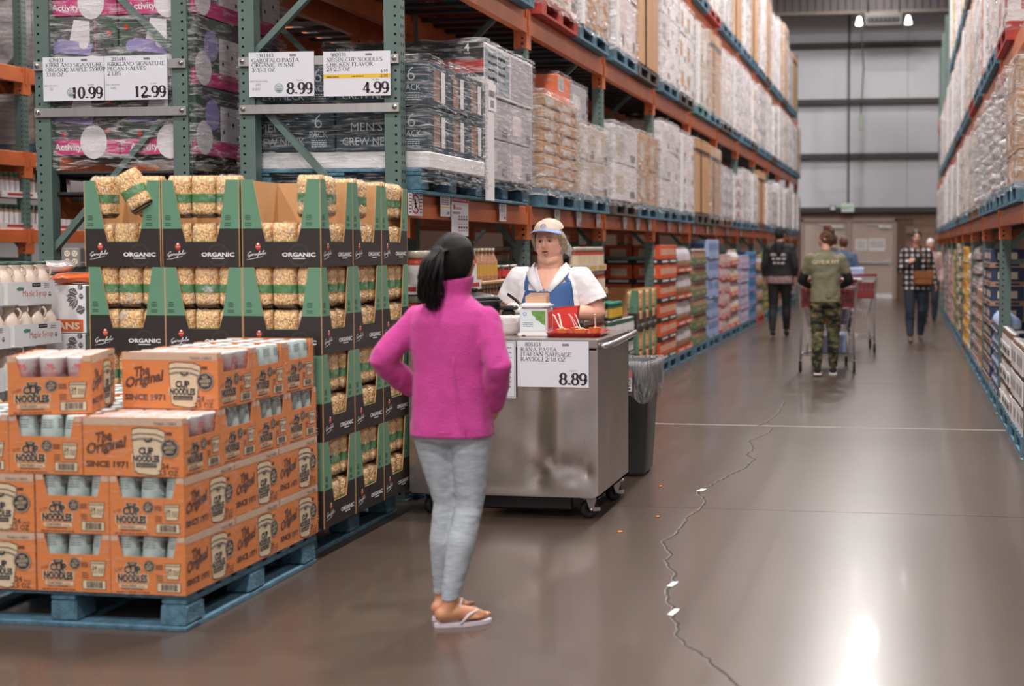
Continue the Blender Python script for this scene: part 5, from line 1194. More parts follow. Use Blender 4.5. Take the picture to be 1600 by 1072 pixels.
def caster(x, y, rz):
    c = MB(); c.cbox(-.05,.05,-.04,.04,.108,CZ0,M_GALV,.004)
    for s_ in (-1,1): c.prism([(-.03,.108),(.03,.108),(.012,.045),(-.004,.04)], s_*.026-.002, s_*.026+.002, M_GALV)
    c.tube([(.0,-.04,.05),(.0,.04,.05)], .008, M_CHROME, 8).box(.01,.05,-.034,-.03,.04,.06,M_GALV)
    k = c.ob('caster', ct, (x, y, 0), rz)
    w = MB(); pr = [(.018,-.017),(.046,-.017),(.05,-.01),(.05,.01),(.046,.017),(.018,.017)]
    n = 20; vs = [(r*math.cos(2*PI*i/n), z, .05+r*math.sin(2*PI*i/n)) for r, z in pr for i in range(n)]
    fs = [(a*n+i, a*n+(i+1)%n, ((a+1)%6)*n+(i+1)%n, ((a+1)%6)*n+i) for a in range(6) for i in range(n)]
    w.add(vs, fs, M_RUBBER, True).ob('wheel', k)
for x, y, rz in ((hw-.07,-hd_+.1,.6),(hw-.05,hd_-.2,.9),(-hw+.09,-hd_+.1,1.2),(-hw+.09,hd_-.15,.3)): caster(x, y, rz)
# ---------------------------------------------------------------- price cards
M_CARD = mat('price_card', '#dcdce4', .35, coat=.5); M_PRICE = mat('price_ink', '#2d1c26', .6); M_YEL = mat('savings_yellow', '#e5b93a', .5); M_ORGS = mat('organic_seal_green', '#6c8b79', .6)
def card(label, x0, x1, y, z0, z1, num, lines, price, org=False, save=None, per=None, extra=None, name='price_sign'):
    t = thing(name, label, 'sign', ((x0+x1)/2, y, z0)); W, H = x1-x0, z1-z0
    MB().box(-W/2, W/2, -.002, .002, 0, H, M_CARD).ob('card', t); P = Print(); h = H*.083
    P.serif(num, W*.11, H*.885, h, M_PRICE, sx=1.35, bold=1.3); P.rect(W*.63,W*.73,H*.9,H*.93,M_GREYINK); P.bars(W*.63,W*.73,H*.93,H*.95,M_INK,12)
    for i, ln in enumerate(lines): P.serif(ln, W*.045, H*(.775-.105*i), h, M_PRICE, sx=1.5, bold=1.3)
    P.serif(price, W*.975, H*.06, H*.245, M_PRICE, 'r', sx=1.32, bold=2.0)
    P.serif('SELL PRICE', W*.78, H*.345, H*.03, M_GREYINK, 'c'); 
    if per: P.serif(per[0], W*.02, H*.335, H*.032, M_GREYINK, sx=1.2); P.serif(per[1], W*.1, H*.25, H*.05, M_GREYINK)
    if extra: P.serif(extra, W*.05, H*.15, H*.05, M_GREYINK)
    if org:
        P.ring(W*.46, H*.19, H*.1, H*.012, M_ORGS); P.poly([(W*.46+H*.085*math.cos(PI+PI*i/8), H*.19+H*.085*math.sin(PI+PI*i/8)) for i in range(9)], M_ORGS); P.text('USDA', W*.46, H*.21, H*.045, M_ORGS, 'c', .02); P.text('ORGANIC', W*.46, H*.15, H*.03, M_CARD, 'c', .02, 2)
    if save:
        P.rect(0, W, H*.40, H*.49, M_YEL); P.text('Instant Savings', W*.05, H*.42, H*.035, M_PRICE, 'l', .03, 2); P.greek(W*.42,W*.6,H*.43,H*.02,M_BRN,1)
        P.text(save[0], W*.96, H*.515, H*.07, M_PRICE, 'r', 0, 2); P.text(save[1], W*.96, H*.41, H*.07, M_PRICE, 'r', 0, 2)
    obj('printing', P.build(lambda u,v,d: (-W/2+u, -.002-d, v), .0006).mesh('printing'), t); return t
YS = 7.648
card('white price card for maple syrup at 10.99 on the left end frame', -4.962, -4.578, YS, 2.293, 2.546, '679131', ['KIRKLAND SIGNATURE','ORGANIC MAPLE SYRUP','33.8 OZ'], '10.99', True, None, ('PRICE PER OUNCE','.325'))
card('white price card for pecan halves at 12.99 on the left end frame', -4.574, -4.186, YS, 2.293, 2.546, '203444', ['KIRKLAND SIGNATURE','PECAN HALVES','2 LBS'], '12.99', False, None, ('PRICE PER POUND','6.495'))
card('white price card for organic penne at 8.99 on the middle end frame', -3.688, -3.298, YS, 2.297, 2.547, '1341443', ['GAROFALO PASTA','ORGANIC PENNE','3/35.3 OZ'], '8.99', True, None, ('PRICE PER KILOGRAM','2.997'), 'M 10/27')
card('white price card with yellow savings band for cup noodles at 4.99', -3.242, -2.848, YS, 2.293, 2.542, '980978', ['NISSIN CUP NOODLES','CHICKEN FLAVOR','24/2.5 OZ'], '4.99', False, ('6.99','-2.00'))
card('white price card for ravioli at 8.89 taped to the cart front', -2.018, -1.633, 7.258, .710, .952, '805151', ['RANA PASTA','ITALIAN SAUSAGE','RAVIOLI 2/18 OZ'], '8.89', False, None, None, None, 'price_card')
s2 = thing('ingredient_sheet', 'tall white sheet on the cart front half hidden by the girl', 'sign', (-2.20, 7.258, .648))
MB().box(-.17,.172,-.002,.002,0,.30,M_CARD).ob('card', s2)
P = Print(); P.serif('9', .0,.09,.075,M_PRICE,'l',bold=1.4); P.disc(.018,.195,.012,M_YEL); P.ring(.018,.195,.007,.003,M_CARD,2); P.line([(.165,.005),(.165,.295),(-.16,.295)],.002,M_GREYINK); P.line([(.165,.008),(-.16,.008)],.002,M_GREYINK)
for i in range(9): P.greek(.06,.15,.265-.026*i,.005,M_GREYINK,1,seed=i)
obj('printing', P.build(lambda u,v,d:(u,-.002-d,v)).mesh('printing'), s2)
# ---------------------------------------------------------------- things on the cart
ZT = CZ1
nd = thing('napkin_dispenser', 'white napkin dispenser with a green leaf picture on the cart top', 'napkin dispenser', (-1.985, 7.52, ZT), .06)
M_DISP = mat('dispenser_white', '#e3dfe0', .35); M_PIC = mat('dispenser_picture', '#d8dfe4', .25, coat=.4); M_LEAF = mat('leaf_green', '#6d9a4e', .5, var=.25, vscale=40)
MB().cbox(-.075,.075,-.08,.10,.012,.152,M_DISP,.008).cbox(-.082,.082,-.088,.108,.148,.178,M_DISP,.02).ob('body', nd)
MB().cbox(-.084,.084,-.09,.11,0,.018,M_DISP,.004).box(-.06,-.04,-.09,-.08,-.0,.008,M_INK).ob('foot', nd)
P = Print(); P.rect(-.066,.066,.03,.138,M_PIC); P.poly([(-.01,.138),(.066,.138),(.066,.06),(.045,.07),(.035,.082),(.015,.088),(.012,.105),(-.005,.115)],M_LEAF,2)
P.greek(-.055,.0,.07,.004,M_GREYINK,3,.009); P.ring(-.045,.12,.008,.003,G['blue'],2)
obj('picture', P.build(on_front(0,-.081,0)).mesh('picture'), nd); MB().box(.0751,.077,-.05,.07,.04,.13,M_CHROME).ob('side_slot', nd)
nk = MB()
for i in range(5): nk.box(-.055+.004*i,.06+.002*i,-.02+.012*i,-.018+.012*i,.17,.215+.004*i,mat('napkin_kraft','#c9a184',.8))
nk.ob('napkins', nd)
tr = thing('serving_tray', 'dark red plastic serving tray at the right end of the cart top', 'tray', (-1.755, 7.56, ZT), .05)
M_TRAYR = mat('tray_red_plastic', '#9a2b26', .35)
mb = MB(); q = [(-.15,-.19),(.15,-.19),(.15,.19),(-.15,.19)]
def rr(k, z, c=.03): return [(x*k, y*k, z) for x, y in [(-.15+c,-.19),(.15-c,-.19),(.15,-.19+c),(.15,.19-c),(.15-c,.19),(-.15+c,.19),(-.15,.19-c),(-.15,-.19+c)]]
vs = rr(.88,.0)+rr(1,.022)+rr(1.02,.024)+rr(.97,.022)+rr(.87,.005); mb.add(vs, [(7,6,5,4,3,2,1,0)]+[(a*8+i,a*8+(i+1)%8,a*8+8+(i+1)%8,a*8+8+i) for a in range(4) for i in range(8)]+[tuple(range(32,40))], M_TRAYR); mb.ob('tray_body', tr)
M_CUPO = mat('sample_cup_orange', '#e08a52', .5); M_FOOD = mat('ravioli', '#d69a5c', .5, var=.2, vscale=60); M_FORK = mat('white_fork', '#f0ecec', .35)
for i, (x, y) in enumerate(((-1.83,7.50),(-1.72,7.48),(-1.78,7.62),(-1.68,7.63))):
    c = thing('sample_cup', f'{["left front","right front","left rear","right rear"][i]} orange sample cup of ravioli with a white fork on the red tray', 'cup', (x, y, ZT+.006), i*.7, 'orange sample cups')
    pb_ = MB(); n = 16; vs = []
    for rr_, z in ((.024,0),(.036,.03),(.0375,.032),(.034,.03),(.022,.004)):
        for k in range(n): a = 2*PI*k/n; w_ = 1+.05*math.cos(k*PI); vs.append((rr_*w_*math.cos(a), rr_*w_*math.sin(a), z))
    pb_.add(vs, [tuple(range(n-1,-1,-1))]+[(a*n+k,a*n+(k+1)%n,(a+1)*n+(k+1)%n,(a+1)*n+k) for a in range(4) for k in range(n)]+[tuple(range(4*n,5*n))], M_CUPO); pb_.ob('paper_cup', c)
    fd = MB()
    for (u, v, w_) in ((-.01,.008,.028),(.013,-.006,.032),(.0,.0,.04)): fd.add([(u+.018*math.cos(a), v+.016*math.sin(a), w_-.008) for a in (0,1.05,2.1,3.14,4.2,5.24)]+[(u,v,w_+.004),(u,v,w_-.018)], [(k,(k+1)%6,6) for k in range(6)]+[((k+1)%6,k,7) for k in range(6)], M_FOOD, True)
    fd.ob('ravioli', c)
    for dx in ((-.035,.085),(-.012,.09))[:2 if i < 2 else 1]:
        MB().beam((dx[0]*.2,0,.02),(dx[0]*1.2-.012,.02,.02+dx[1]),.008,.003,M_FORK).beam((dx[0]*1.1-.008,.018,.02+dx[1]*.9),(dx[0]*1.3-.018,.022,.02+dx[1]*1.05),.009,.003,M_FORK).ob('fork', c)
rb = thing('red_bag', 'bright red paper bag standing behind the napkin dispenser', 'bag', (-1.885, 7.82, ZT), .1)
MB().add([(-.07,-.05,0),(.05,-.05,0),(.05,.05,0),(-.07,.05,0),(-.075,-.045,.13),(.065,-.045,.145),(.07,.045,.15),(-.07,.045,.14)], [(3,2,1,0),(0,1,5,4),(1,2,6,5),(2,3,7,6),(3,0,4,7)], mat('bag_red_paper','#d6362c',.5)).ob('bag_body', rb)
bw = thing('plastic_bowl', 'translucent white plastic lined bowl left of the napkin dispenser', 'bowl', (-2.17, 7.56, ZT))
M_BOWL = mat('bowl_white_plastic', '#e9e3e2', .3, sss=.15)
MB().lathe([(.06,0),(.085,.03),(.098,.085),(.103,.1),(.1,.102),(.094,.085),(.08,.03),(.055,.008)], M_BOWL, 20).ob('bowl_body', bw)
lin = MB(); n = 24; vs = []
for j, (r_, z) in enumerate(((.109,.06),(.108,.09),(.104,.105),(.096,.09),(.09,.06))):
    for k in range(n): a = 2*PI*k/n; d_ = .006*noise.noise(Vector((math.cos(a)*4, math.sin(a)*4, j))); vs.append(((r_+d_)*math.cos(a), (r_+d_)*math.sin(a), z+2*d_))
lin.add(vs, [(j*n+k, j*n+(k+1)%n, (j+1)*n+(k+1)%n, (j+1)*n+k) for j in range(4) for k in range(n)], M_WRAP, True); lin.ob('plastic_liner', bw)
fd = MB()
for i in range(14):
    a, r_ = i*2.4, .07*(i/14)**.5; fd.add([(r_*math.cos(a)+.018*math.cos(b), r_*math.sin(a)+.018*math.sin(b), .088) for b in (0,1.05,2.1,3.14,4.2,5.24)]+[(r_*math.cos(a),r_*math.sin(a),.102)], [(k,(k+1)%6,6) for k in range(6)], M_FOOD, True)
tag(fd.ob('food_scraps', bw), kind='stuff')
sk = thing('electric_skillet', 'black electric skillet with lid on the cart behind the girl', 'skillet', (-2.42, 7.80, ZT))
MB().lathe([(.1,0),(.11,.02),(.115,.03)], M_BLACKPL, 20).lathe([(.13,.03),(.15,.16),(.158,.17),(.158,.18),(.145,.182)], M_BLACKPL, 24).ob('pan', sk)
MB().lathe([(.15,.182),(.13,.205),(.03,.225),(.02,.225)], M_BLACKPL, 24).lathe([(.012,.22),(.022,.245),(.012,.25)], M_BLACKPL, 12).ob('lid', sk)
MB().cbox(.15,.25,-.035,.035,.125,.15,M_BLACKPL,.008).cbox(.165,.235,-.028,.028,.09,.125,M_BLACKPL,.01).ob('handle', sk)
# ---------------------------------------------------------------- bin with clear liner
tb = thing('trash_bin', 'tall black trash bin with a clear plastic liner behind the cart', 'trash bin', (-1.80, 8.93, 0))
M_BIN = mat('bin_dark_grey', '#45464b', .42)
def rrect(hx, hy, z, c=.06): return [(x, y, z) for cx, cy, a0 in ((hx-c,hy-c,0),(-hx+c,hy-c,90),(-hx+c,-hy+c,180),(hx-c,-hy+c,270)) for x, y in [(cx+c*math.cos(math.radians(a0+t)), cy+c*math.sin(math.radians(a0+t))) for t in (0,30,60,90)]]
lv = [rrect(.17,.17,.0,.05), rrect(.185,.185,.03), rrect(.215,.215,.56), rrect(.235,.235,.57), rrect(.238,.238,.7), rrect(.243,.243,.72), rrect(.225,.225,.72), rrect(.20,.20,.5), rrect(.17,.17,.06)]
mb = MB(); vs = sum(lv, []); mb.add(vs, [tuple(range(15,-1,-1))]+[(a*16+i,a*16+(i+1)%16,(a+1)*16+(i+1)%16,(a+1)*16+i) for a in range(len(lv)-1) for i in range(16)]+[tuple(range(8*16,9*16))], M_BIN, True); mb.ob('bin_body', tb)
M_LINER = wrapmat('bin_liner_film', lo=.12, hi=.7, scale=(22,22,1.2), rough=.2, nscale=2.5)
mb = MB(); n = 16*6; vs = []
def lerp_ring(hx, hy, z, amp, sag, sd):
    base = rrect(hx, hy, z); out = []
    for i in range(16):
        a, b = base[i], base[(i+1)%16]
        for k in range(6):
            t = k/6; x, y = a[0]+(b[0]-a[0])*t, a[1]+(b[1]-a[1])*t; w_ = noise.noise(Vector((x*34, y*34, sd)))
            kk = 1 + amp*w_; out.append((x*kk, y*kk, z + sag*noise.noise(Vector((x*9,y*9,sd+3)))))
    return out
for hx, z, am, sg in ((.205,.45,.02,0),(.222,.66,.02,.0),(.232,.735,.01,.01),(.25,.738,.01,.01),(.252,.69,.03,.02),(.25,.60,.05,.03),(.236,.545,.05,.05),(.226,.50,.03,.06)): vs += lerp_ring(hx, hx, z, am, sg, z*7)
mb.add(vs, [(a*n+i,a*n+(i+1)%n,(a+1)*n+(i+1)%n,(a+1)*n+i) for a in range(7) for i in range(n)], M_LINER, True); mb.ob('plastic_liner', tb)
P = Print(); P.rect(-.1,.12,.63,.68,M_RED); P.text('BRUTE' if False else 'LINE',-.02,.64,.03,M_WHITE,'l',.03,2); P.rect(-.04,.12,.545,.63,M_WHITE); P.greek(-.03,.11,.61,.008,M_GREYINK,4,.018)
obj('sticker', P.build(lambda u,v,d:(u,-.2395-d,v),.001).mesh('sticker'), tb)
# ---------------------------------------------------------------- cards hanging on the beams
def tag_card(y, z0, w, h, label, kind=0):
    t = thing('shelf_card', label, 'sign', (-2.77, y, z0), 0, 'price cards on the left beam'); t['group'] = 'price cards on the left beam'
    MB().box(-.001,.001,0,w,0,h,M_CARD).ob('card', t); P = Print()
    if kind == 0: P.greek(w*.1,w*.8,h*.85,h*.05,M_GREYINK,4,h*.1); P.text('6.49' if y < 9 else '9.99', w*.9, h*.1, h*.16, M_PRICE, 'r', .03); P.rect(0,w,h*.42,h*.47,M_YEL) if y < 9 else None
    elif kind == 1:
        P.ring(w/2,h*.52,w*.27,w*.045,M_RED,1,24,h*.4); P.line([(w*.35,h*.8),(w*.66,h*.24)],w*.04,M_RED,2)
        P.disc(w*.47,h*.66,w*.05,M_INK,2); P.line([(w*.45,h*.6),(w*.5,h*.45),(w*.42,h*.3)],w*.05,M_INK,2); P.line([(w*.5,h*.45),(w*.58,h*.32)],w*.05,M_INK,2); P.line([(w*.4,h*.52),(w*.6,h*.56)],w*.04,M_INK,2)
        for i in range(6):
            for a in (.04,.8): P.rect(w*a,w*(a+.15),h*(.88-.15*i),h*(.93-.15*i),M_INK)
    else:
        P.rect(w*.03,w*.97,h*.84,h*.98,mat('poster_red','#b5474a',.6)); P.text('SPECIAL',w*.5,h*.88,h*.05,M_CARD,'c',.02,2,fit=w*.8); P.disc(w*.15,h*.72,w*.05,M_RED)
        P.greek(w*.2,w*.6,h*.7,h*.02,M_RED,2); P.greek(w*.06,w*.5,h*.58,h*.018,M_INK,2)
        for r in range(2):
            for i in range(4):
                u = w*(.38+.15*i); v = h*(.40 if r == 0 else .12); P.poly([(u,v),(u+w*.12,v),(u+w*.09,v+h*.11),(u+w*.03,v+h*.11)] if r == 0 else [(u+w*.03,v),(u+w*.09,v),(u+w*.12,v+h*.12),(u,v+h*.12)],mat('glass_drawing','#6b3a3c',.6)); P.rect(u+w*.03,u+w*.09,v+h*.03,v+h*.07,M_CARD,2)
        for i in range(4): P.rect(w*(.4+.15*i),w*(.48+.15*i),h*.29,h*.305,M_GREYINK)
    obj('printing', P.build(lambda u,v,d:(.001+d,u,v)).mesh('printing'), t)
tag_card(7.70,1.625,.235,.128,'white no climbing notice with red ring at the near end of the left beam',1)
tag_card(8.26,1.63,.185,.13,'white price card with yellow band beside the no climbing notice')
tag_card(8.47,1.515,.34,.25,'long white poster with red heading hanging below the left beam above the girl',2)
for i, y in enumerate((9.52, 11.09, 11.86, 12.65, 13.9, 14.6, 15.3, 16.6, 17.4, 18.6, 19.9, 20.6, 22.2, 24.0)): tag_card(y, 1.625, .17, .12, f'small price card on the left lower beam, {ORD[i]} beyond the hanging poster')
pp = thing('paper_sheet', 'blue grey printed sheet fixed on the jar trays beside the pasta display', 'paper', (-2.70, 7.90, 1.03)); MB().box(-.001,.001,-.12,.14,0,.25,mat('sheet_grey','#aab3bc',.5)).ob('sheet', pp)
P = Print(); P.greek(.02,.22,.2,.008,M_GREYINK,8,.02); obj('printing', P.build(lambda u,v,d:(.001+d,u-.12,v)).mesh('printing'), pp)
# small litter
for i, (x, y) in enumerate(((-1.42,7.02),(-1.45,8.4),(-1.30,7.45))):
    tag(MB().lathe([(.002,0),(.014,.003),(.004,.008)], M_CUPO, 7, sx=1.4).ob('food_crumb', None, (x, y, 0), i), f'orange food crumb on the floor, {["before the cart","near the bin","right of the front caster"][i]}', 'crumb', 'food crumbs on the floor')
# ================================================================ people
def voxel_mesh(mb, voxel, smooth=4, name='body', mats=(), fac=.5):
    me = mb.mesh('tmp'); o = bpy.data.objects.new('tmp', me); COL.objects.link(o)
    r = o.modifiers.new('r', 'REMESH'); r.mode = 'VOXEL'; r.voxel_size = voxel
    s = o.modifiers.new('s', 'SMOOTH'); s.iterations = smooth; s.factor = fac
    dg = bpy.context.evaluated_depsgraph_get(); out = bpy.data.meshes.new_from_object(o.evaluated_get(dg)); out.name = name
    bpy.data.objects.remove(o); bpy.data.meshes.remove(me); out.materials.clear()
    for m in mats: out.materials.append(m)
    out.polygons.foreach_set('use_smooth', [True]*len(out.polygons)); return out
def cut(me, planes):
    """open a garment: throw away what lies on the outer side of each plane (point, outward normal[, test])"""
    bm = bmesh.new(); bm.from_mesh(me)
    for co, no in planes:
        bmesh.ops.bisect_plane(bm, geom=bm.verts[:]+bm.edges[:]+bm.faces[:], plane_co=co, plane_no=no, clear_outer=True)
    bm.to_mesh(me); bm.free(); return me
def thicken(me, t):
    n = len(me.vertices); co = np.zeros(n*3); no = np.zeros(n*3); me.vertices.foreach_get('co', co); me.vertex_normals.foreach_get('vector', no)
    inner = (co - no*t).reshape(-1, 3); vs = [tuple(q) for q in co.reshape(-1, 3)] + [tuple(q) for q in inner]
    fs = [tuple(q.vertices) for q in me.polygons]; ec = {}
    for f in fs:
        for a, b in zip(f, f[1:]+f[:1]): ec[(a, b)] = ec.get((a, b), 0) + 1
    rim = [(b, a, a+n, b+n) for (a, b) in ec if (b, a) not in ec]
    new = bpy.data.meshes.new(me.name); new.from_pydata(vs, [], fs + [tuple(i+n for i in f[::-1]) for f in fs] + rim)
    for m in me.materials: new.materials.append(m)
    new.polygons.foreach_set('use_smooth', [True]*len(new.polygons)); bpy.data.meshes.remove(me); return new
def displace(me, amp, scale, seed=0, stretch=(1,1,1), fn=None):
    n = len(me.vertices); nor = np.zeros(n*3); me.vertex_normals.foreach_get('vector', nor) if hasattr(me, 'vertex_normals') else None
    for i, v in enumerate(me.vertices):
        a = fn(v.co) if fn else 1
        if a: v.co += Vector(nor[3*i:3*i+3]) * (amp * a * noise.noise(Vector((v.co.x*scale*stretch[0]+seed, v.co.y*scale*stretch[1], v.co.z*scale*stretch[2]))))
    me.update(); return me
def limb(mb, pts, rad, m, n=14, sub=5):
    """tapering limb with round ends through joints pts (radii rad), smooth between the joints"""
    P = [Vector(p) for p in pts]; out = []; rr = []
    for i in range(len(P)-1):
        for k in range(sub):
            t = k/sub; out.append(P[i].lerp(P[i+1], t)); tt = t*t*(3-2*t) if False else t; rr.append(rad[i]*(1-tt)+rad[i+1]*tt)
    out.append(P[-1]); rr.append(rad[-1])
    d0 = (out[0]-out[1]).normalized(); d1 = (out[-1]-out[-2]).normalized()
    a, b = [], []
    for k in (.95, .8, .5): a.append((out[0]+d0*rr[0]*k, rr[0]*math.sqrt(1-k*k)))
    for k in (.5, .8, .95): b.append((out[-1]+d1*rr[-1]*k, rr[-1]*math.sqrt(1-k*k)))
    allp = [p for p, _ in a] + out + [p for p, _ in b]; allr = [r for _, r in a] + rr + [r for _, r in b]
    return mb.tube(allp, allr, m, n)
def loft(mb, rings, m, n=28, p=.85):
    """rings: (cx, cy, z, rx, ry[, yaw])  closed torso-like volume"""
    vs = []
    for rg in rings:
        cx, cy, z, rx, ry = rg[:5]; yw = rg[5] if len(rg) > 5 else 0; c, s = math.cos(yw), math.sin(yw)
        for k in range(n):
            a = 2*PI*k/n; x = math.copysign(abs(math.cos(a))**p, math.cos(a))*rx; y = math.copysign(abs(math.sin(a))**p, math.sin(a))*ry
            vs.append((cx + x*c - y*s, cy + x*s + y*c, z))
    q = len(rings); fs = [(j*n+k, j*n+(k+1)%n, (j+1)*n+(k+1)%n, (j+1)*n+k) for j in range(q-1) for k in range(n)] + [tuple(range(n-1,-1,-1)), tuple((q-1)*n+k for k in range(n))]
    return mb.add(vs, fs, m, True)
def blob(mb, c, r, m, M=None, n=16):
    vs = []; q = n//2
    for j in range(1, q):
        ph = -PI/2+PI*j/q
        for i in range(n): a = 2*PI*i/n; vs.append(Vector((r[0]*math.cos(a)*math.cos(ph), r[1]*math.sin(a)*math.cos(ph), r[2]*math.sin(ph))))
    vs += [Vector((0,0,-r[2])), Vector((0,0,r[2]))]; b = (q-1)*n
    fs = [(j*n+i, j*n+(i+1)%n, (j+1)*n+(i+1)%n, (j+1)*n+i) for j in range(q-2) for i in range(n)] + [((i+1)%n, i, b) for i in range(n)] + [((q-2)*n+i, (q-2)*n+(i+1)%n, b+1) for i in range(n)]
    if M is not None: vs = [M @ v for v in vs]
    return mb.add([v + Vector(c) for v in vs], fs, m, True)
def head_geo(mb, M, m, w=1., jaw=1., ears=True, jowl=0., nu=64, nv=48, face=1.):
    """head about its centre (ear height), face towards +Y, 0.23 high; M places it"""
    vs = []
    for j in range(nv+1):
        ph = -PI/2 + PI*j/nv
        for i in range(nu):
            th = 2*PI*i/nu; d = Vector((math.cos(th)*math.cos(ph), math.sin(th)*math.cos(ph), math.sin(ph)))
            x, y, z = d.x*.076*w, d.y*.096, d.z*.118
            if z < 0:
                t = -z/.118; x *= 1 - (.30 - .22*(jaw-1))*t**1.6; y = y*(1-.10*t) + .018*t*(1 if y > -.02 else .2)
                if y < 0: y *= 1-.25*t
            if y > 0: y *= .955 - .05*max(0, 1-abs(z)/.1)
            p = Vector((x, y, z))
            def g(cx, cz, sx, sz): return math.exp(-((p.x-cx)/sx)**2 - ((p.z-cz)/sz)**2) if p.y > 0 else 0
            f = face; dy = 0
            dy += f*.021*g(0,-.026,.014,.016) + f*.013*g(0,-.008,.009,.022) + f*.009*g(0,.012,.008,.02)      # nose
            dy += f*.006*(g(.012,-.031,.009,.009)+g(-.012,-.031,.009,.009))
            dy -= f*.011*(g(.031,.004,.017,.011)+g(-.031,.004,.017,.011))                                      # eye sockets
            dy += f*.006*(g(.03,.024,.024,.008)+g(-.03,.024,.024,.008))                                         # brow
            dy += f*.005*(g(.045,-.022,.018,.018)+g(-.045,-.022,.018,.018))                                     # cheeks
            dy += f*.006*g(0,-.062,.026,.014) - f*.007*g(0,-.0605,.020,.0035) + f*.008*g(0,-.096,.022,.016) - f*.004*g(0,-.078,.03,.008)
            dy -= f*.004*(g(.027,-.05,.006,.02)+g(-.027,-.05,.006,.02))
            if jowl: p.x *= 1 + jowl*math.exp(-((p.z+.075)/.03)**2)*(1 if p.y > -.03 else .4)
            p.y += dy; vs.append(M @ p)
    fs = [(j*nu+i, j*nu+(i+1)%nu, (j+1)*nu+(i+1)%nu, (j+1)*nu+i) for j in range(nv) for i in range(nu)]
    mb.add(vs, fs, m, True)
    if ears:
        for s in (-1, 1): blob(mb, M @ Vector((s*.074*w, -.004, -.006)), (.011,.02,.031), m, M.to_3x3())
def face_parts(t, M, skin_lip, brow_m, iris, y=.083, lipopen=0., brow=True, inv=None):
    """eyes, brows and lips as parts of the figure"""
    for s in (-1, 1):
        e = MB(); c = Vector((s*.031, y-.0125, .003))
        blob(e, M @ c, (.0125,.0125,.0125), M_EYEW, M.to_3x3(), 14)
        e.add([M @ (c + Vector((.0066*math.cos(a)+s*-.001, .01262, .0066*math.sin(a)))) for a in [2*PI*k/12 for k in range(12)]], [tuple(range(12))], iris)
        e.ob('eye', t)
        if brow:
            b = MB(); pts = [M @ Vector((s*q, y+dy, z)) for q, dy, z in ((.014,.006,.0235),(.026,.0075,.0285),(.039,.003,.027),(.049,-.008,.021))]
            b.tube(pts, [.0018,.003,.0026,.0012], brow_m, 6); b.ob('eyebrow', t)
        l = MB(); pts = [M @ Vector((s*q, y+dy, z)) for q, dy, z in ((.013,-.0008,.0085),(.022,.0015,.0135),(.033,.0012,.0145),(.043,-.005,.0095))]
        l.tube(pts, [.002,.0036,.0036,.002], brow_m if False else skin_lip[1], 6); l.ob('eyelid', t)
    for zz, th, nm in ((-.0565,.0032,'upper_lip'),(-.0665-lipopen,.0042,'lower_lip')):
        l = MB(); l.tube([M @ Vector((q, y+.0125-abs(q)*abs(q)*14, zz - (abs(q)*.1))) for q in (-.024,-.016,-.006,0,.006,.016,.024)], [.0008,th*.8,th,th*.85,th,th*.8,.0008], skin_lip[0], 8); l.ob(nm, t)
    l = MB(); l.add([M @ Vector((q, y+.0132-q*q*14, -.0605-lipopen*.5 + zz)) for q, zz in ((-.022,0),(-.01,.0022+lipopen*.5),(.01,.0022+lipopen*.5),(.022,0),(.01,-.0022-lipopen*.5),(-.01,-.0022-lipopen*.5))], [tuple(range(6))], mat('mouth_dark','#4a2522',.6)); l.ob('mouth', t)
def hand(mb, wrist, direction, up, thumb, m, s=1., curl=.5, spread=.12):
    """palm and five fingers: direction from the wrist, up = back of the hand, thumb = +1/-1 side"""
    d = Vector(direction).normalized(); u = Vector(up); u = (u - d*u.dot(d)).normalized(); r = d.cross(u); w = Vector(wrist)
    R = Matrix((r, d, u)).transposed()
    blob(mb, w + d*.045*s, (.039*s,.05*s,.015*s), m, R)
    for i, (off, ln, rd) in enumerate(((.030,.066,.0082),(.010,.076,.0088),(-.011,.070,.0084),(-.030,.054,.0074))):
        off *= thumb*s; base = w + d*.075*s + r*off; a = 0; p = base; pts = [base - d*.02*s]; dd = (d + r*off*spread/s*6).normalized()
        pts.append(base)
        for q in (.42,.32,.26):
            a += curl*.75; v = dd*math.cos(a) - u*math.sin(a); p = p + v*ln*s*q; pts.append(p)
        limb(mb, pts, [rd*s,rd*s,rd*s*.95,rd*s*.88,rd*s*.75], m, 8, 2)
    tb = w + d*.025*s + r*thumb*.03*s; t1 = (d*.6 + r*thumb*.8 - u*.25).normalized(); t2 = (d*.9 + r*thumb*.25 - u*.4*curl*2).normalized()
    limb(mb, [w + d*.012*s + r*thumb*.012*s, tb, tb + t1*.034*s, tb + t1*.034*s + t2*.028*s], [.011*s,.0115*s,.0098*s,.0082*s], m, 8, 2)
def foot(mb, ankle, yaw, m, L=.23, w=.042, up=0., h=.0):
    """bare or shod foot: heel behind the ankle, toes in front; yaw turns from +Y"""
    c, s = math.cos(yaw), math.sin(yaw); f = Vector((-s, c, 0)); sd = Vector((c, s, 0)); a = Vector(ankle)
    z0 = a.z - .075 if not h else a.z - h
    pts = [a - f*.035 + Vector((0,0,-.035)), a + f*.04 + Vector((0,0,-.03)), a + f*L*.42 + Vector((0,0,-.05)), a + f*L*.62 + Vector((0,0,-.058))]
    limb(mb, pts, [w*.78, w*.82, w*.72, w*.5], m, 12, 3)
def skin(name, c): return mat('skin_'+name, c, .5, var=.05, vscale=14, bump=.08, bscale=140, sss=.12)
M_EYEW = mat('eye_white', '#b5a9a4', .25); M_IRISB = mat('iris_dark', '#3d342f', .2); 
M_HAIRD = mat('hair_black', '#0c0908', .48, var=.3, vscale=10, stretch=(12,12,1), bump=.5, bscale=60, spec=.35)
M_HAIRB = mat('hair_brown', '#5a3826', .45, var=.35, vscale=10, stretch=(10,10,2), bump=.6, bscale=60)
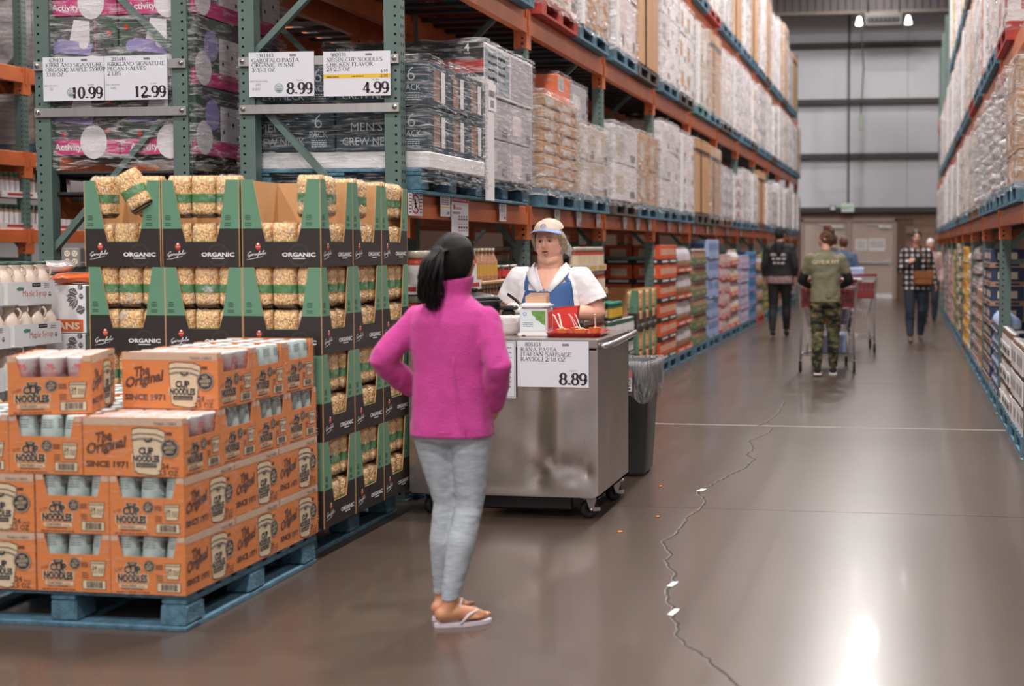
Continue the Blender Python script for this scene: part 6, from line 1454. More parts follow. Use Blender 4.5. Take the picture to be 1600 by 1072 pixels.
M_HAIRG = mat('hair_grey_blonde', '#a48d70', .5, var=.25, vscale=20, bump=.5, bscale=80)
def strands(mb, pts, r0, n, m, seed, wave=.01, spread=.03, rad=.006, taper=.3):
    r = random.Random(seed); P = [Vector(p) for p in pts]
    for k in range(n):
        a, q = r.uniform(0, 2*PI), r.random()**.5; ph = r.uniform(0, 6); out = []; rr = []
        N = 12; ln = r.uniform(.82, 1.04)
        for i in range(N):
            t = i/(N-1)*ln; f = t*(len(P)-1); j = min(int(f), len(P)-2); p = P[j].lerp(P[j+1], f-j); rs = r0[min(j,len(r0)-1)]*(1-(f-j)) + r0[min(j+1,len(r0)-1)]*(f-j)
            p = p + Vector((math.cos(a)*rs*q, math.sin(a)*rs*q, 0)) + Vector((math.sin(t*9+ph)*wave*t, math.cos(t*8+ph)*wave*t, 0)); out.append(p); rr.append(rad*(1-(1-taper)*max(0,t-.4)/.6))
        mb.tube(out, rr, m, 5)
# ---------------------------------------------------------------- the girl
def build_girl():
    gx, gy = -1.722, 5.25
    t = thing('person', 'girl with black ponytail in pink fleece, grey leggings and flip-flops seen from behind', 'person', (gx, gy, 0))
    SK = skin('tan', '#b98261'); b = MB(); s_ = .9
    HM = Matrix.Translation((.012, .015, 1.395)) @ Euler((.06, 0, -.62)).to_matrix().to_4x4() @ Matrix.Scale(.86, 4)
    head_geo(b, HM, SK, 1., 1.)
    limb(b, [(.008,-.005,1.15),(.008,-.004,1.24),(.012,.008,1.33)], [.07,.045,.046], SK)
    loft(b, [(0,0,.72,.10,.07),(0,0,.78,.125,.09),(0,0,.92,.112,.082),(0,0,1.05,.125,.085),(0,0,1.16,.135,.085),(0,0,1.22,.10,.065),(0,0,1.25,.06,.05)], SK)
    AN = {-1: (-.050,.02,.085), 1: (.012,-.085,.085)}
    KN = {-1: (-.028,.022,.46), 1: (.072,-.01,.46)}
    HP = {-1: (-.076,0,.75), 1: (.076,0,.75)}
    CA = {-1: (-.037,.0,.31), 1: (.050,-.055,.31)}
    for s in (-1, 1):
        limb(b, [HP[s], Vector(HP[s]).lerp(Vector(KN[s]),.5), KN[s], CA[s], AN[s]], [.078,.063,.046,.049,.028], SK)
    YAWF = {-1: -.35, 1: -1.05}
    for s in (-1, 1):
        yw = YAWF[s]; f = Vector((-math.sin(yw), math.cos(yw), 0)); sd = Vector((f.y, -f.x, 0)); a = Vector(AN[s]); g0 = Vector((a.x, a.y, .018))
        limb(b, [a, a - f*.012 + Vector((0,0,-.03))], [.029,.03], SK); limb(b, [g0 - f*.028 + Vector((0,0,.03)), g0 + f*.03 + Vector((0,0,.034)), g0 + f*.095 + Vector((0,0,.022)), g0 + f*.125 + Vector((0,0,.016))], [.03,.03,.026,.017], SK)
        for k, (o, ln, rd) in enumerate(((-.024,.05,.0105),(-.007,.045,.0085),(.006,.04,.0078),(.018,.034,.007),(.028,.026,.0065))):
            o *= s; p = g0 + f*(.115-.008*k) + sd*o + Vector((0,0,.012)); limb(b, [p - f*.02, p + f*ln*.6, p + f*ln*.95 + Vector((0,0,-.002))], [rd*1.05,rd,rd*.8], SK, 8, 2)
    SH = {-1: (-.135,0,1.172), 1: (.138,0,1.172)}; EL = {-1: (-.262,-.06,1.015), 1: (.208,-.075,1.0)}; WR = {-1: (-.175,.075,.885), 1: (.168,.03,.845)}
    for s in (-1, 1): limb(b, [SH[s], Vector(SH[s]).lerp(Vector(EL[s]),.5), EL[s], WR[s]], [.045,.04,.034,.024], SK)
    hand(b, WR[1], (-.25,.35,-.9), (1,-.3,.2), -1, SK, .82, .55); hand(b, WR[-1], (.35,.3,-.9), (-1,-.2,.2), 1, SK, .82, .5)
    obj('body', voxel_mesh(b, .0055, 3, 'body', [SK]), t)
    # leggings
    LG = mat('heather_leggings', '#a2a9b1', .75, var=.16, vscale=9, stretch=(3,3,14), bump=.25, bscale=60)
    b = MB(); o = .008
    loft(b, [(0,0,.685,.09,.06),(0,0,.71,.145,.102),(0,0,.73,.154,.110),(0,0,.78,.15,.11),(0,0,.88,.125,.095)], LG)
    for s in (-1, 1): limb(b, [HP[s], Vector(HP[s]).lerp(Vector(KN[s]),.5), KN[s], CA[s], Vector(AN[s]) + Vector((0,0,.01))], [.084,.070,.053,.0555,.034], LG, 18)
    me = voxel_mesh(b, .007, 4, 'leggings', [LG]); displace(me, .004, 26, 3, (1,1,1.6), lambda c: 1 if .38 < c.z < .54 or c.z < .18 or c.z > .66 else .35); cut(me, [((0,0,.105),(0,0,-1)),((0,0,.87),(0,0,1))]); obj('leggings', me, t)
    # fleece jacket
    FL = mat('pink_fleece', '#c03f8d', .9, var=.06, vscale=30, bump=.45, bscale=170, sheen=.25)
    b = MB()
    loft(b, [(.002,0,.70,.160,.118),(.002,0,.76,.159,.118),(.0,-.002,.86,.150,.112),(0,-.004,.98,.148,.108),(0,-.004,1.09,.157,.110),(0,-.002,1.16,.160,.108),(0,0,1.205,.146,.092),(.004,0,1.235,.105,.078),(.008,0,1.26,.066,.062),(.012,.002,1.275,.062,.062),(.018,.006,1.315,.066,.066),(.02,.006,1.36,.066,.066)], FL, 36)
    for s in (-1, 1): limb(b, [Vector(SH[s])+Vector((0,0,-.005)), Vector(SH[s]).lerp(Vector(EL[s]),.5), EL[s], Vector(EL[s]).lerp(Vector(WR[s]),.55), Vector(WR[s])+Vector((0,0,.005))], [.056,.056,.053,.048,.040], FL, 20)
    me = voxel_mesh(b, .007, 6, 'fleece_jacket', [FL])
    def fold(c): return .55 if abs(c.x) < .15 else 1.25
    displace(me, .007, 12, 1, (1,1,.6), fold); displace(me, .003, 30, 5, (1,1,.7), fold)
    cut(me, [((0,0,.725),(0,0,-1)),((.018,.006,1.326),(-.12,-.06,1))]); me = thicken(me, .004); obj('fleece_jacket', me, t)
    sm = MB()
    for x0 in (.045,): sm.tube([(x0+.05*(1-z_)**2, -.118 + .006*z_, .735+.30*z_) for z_ in [i/10 for i in range(11)]], .0022, FL, 6)
    sm.tube([(.155*math.cos(a), -.0*1 + .115*math.sin(a), .745) for a in [PI + PI*i/20 for i in range(21)]], .003, FL, 6); sm.ob('seam', t)
    # hair: cap, then the ponytail in wavy strands, with the hair tie
    b = MB(); hb = MB(); Mh = HM
    blob(hb, (0,0,0), (.0885,.105,.120), M_HAIRD, None, 28); hv = [Vector(v) for v in hb.v]
    b.add([Mh @ (v + Vector((0,-.006,.008))) for v in hv], hb.f, M_HAIRD, True)
    me = voxel_mesh(b, .006, 2, 'hair_cap', [M_HAIRD]); R = Mh.to_3x3().normalized()
    cut(me, [(Mh @ Vector((0,.052,.0)), R @ Vector((0,1,-.55))), (Mh @ Vector((0,.0,-.088)), R @ Vector((0,.35,-1)))]); displace(me, .004, 40, 2, (1,1,.4)); obj('hair', me, t)
    pb = MB(); a0 = Vector((-.02,-.098,1.425))
    strands(pb, [a0+Vector((.01,.03,.012)), a0, a0+Vector((-.012,-.026,-.03)), a0+Vector((-.02,-.03,-.09)), a0+Vector((-.022,-.012,-.15)), a0+Vector((-.018,-.0,-.21))], [.026,.022,.038,.047,.042,.026], 150, M_HAIRD, 5, .011, .03, .0052)
    limb(pb, [a0, a0+Vector((-.016,-.026,-.05)), a0+Vector((-.02,-.02,-.12)), a0+Vector((-.018,-.006,-.185))], [.022,.03,.03,.012], M_HAIRD, 12)
    pb.ob('ponytail', t)
    MB().tube([a0 + Vector((.024*math.cos(a), -.004+.006*math.sin(a), .022*math.sin(a))) for a in [2*PI*i/16 for i in range(16)]], .005, mat('hair_tie','#2a2326',.6), 6, closed=True).ob('hair_tie', t)
    # flip-flops
    FF = mat('flip_flop_white', '#c9bcc2', .5); 
    for s in (-1, 1):
        yw = YAWF[s]; f = Vector((-math.sin(yw), math.cos(yw), 0)); sd = Vector((f.y, -f.x, 0)); g0 = Vector((AN[s][0], AN[s][1], 0)); k = MB(); pr = []
        for i in range(24):
            a = 2*PI*i/24; u = math.cos(a)*.112+.052; v = math.sin(a)*(.040 if math.cos(a) > 0 else .033); pr.append(g0 + f*u + sd*v)
        vs = [p + Vector((0,0,.001)) for p in pr] + [p + Vector((0,0,.016)) for p in pr]
        k.add(vs, [tuple(range(23,-1,-1)), tuple(range(24,48))] + [(i,(i+1)%24,(i+1)%24+24,i+24) for i in range(24)], FF); kk = k.ob('flip_flop', t)
        st = MB()
        for q in (-1, 1): st.tube([g0 + f*.125 + sd*(-.012*s) + Vector((0,0,.02)), g0 + f*.105 + sd*q*.012 + Vector((0,0,.056)), g0 + f*.07 + sd*q*.033 + Vector((0,0,.046)), g0 + f*.035 + sd*q*.037 + Vector((0,0,.014))], .0055, FF, 8)
        st.ob('strap', kk)
    return t
GIRL = build_girl()
# ---------------------------------------------------------------- the worker behind the cart
def build_worker():
    t = thing('person', 'older woman worker in beige cap, white polo shirt and blue apron behind the cart', 'person', (-2.135, 8.44, 0), PI - .0)
    # local frame: facing +Y (towards the aisle end), her right hand at +X... (the figure is turned round by pi)
    SK = skin('fair', '#eab29a'); b = MB()
    HM = Matrix.Translation((0,.03,1.482)) @ Euler((-.05, .04, -.10)).to_matrix().to_4x4() @ Matrix.Scale(.98, 4)
    head_geo(b, HM, SK, 1.13, 2.15, True, .13, 80, 64, 1.15)
    limb(b, [(0,-.02,1.22),(0,-.008,1.31),(0,.012,1.40)], [.10,.078,.076], SK, 18)
    limb(b, [(-.03,.05,1.375),(0,.062,1.365),(.03,.05,1.375)], [.035,.035,.035], SK)          # fullness under the chin
    loft(b, [(0,0,.80,.19,.15),(0,.01,.95,.20,.165),(0,.01,1.08,.185,.15),(0,0,1.2,.185,.12),(0,0,1.27,.16,.09),(0,0,1.31,.09,.07)], SK)
    for s in (-1, 1): limb(b, [(s*.10,0,.82),(s*.10,.01,.48),(s*.10,-.01,.3),(s*.10,0,.08)], [.10,.07,.065,.042], SK); foot(b, (s*.1,0,.08), -s*.1, SK)
    SH = {1: (.205,0,1.255), -1: (-.205,0,1.255)}; EL = {1: (.285,-.01,1.045), -1: (-.295,.0,1.045)}; WR = {1: (.150,.235,1.075), -1: (-.135,.20,1.055)}
    for s in (-1, 1): limb(b, [SH[s], Vector(SH[s]).lerp(Vector(EL[s]),.5), EL[s], Vector(EL[s]).lerp(Vector(WR[s]),.5), WR[s]], [.065,.058,.05,.045,.031], SK, 16)
    hand(b, WR[-1], (.9,.35,-.1), (0,.25,1), 1, SK, .95, .5); hand(b, WR[1], (-.75,.6,-.05), (.2,.3,1), -1, SK, .9, .6)
    obj('body', voxel_mesh(b, .005, 2, 'body', [SK]), t)
    LIP = mat('lip_worker', '#bd7a6c', .4); LID = skin('lid', '#c58670'); BR = mat('brow_light', '#9a7a60', .7)
    face_parts(t, HM, (LIP, LID), BR, M_IRISB, .0845, .0045)
    # trousers
    TR = mat('dark_trousers', '#2b2b33', .8); b = MB()
    loft(b, [(0,0,.74,.195,.155),(0,0,.82,.20,.16),(0,.0,.95,.208,.17),(0,0,.99,.2,.16)], TR)
    for s in (-1, 1): limb(b, [(s*.10,0,.80),(s*.10,.01,.48),(s*.10,-.01,.12)], [.108,.085,.07], TR)
    obj('trousers', voxel_mesh(b, .012, 3, 'trousers', [TR]), t)
    sh = MB()
    for s in (-1, 1): foot(sh, (s*.1,0,.08), -s*.1, M_RUBBER, .25, .048)
    obj('shoes', voxel_mesh(sh, .01, 2, 'shoes', [M_RUBBER]), t)
    # polo shirt with open collar and short sleeves
    PO = mat('white_polo', '#e6e2e4', .8, bump=.15, bscale=90); b = MB()
    TOR = [(0,0,.84,.212,.172),(0,.012,.95,.217,.182),(0,.014,1.06,.205,.172),(0,.006,1.16,.208,.150),(0,0,1.225,.205,.128),(0,-.004,1.272,.17,.105),(0,-.006,1.305,.115,.088),(0,-.004,1.335,.088,.08),(0,-.002,1.36,.084,.078)]
    loft(b, TOR, PO, 40)
    for s in (-1, 1): limb(b, [Vector(SH[s])+Vector((-s*.02,0,.0)), Vector(SH[s]).lerp(Vector(EL[s]),.42), Vector(SH[s]).lerp(Vector(EL[s]),.86)+Vector((s*.012,0,0))], [.083,.082,.083], PO, 20)
    me = voxel_mesh(b, .007, 5, 'polo_shirt', [PO]); displace(me, .006, 14, 4, (1,1,.6)); displace(me, .003, 34, 9)
    pl = []
    bm = bmesh.new(); bm.from_mesh(me)
    rem = []
    for f in bm.faces:
        c = f.calc_center_median()
        if c.y > .0 and c.z > 1.165 and abs(c.x) < (c.z-1.165)*.46: rem.append(f)                    # open neck
        elif c.z > 1.325 : rem.append(f)
        else:
            for s in (-1, 1):
                ax = (Vector(EL[s])-Vector(SH[s])).normalized()
                if c.x*s > .19 and (c-Vector(SH[s])).dot(ax) > .158: rem.append(f); break
    bmesh.ops.delete(bm, geom=rem, context='FACES'); bm.to_mesh(me); bm.free(); me = thicken(me, .004); obj('polo_shirt', me, t)
    for s in (-1, 1):       # collar wings
        c = MB(); pts = [(s*.088,-.05,1.335),(s*.098,.0,1.350),(s*.088,.065,1.325),(s*.052,.125,1.255),(s*.012,.160,1.185)]; lo = [(s*.10,-.06,1.30),(s*.13,-.0,1.312),(s*.132,.072,1.29),(s*.104,.132,1.242),(s*.040,.170,1.172)]
        up = [Vector(p) for p in pts]; dn = [Vector(p) for p in lo]; th = Vector((0,.006,.004))
        vs = up + dn + [p+th for p in up] + [p+th for p in dn]; n = 5
        c.add(vs, [(i,i+1,n+i+1,n+i) for i in range(4)] + [(2*n+i+1,2*n+i,3*n+i,3*n+i+1) for i in range(4)] + [(n+i,n+i+1,3*n+i+1,3*n+i) for i in range(4)] + [(i+1,i,2*n+i,2*n+i+1) for i in range(4)] + [(0,n,3*n,2*n),(4,2*n+4,3*n+4,n+4)], PO, True); c.ob('collar', t)
    # apron: bib cut low in the middle, laid over the torso, two shoulder straps
    AP = mat('blue_apron', '#2f5387', .75, var=.06, vscale=20, bump=.2, bscale=120, stretch=(6,1,1))
    def ty(x, z, off):
        for a, q in zip(TOR, TOR[1:]):
            if a[2] <= z <= q[2]: f = (z-a[2])/(q[2]-a[2]); break
        else: a, q, f = TOR[0], TOR[1], 0
        rx = a[3]+(q[3]-a[3])*f; ry = a[4]+(q[4]-a[4])*f; cy = a[1]+(q[1]-a[1])*f; xx = min(.999, abs(x)/rx); return cy + ry*(1-xx**(2/.85))**(.85/2) + off
    ab = MB(); nx, nz = 24, 22; vs = []
    for j in range(nz+1):
        for i in range(nx+1):
            u = i/nx*2-1
            top = (1.178 + .012*u if u < .9 else 1.189 - (u-.9)*.5) if u > 0 else (1.178 + .085*(-u)**1.2 if u > -.9 else 1.178+.075 - (-u-.9)*.6)
            w = (.13 + .06*(1 - j/nz)**.7) if u > 0 else (.165 + .05*(1 - j/nz)); z = .80 + (top-.80)*j/nz; x = u*w
            vs.append((x, ty(x, z, .020) + .004*noise.noise(Vector((x*20, z*16, 1))), z))
    q = [(j*(nx+1)+i+1, j*(nx+1)+i, (j+1)*(nx+1)+i, (j+1)*(nx+1)+i+1) for j in range(nz) for i in range(nx)]
    ab.add(vs, q, AP, True); me = thicken(ab.mesh('apron'), .003); obj('apron', me, t)
    for s in (-1, 1):
        sp = MB(); z0 = 1.186 if s > 0 else 1.245; x0 = s*(.115 if s > 0 else .142); pts = [(x0, ty(x0,z0,.021), z0), (s*.12, ty(.12,(z0+1.275)/2,.019), (z0+1.275)/2), (s*.118, ty(.118,1.275,.014), 1.275), (s*.115,.03,1.315), (s*.10,-.06,1.30)]
        for a, c in zip(pts, pts[1:]): sp.beam(a, c, .022, .004, AP, (0,.6,1))
        sp.ob('apron_strap', t)
    MB().cbox(-.008,.008,ty(0,1.19,.02),ty(0,1.19,.03),1.18,1.195,M_CHROME,.002).ob('apron_snap', t)
    # plastic glove on her right hand (holding a black utensil)
    GL = mat('clear_glove', '#e9e0dd', .35, sss=.1); g = MB(); hand(g, Vector(WR[1]) + Vector((.0,-.0,0)), (-.75,.6,-.05), (.2,.3,1), -1, GL, 1.08, .6); limb(g, [Vector(WR[1])+Vector((.045,-.08,-.01)), WR[1]], [.05,.036], GL)
    me = voxel_mesh(g, .006, 2, 'glove', [GL]); displace(me, .004, 50, 1); obj('glove', me, t)
    # hair under a white net, cap with a pale blue brim
    b = MB(); hb = MB(); blob(hb, (0,0,0), (.094,.108,.112), M_HAIRG, None, 28); b.add([HM @ (Vector(v)+Vector((0,-.012,.004))) for v in hb.v], hb.f, M_HAIRG, True)
    for s in (-1, 1): limb(b, [HM @ Vector((s*.086,.018,.03)), HM @ Vector((s*.094,-.0,-.0)), HM @ Vector((s*.088,-.03,-.05))], [.016,.020,.02], M_HAIRG, 10)
    me = voxel_mesh(b, .006, 2, 'hair', [M_HAIRG]); R = HM.to_3x3().normalized(); cut(me, [(HM @ Vector((0,.045,.03)), R @ Vector((0,1,-.12))), (HM @ Vector((0,0,-.075)), R @ Vector((0,.3,-1)))]); displace(me, .006, 45, 3); obj('hair', me, t)
    NET = wrapmat('hair_net', lo=.25, hi=.9, scale=(30,30,30), rough=.6); b = MB(); nb = MB(); blob(nb, (0,0,0), (.102,.114,.104), NET, None, 24); b.add([HM @ (Vector(v)+Vector((0,-.022,-.012))) for v in nb.v], nb.f, NET, True)
    limb(b, [HM @ Vector((-.06,-.06,-.02)), HM @ Vector((-.10,-.055,-.06)), HM @ Vector((-.112,-.05,-.095))], [.04,.028,.012], NET)
    me = voxel_mesh(b, .008, 2, 'hair_net', [NET]); cut(me, [(HM @ Vector((0,.018,0)), R @ Vector((0,1,.1)))]); displace(me, .005, 60, 7); obj('hair_net', me, t)
    CP = mat('cap_beige', '#cdbcaa', .85, var=.05, vscale=30, bump=.2, bscale=120); BRM = mat('cap_brim_blue', '#7f97c9', .75); b = MB(); cb = MB()
    blob(cb, (0,0,0), (.098,.112,.088), CP, None, 32); b.add([HM @ (Vector(v)+Vector((0,-.008,.052))) for v in cb.v], cb.f, CP, True); me = voxel_mesh(b, .006, 3, 'cap', [CP]); cut(me, [(HM @ Vector((0,.10,.058)), R @ Vector((0,-.16,-1)))]); displace(me, .004, 22, 2); cap = obj('cap', me, t)
    br = MB(); n = 18; vs = []
    for z_ in (0, .004):
        for rr_ in (0, 1):
            for i in range(n+1):
                a = PI*.08 + PI*.84*i/n; x = .1*math.cos(a); y = .095*math.sin(a) + .012
                if rr_: x *= 1.05; y = .095*math.sin(a)**.8*1.0 + .012 + .062*math.sin(a)**.7
                vs.append(HM @ Vector((x, y, .074 - .006*rr_ - 2.2*x*x*(.8+.5*rr_) + z_)))
    m_ = n+1; br.add(vs, [(i+1,i,m_+i,m_+i+1) for i in range(n)]+[(2*m_+i,2*m_+i+1,3*m_+i+1,3*m_+i) for i in range(n)]+[(m_+i,3*m_+i,3*m_+i+1,m_+i+1) for i in range(n)]+[(i,i+1,2*m_+i+1,2*m_+i) for i in range(n)], BRM, True); br.ob('brim', cap)
    lg = Print(); lg.ring(0,0,.017,.003,G['blue'],1,20,.010); lg.line([(-.016,-.003),(-.006,.005),(.002,-.003),(.012,.006)],.0035,G['blue'],2); lg.line([(-.01,.006),(.004,.009),(.016,-.001)],.0025,G['blue'],2)
    obj('cap_emblem', lg.build(lambda u,v,d: HM @ Vector((-u, .094 + d - v*.55 - u*u*4, .098 + v)), .002).mesh('cap_emblem'), cap)
    MB().tube([HM @ Vector((-.092,-.01,-.045)), HM @ Vector((-.092,-.01,-.052))], .004, M_CHROME, 8).ob('earring', t)
    return t
WORKER = build_worker()
ut = thing('spatula', 'black handled utensil in the gloved hand of the worker', 'utensil', (-2.30, 8.18, 1.09)); MB().tube([(-.03,-.0,.075),(.03,-.05,.045),(.10,-.12,.0)], [.009,.009,.007], M_BLACKPL, 8).cbox(.09,.15,-.17,-.12,-.02,-.012,M_BLACKPL,.003).ob('handle', ut)
# ---------------------------------------------------------------- shoppers further down the aisle
def shopper(label, loc, rz, h, top, bottom, skin_, hair, hairkind='cap', lean=0., arms='down', stride=.12, topx=0., hem=.84, sleeve=1., shoes=None, headyaw=0., wide=1., voxel=.009, extra=None, collar=0.):
    k = h/1.70; t = thing('person', label, 'person', loc, rz); sc = k
    b = MB(); LN = lambda z: lean*max(0, z-.9)
    def P(x, y, z): return Vector((x*wide if z > .3 else x, y+LN(z), z))*sc
    HM = Matrix.Translation(P(0,.02,1.585)) @ Euler((-.05,0,headyaw)).to_matrix().to_4x4() @ Matrix.Scale(.94*sc, 4)
    head_geo(b, HM, skin_, 1.0, 1.1, True, 0, 40, 32)
    limb(b, [P(0,-.02,1.36),P(0,-.01,1.43),P(0,.01,1.52)], [.08*sc,.05*sc,.052*sc], skin_)
    rg = lambda L: [(0, (y+LN(z))*sc, z*sc, rx*sc*wide, ry*sc) for y, z, rx, ry in L]
    TOR = [(0,.82,.165,.115),(0,.92,.175,.12),(0,1.05,.145,.1),(0,1.2,.155,.105),(0,1.32,.165,.1),(0,1.39,.12,.08),(0,1.43,.07,.06)]
    loft(b, rg(TOR), skin_)
    y1, y2 = stride, -stride
    LEG = {1: [P(.09,0,.88),P(.092,y1*.55+.02,.48),P(.092,y1*.7-.02,.32),P(.09,y1,.085)], -1: [P(-.09,0,.88),P(-.092,y2*.35+.035,.48),P(-.092,y2*.8-.0,.33),P(-.085,y2*1.25,.10)]}
    for s in (-1, 1):
        limb(b, LEG[s], [.092*sc*wide,.06*sc,.058*sc,.035*sc], skin_)
    SH = {s: P(s*.175,0,1.355) for s in (-1,1)}
    if arms == 'down': EL = {s: P(s*.235,-.03,1.09) for s in (-1,1)}; WR = {s: P(s*.225,.06,.85) for s in (-1,1)}
    elif arms == 'cart': EL = {s: P(s*.275,.06,1.10) for s in (-1,1)}; WR = {s: P(s*.20,.26,1.04) for s in (-1,1)}
    elif arms == 'plaid': EL = {-1: P(-.25,-.05,1.1), 1: P(.24,-.05,1.08)}; WR = {-1: P(-.29,.06,.88), 1: P(.13,.16,1.20)}
    else: EL = {-1: P(-.23,-.05,1.09), 1: P(.25,-.06,1.1)}; WR = {-1: P(-.15,.14,1.05), 1: P(.2,.16,1.0)}
    for s in (-1, 1):
        limb(b, [SH[s], SH[s].lerp(EL[s],.5), EL[s], WR[s]], [.052*sc,.046*sc,.04*sc,.027*sc], skin_)
        d = (WR[s]-EL[s]).normalized(); hand(b, WR[s], d, Vector((s,.2,.1)) if arms != 'cart' else Vector((0,0,1)), -s if True else s, skin_, .95*sc, .45)
    obj('body', voxel_mesh(b, .0085, 2, 'body', [skin_]), t)
    if hairkind != 'hat' or True:
        hb = MB(); c = MB(); blob(hb, (0,0,0), (.084,.104,.118), hair, None, 20); c.add([HM @ (Vector(v)+Vector((0,-.012,.010))) for v in hb.v], hb.f, hair, True); R = HM.to_3x3().normalized()
        if hairkind == 'bun': blob(c, HM @ Vector((0,-.03,.145)), (.05*sc,.048*sc,.04*sc), hair); limb(c, [HM @ Vector((0,-.06,.10)), HM @ Vector((0,-.03,.14))], [.05*sc,.04*sc], hair)
        me = voxel_mesh(c, .009, 2, 'hair', [hair]); cut(me, [(HM @ Vector((0,.058,.02)), R @ Vector((0,1,-.45))), (HM @ Vector((0,0,-.06)), R @ Vector((0,.45,-1)))]) if hairkind != 'bun' else cut(me, [(HM @ Vector((0,.052,.0)), R @ Vector((0,1,-.5))), (HM @ Vector((0,0,-.06)), R @ Vector((0,.45,-1)))])
        displace(me, .01 if hairkind == 'bun' else .005, 30, 3); obj('hair' if hairkind != 'hat' else 'knit_hat', me, t)
    lip = (mat('lip_shopper','#a8645c',.5), skin_); face_parts(t, HM, lip, hair, M_IRISB, .083, 0)
    # clothes
    c = MB(); bt = bottom
    loft(c, rg([(0,.80,.17,.122),(0,.90,.182,.128),(0,1.0,.165,.115)]), bt)
    for s in (-1, 1): L = list(LEG[s]); limb(c, L[:3]+[L[3]+Vector((0,0,.02))], [.104*sc*wide,.073*sc,.069*sc,.05*sc], bt, 16)
    me = voxel_mesh(c, .010, 3, 'trousers', [bt]); displace(me, .006, 22, 2); cut(me, [((0,0,.095*sc),(0,0,-1))]); obj('trousers', me, t)
    c = MB()
    T2_ = [(0,hem-.06,.185+topx,.135),(0,hem,.185+topx,.135),(0,.97,.175+topx,.125),(0,1.06,.165+topx*.6,.117),(0,1.2,.173,.121),(0,1.32,.184,.116),(0,1.395,.14,.095),(0,1.44,.078+collar,.07+collar),(0,1.475,.07+collar,.066+collar)]
    loft(c, rg(T2_), top)
    for s in (-1, 1):
        if sleeve >= 1: limb(c, [SH[s], SH[s].lerp(EL[s],.5), EL[s], WR[s]], [.068*sc,.062*sc,.055*sc,.044*sc], top)
        else: limb(c, [SH[s], SH[s].lerp(EL[s],sleeve*.6), SH[s].lerp(EL[s],sleeve*1.05)], [.068*sc,.066*sc,.062*sc], top)
    me = voxel_mesh(c, .010, 3, 'shirt', [top]); displace(me, .010, 16, 6); cut(me, [((0,0,hem*sc),(0,0,-1)), (P(0,0,1.452),(0,.25,1))]); obj('shirt', me, t)
    sm = MB()
    for s in (-1, 1):
        a = LEG[s][3]; tilt = .0 if s > 0 else .35
        limb(sm, [a + Vector((0,-.03,-.035))*sc, a + Vector((0,.05,-.045-.0*tilt))*sc, a + Vector((0,.13,-.055-.02*tilt))*sc], [.042*sc,.040*sc,.030*sc], shoes or M_RUBBER, 12)
    obj('shoes', voxel_mesh(sm, .009, 2, 'shoes', [shoes or M_RUBBER]), t)
    return t, dict(P=P, SH=SH, EL=EL, WR=WR, sc=sc, TOR=T2_, HM=HM, LEG=LEG, rg=rg)
def camo_mat():
    m = mat('camouflage', '#4a4a30', .85); nt = m.node_tree; N = nt.nodes; Lk = nt.links; tc = N.new('ShaderNodeTexCoord'); mp = N.new('ShaderNodeMapping'); mp.inputs['Scale'].default_value = (1,1,1.9); Lk.new(tc.outputs['Object'], mp.inputs[0])
    nz = N.new('ShaderNodeTexNoise'); nz.inputs['Scale'].default_value = 9; nz.inputs['Detail'].default_value = 1.2; nz.inputs['Distortion'].default_value = .6; Lk.new(mp.outputs[0], nz.inputs[0])
    rp = N.new('ShaderNodeValToRGB'); rp.color_ramp.interpolation = 'CONSTANT'; e = rp.color_ramp.elements; e[0].position = 0; e[0].color = srgb('#1d1d18'); e[1].position = .43; e[1].color = srgb('#4b4f33')
    for p, c in ((.54,'#6d6243'),(.62,'#8f7d5c')): rp.color_ramp.elements.new(p).color = srgb(c)
    Lk.new(nz.outputs[0], rp.inputs[0]); Lk.new(rp.outputs[0], N['Principled BSDF'].inputs['Base Color']); return m
def plaid_mat():
    m = mat('plaid_flannel', '#8c8688', .85); nt = m.node_tree; N = nt.nodes; Lk = nt.links; tc = N.new('ShaderNodeTexCoord'); sp = N.new('ShaderNodeSeparateXYZ'); Lk.new(tc.outputs['Object'], sp.inputs[0])
    def stripe(o):
        w = N.new('ShaderNodeMath'); w.operation = 'MULTIPLY'; w.inputs[1].default_value = 12; Lk.new(o, w.inputs[0]); f = N.new('ShaderNodeMath'); f.operation = 'FRACT'; Lk.new(w.outputs[0], f.inputs[0]); g = N.new('ShaderNodeMath'); g.operation = 'GREATER_THAN'; g.inputs[1].default_value = .6; Lk.new(f.outputs[0], g.inputs[0]); return g.outputs[0]
    ad = N.new('ShaderNodeMath'); ad.operation = 'ADD'; Lk.new(stripe(sp.outputs[0]), ad.inputs[0]); Lk.new(stripe(sp.outputs[2]), ad.inputs[1]); dv = N.new('ShaderNodeMath'); dv.operation = 'MULTIPLY'; dv.inputs[1].default_value = .5; Lk.new(ad.outputs[0], dv.inputs[0])
    rp = N.new('ShaderNodeValToRGB'); rp.color_ramp.interpolation = 'CONSTANT'; e = rp.color_ramp.elements; e[0].position = 0; e[0].color = srgb('#1c1a1c'); e[1].position = .3; e[1].color = srgb('#575254'); rp.color_ramp.elements.new(.8).color = srgb('#d5cfd0')
    Lk.new(dv.outputs[0], rp.inputs[0]); Lk.new(rp.outputs[0], N['Principled BSDF'].inputs['Base Color']); return m
SKF = skin('light', '#cf9d87')
OLIVE = mat('olive_tee', '#77735c', .85, bump=.15, bscale=80); BLK = mat('black_knit', '#18171a', .8); JEAN = mat('dark_jeans', '#2b3442', .8, var=.15, vscale=20)
cw, ci = shopper('woman in olive tee and camouflage trousers with hair bun pushing a shopping cart', (-.885, 16.05, 0), .05, 1.64, OLIVE, camo_mat(), SKF, M_HAIRB, 'bun', .10, 'cart', .10, .0, .86, .55, BLK, 1.35, 1.0)
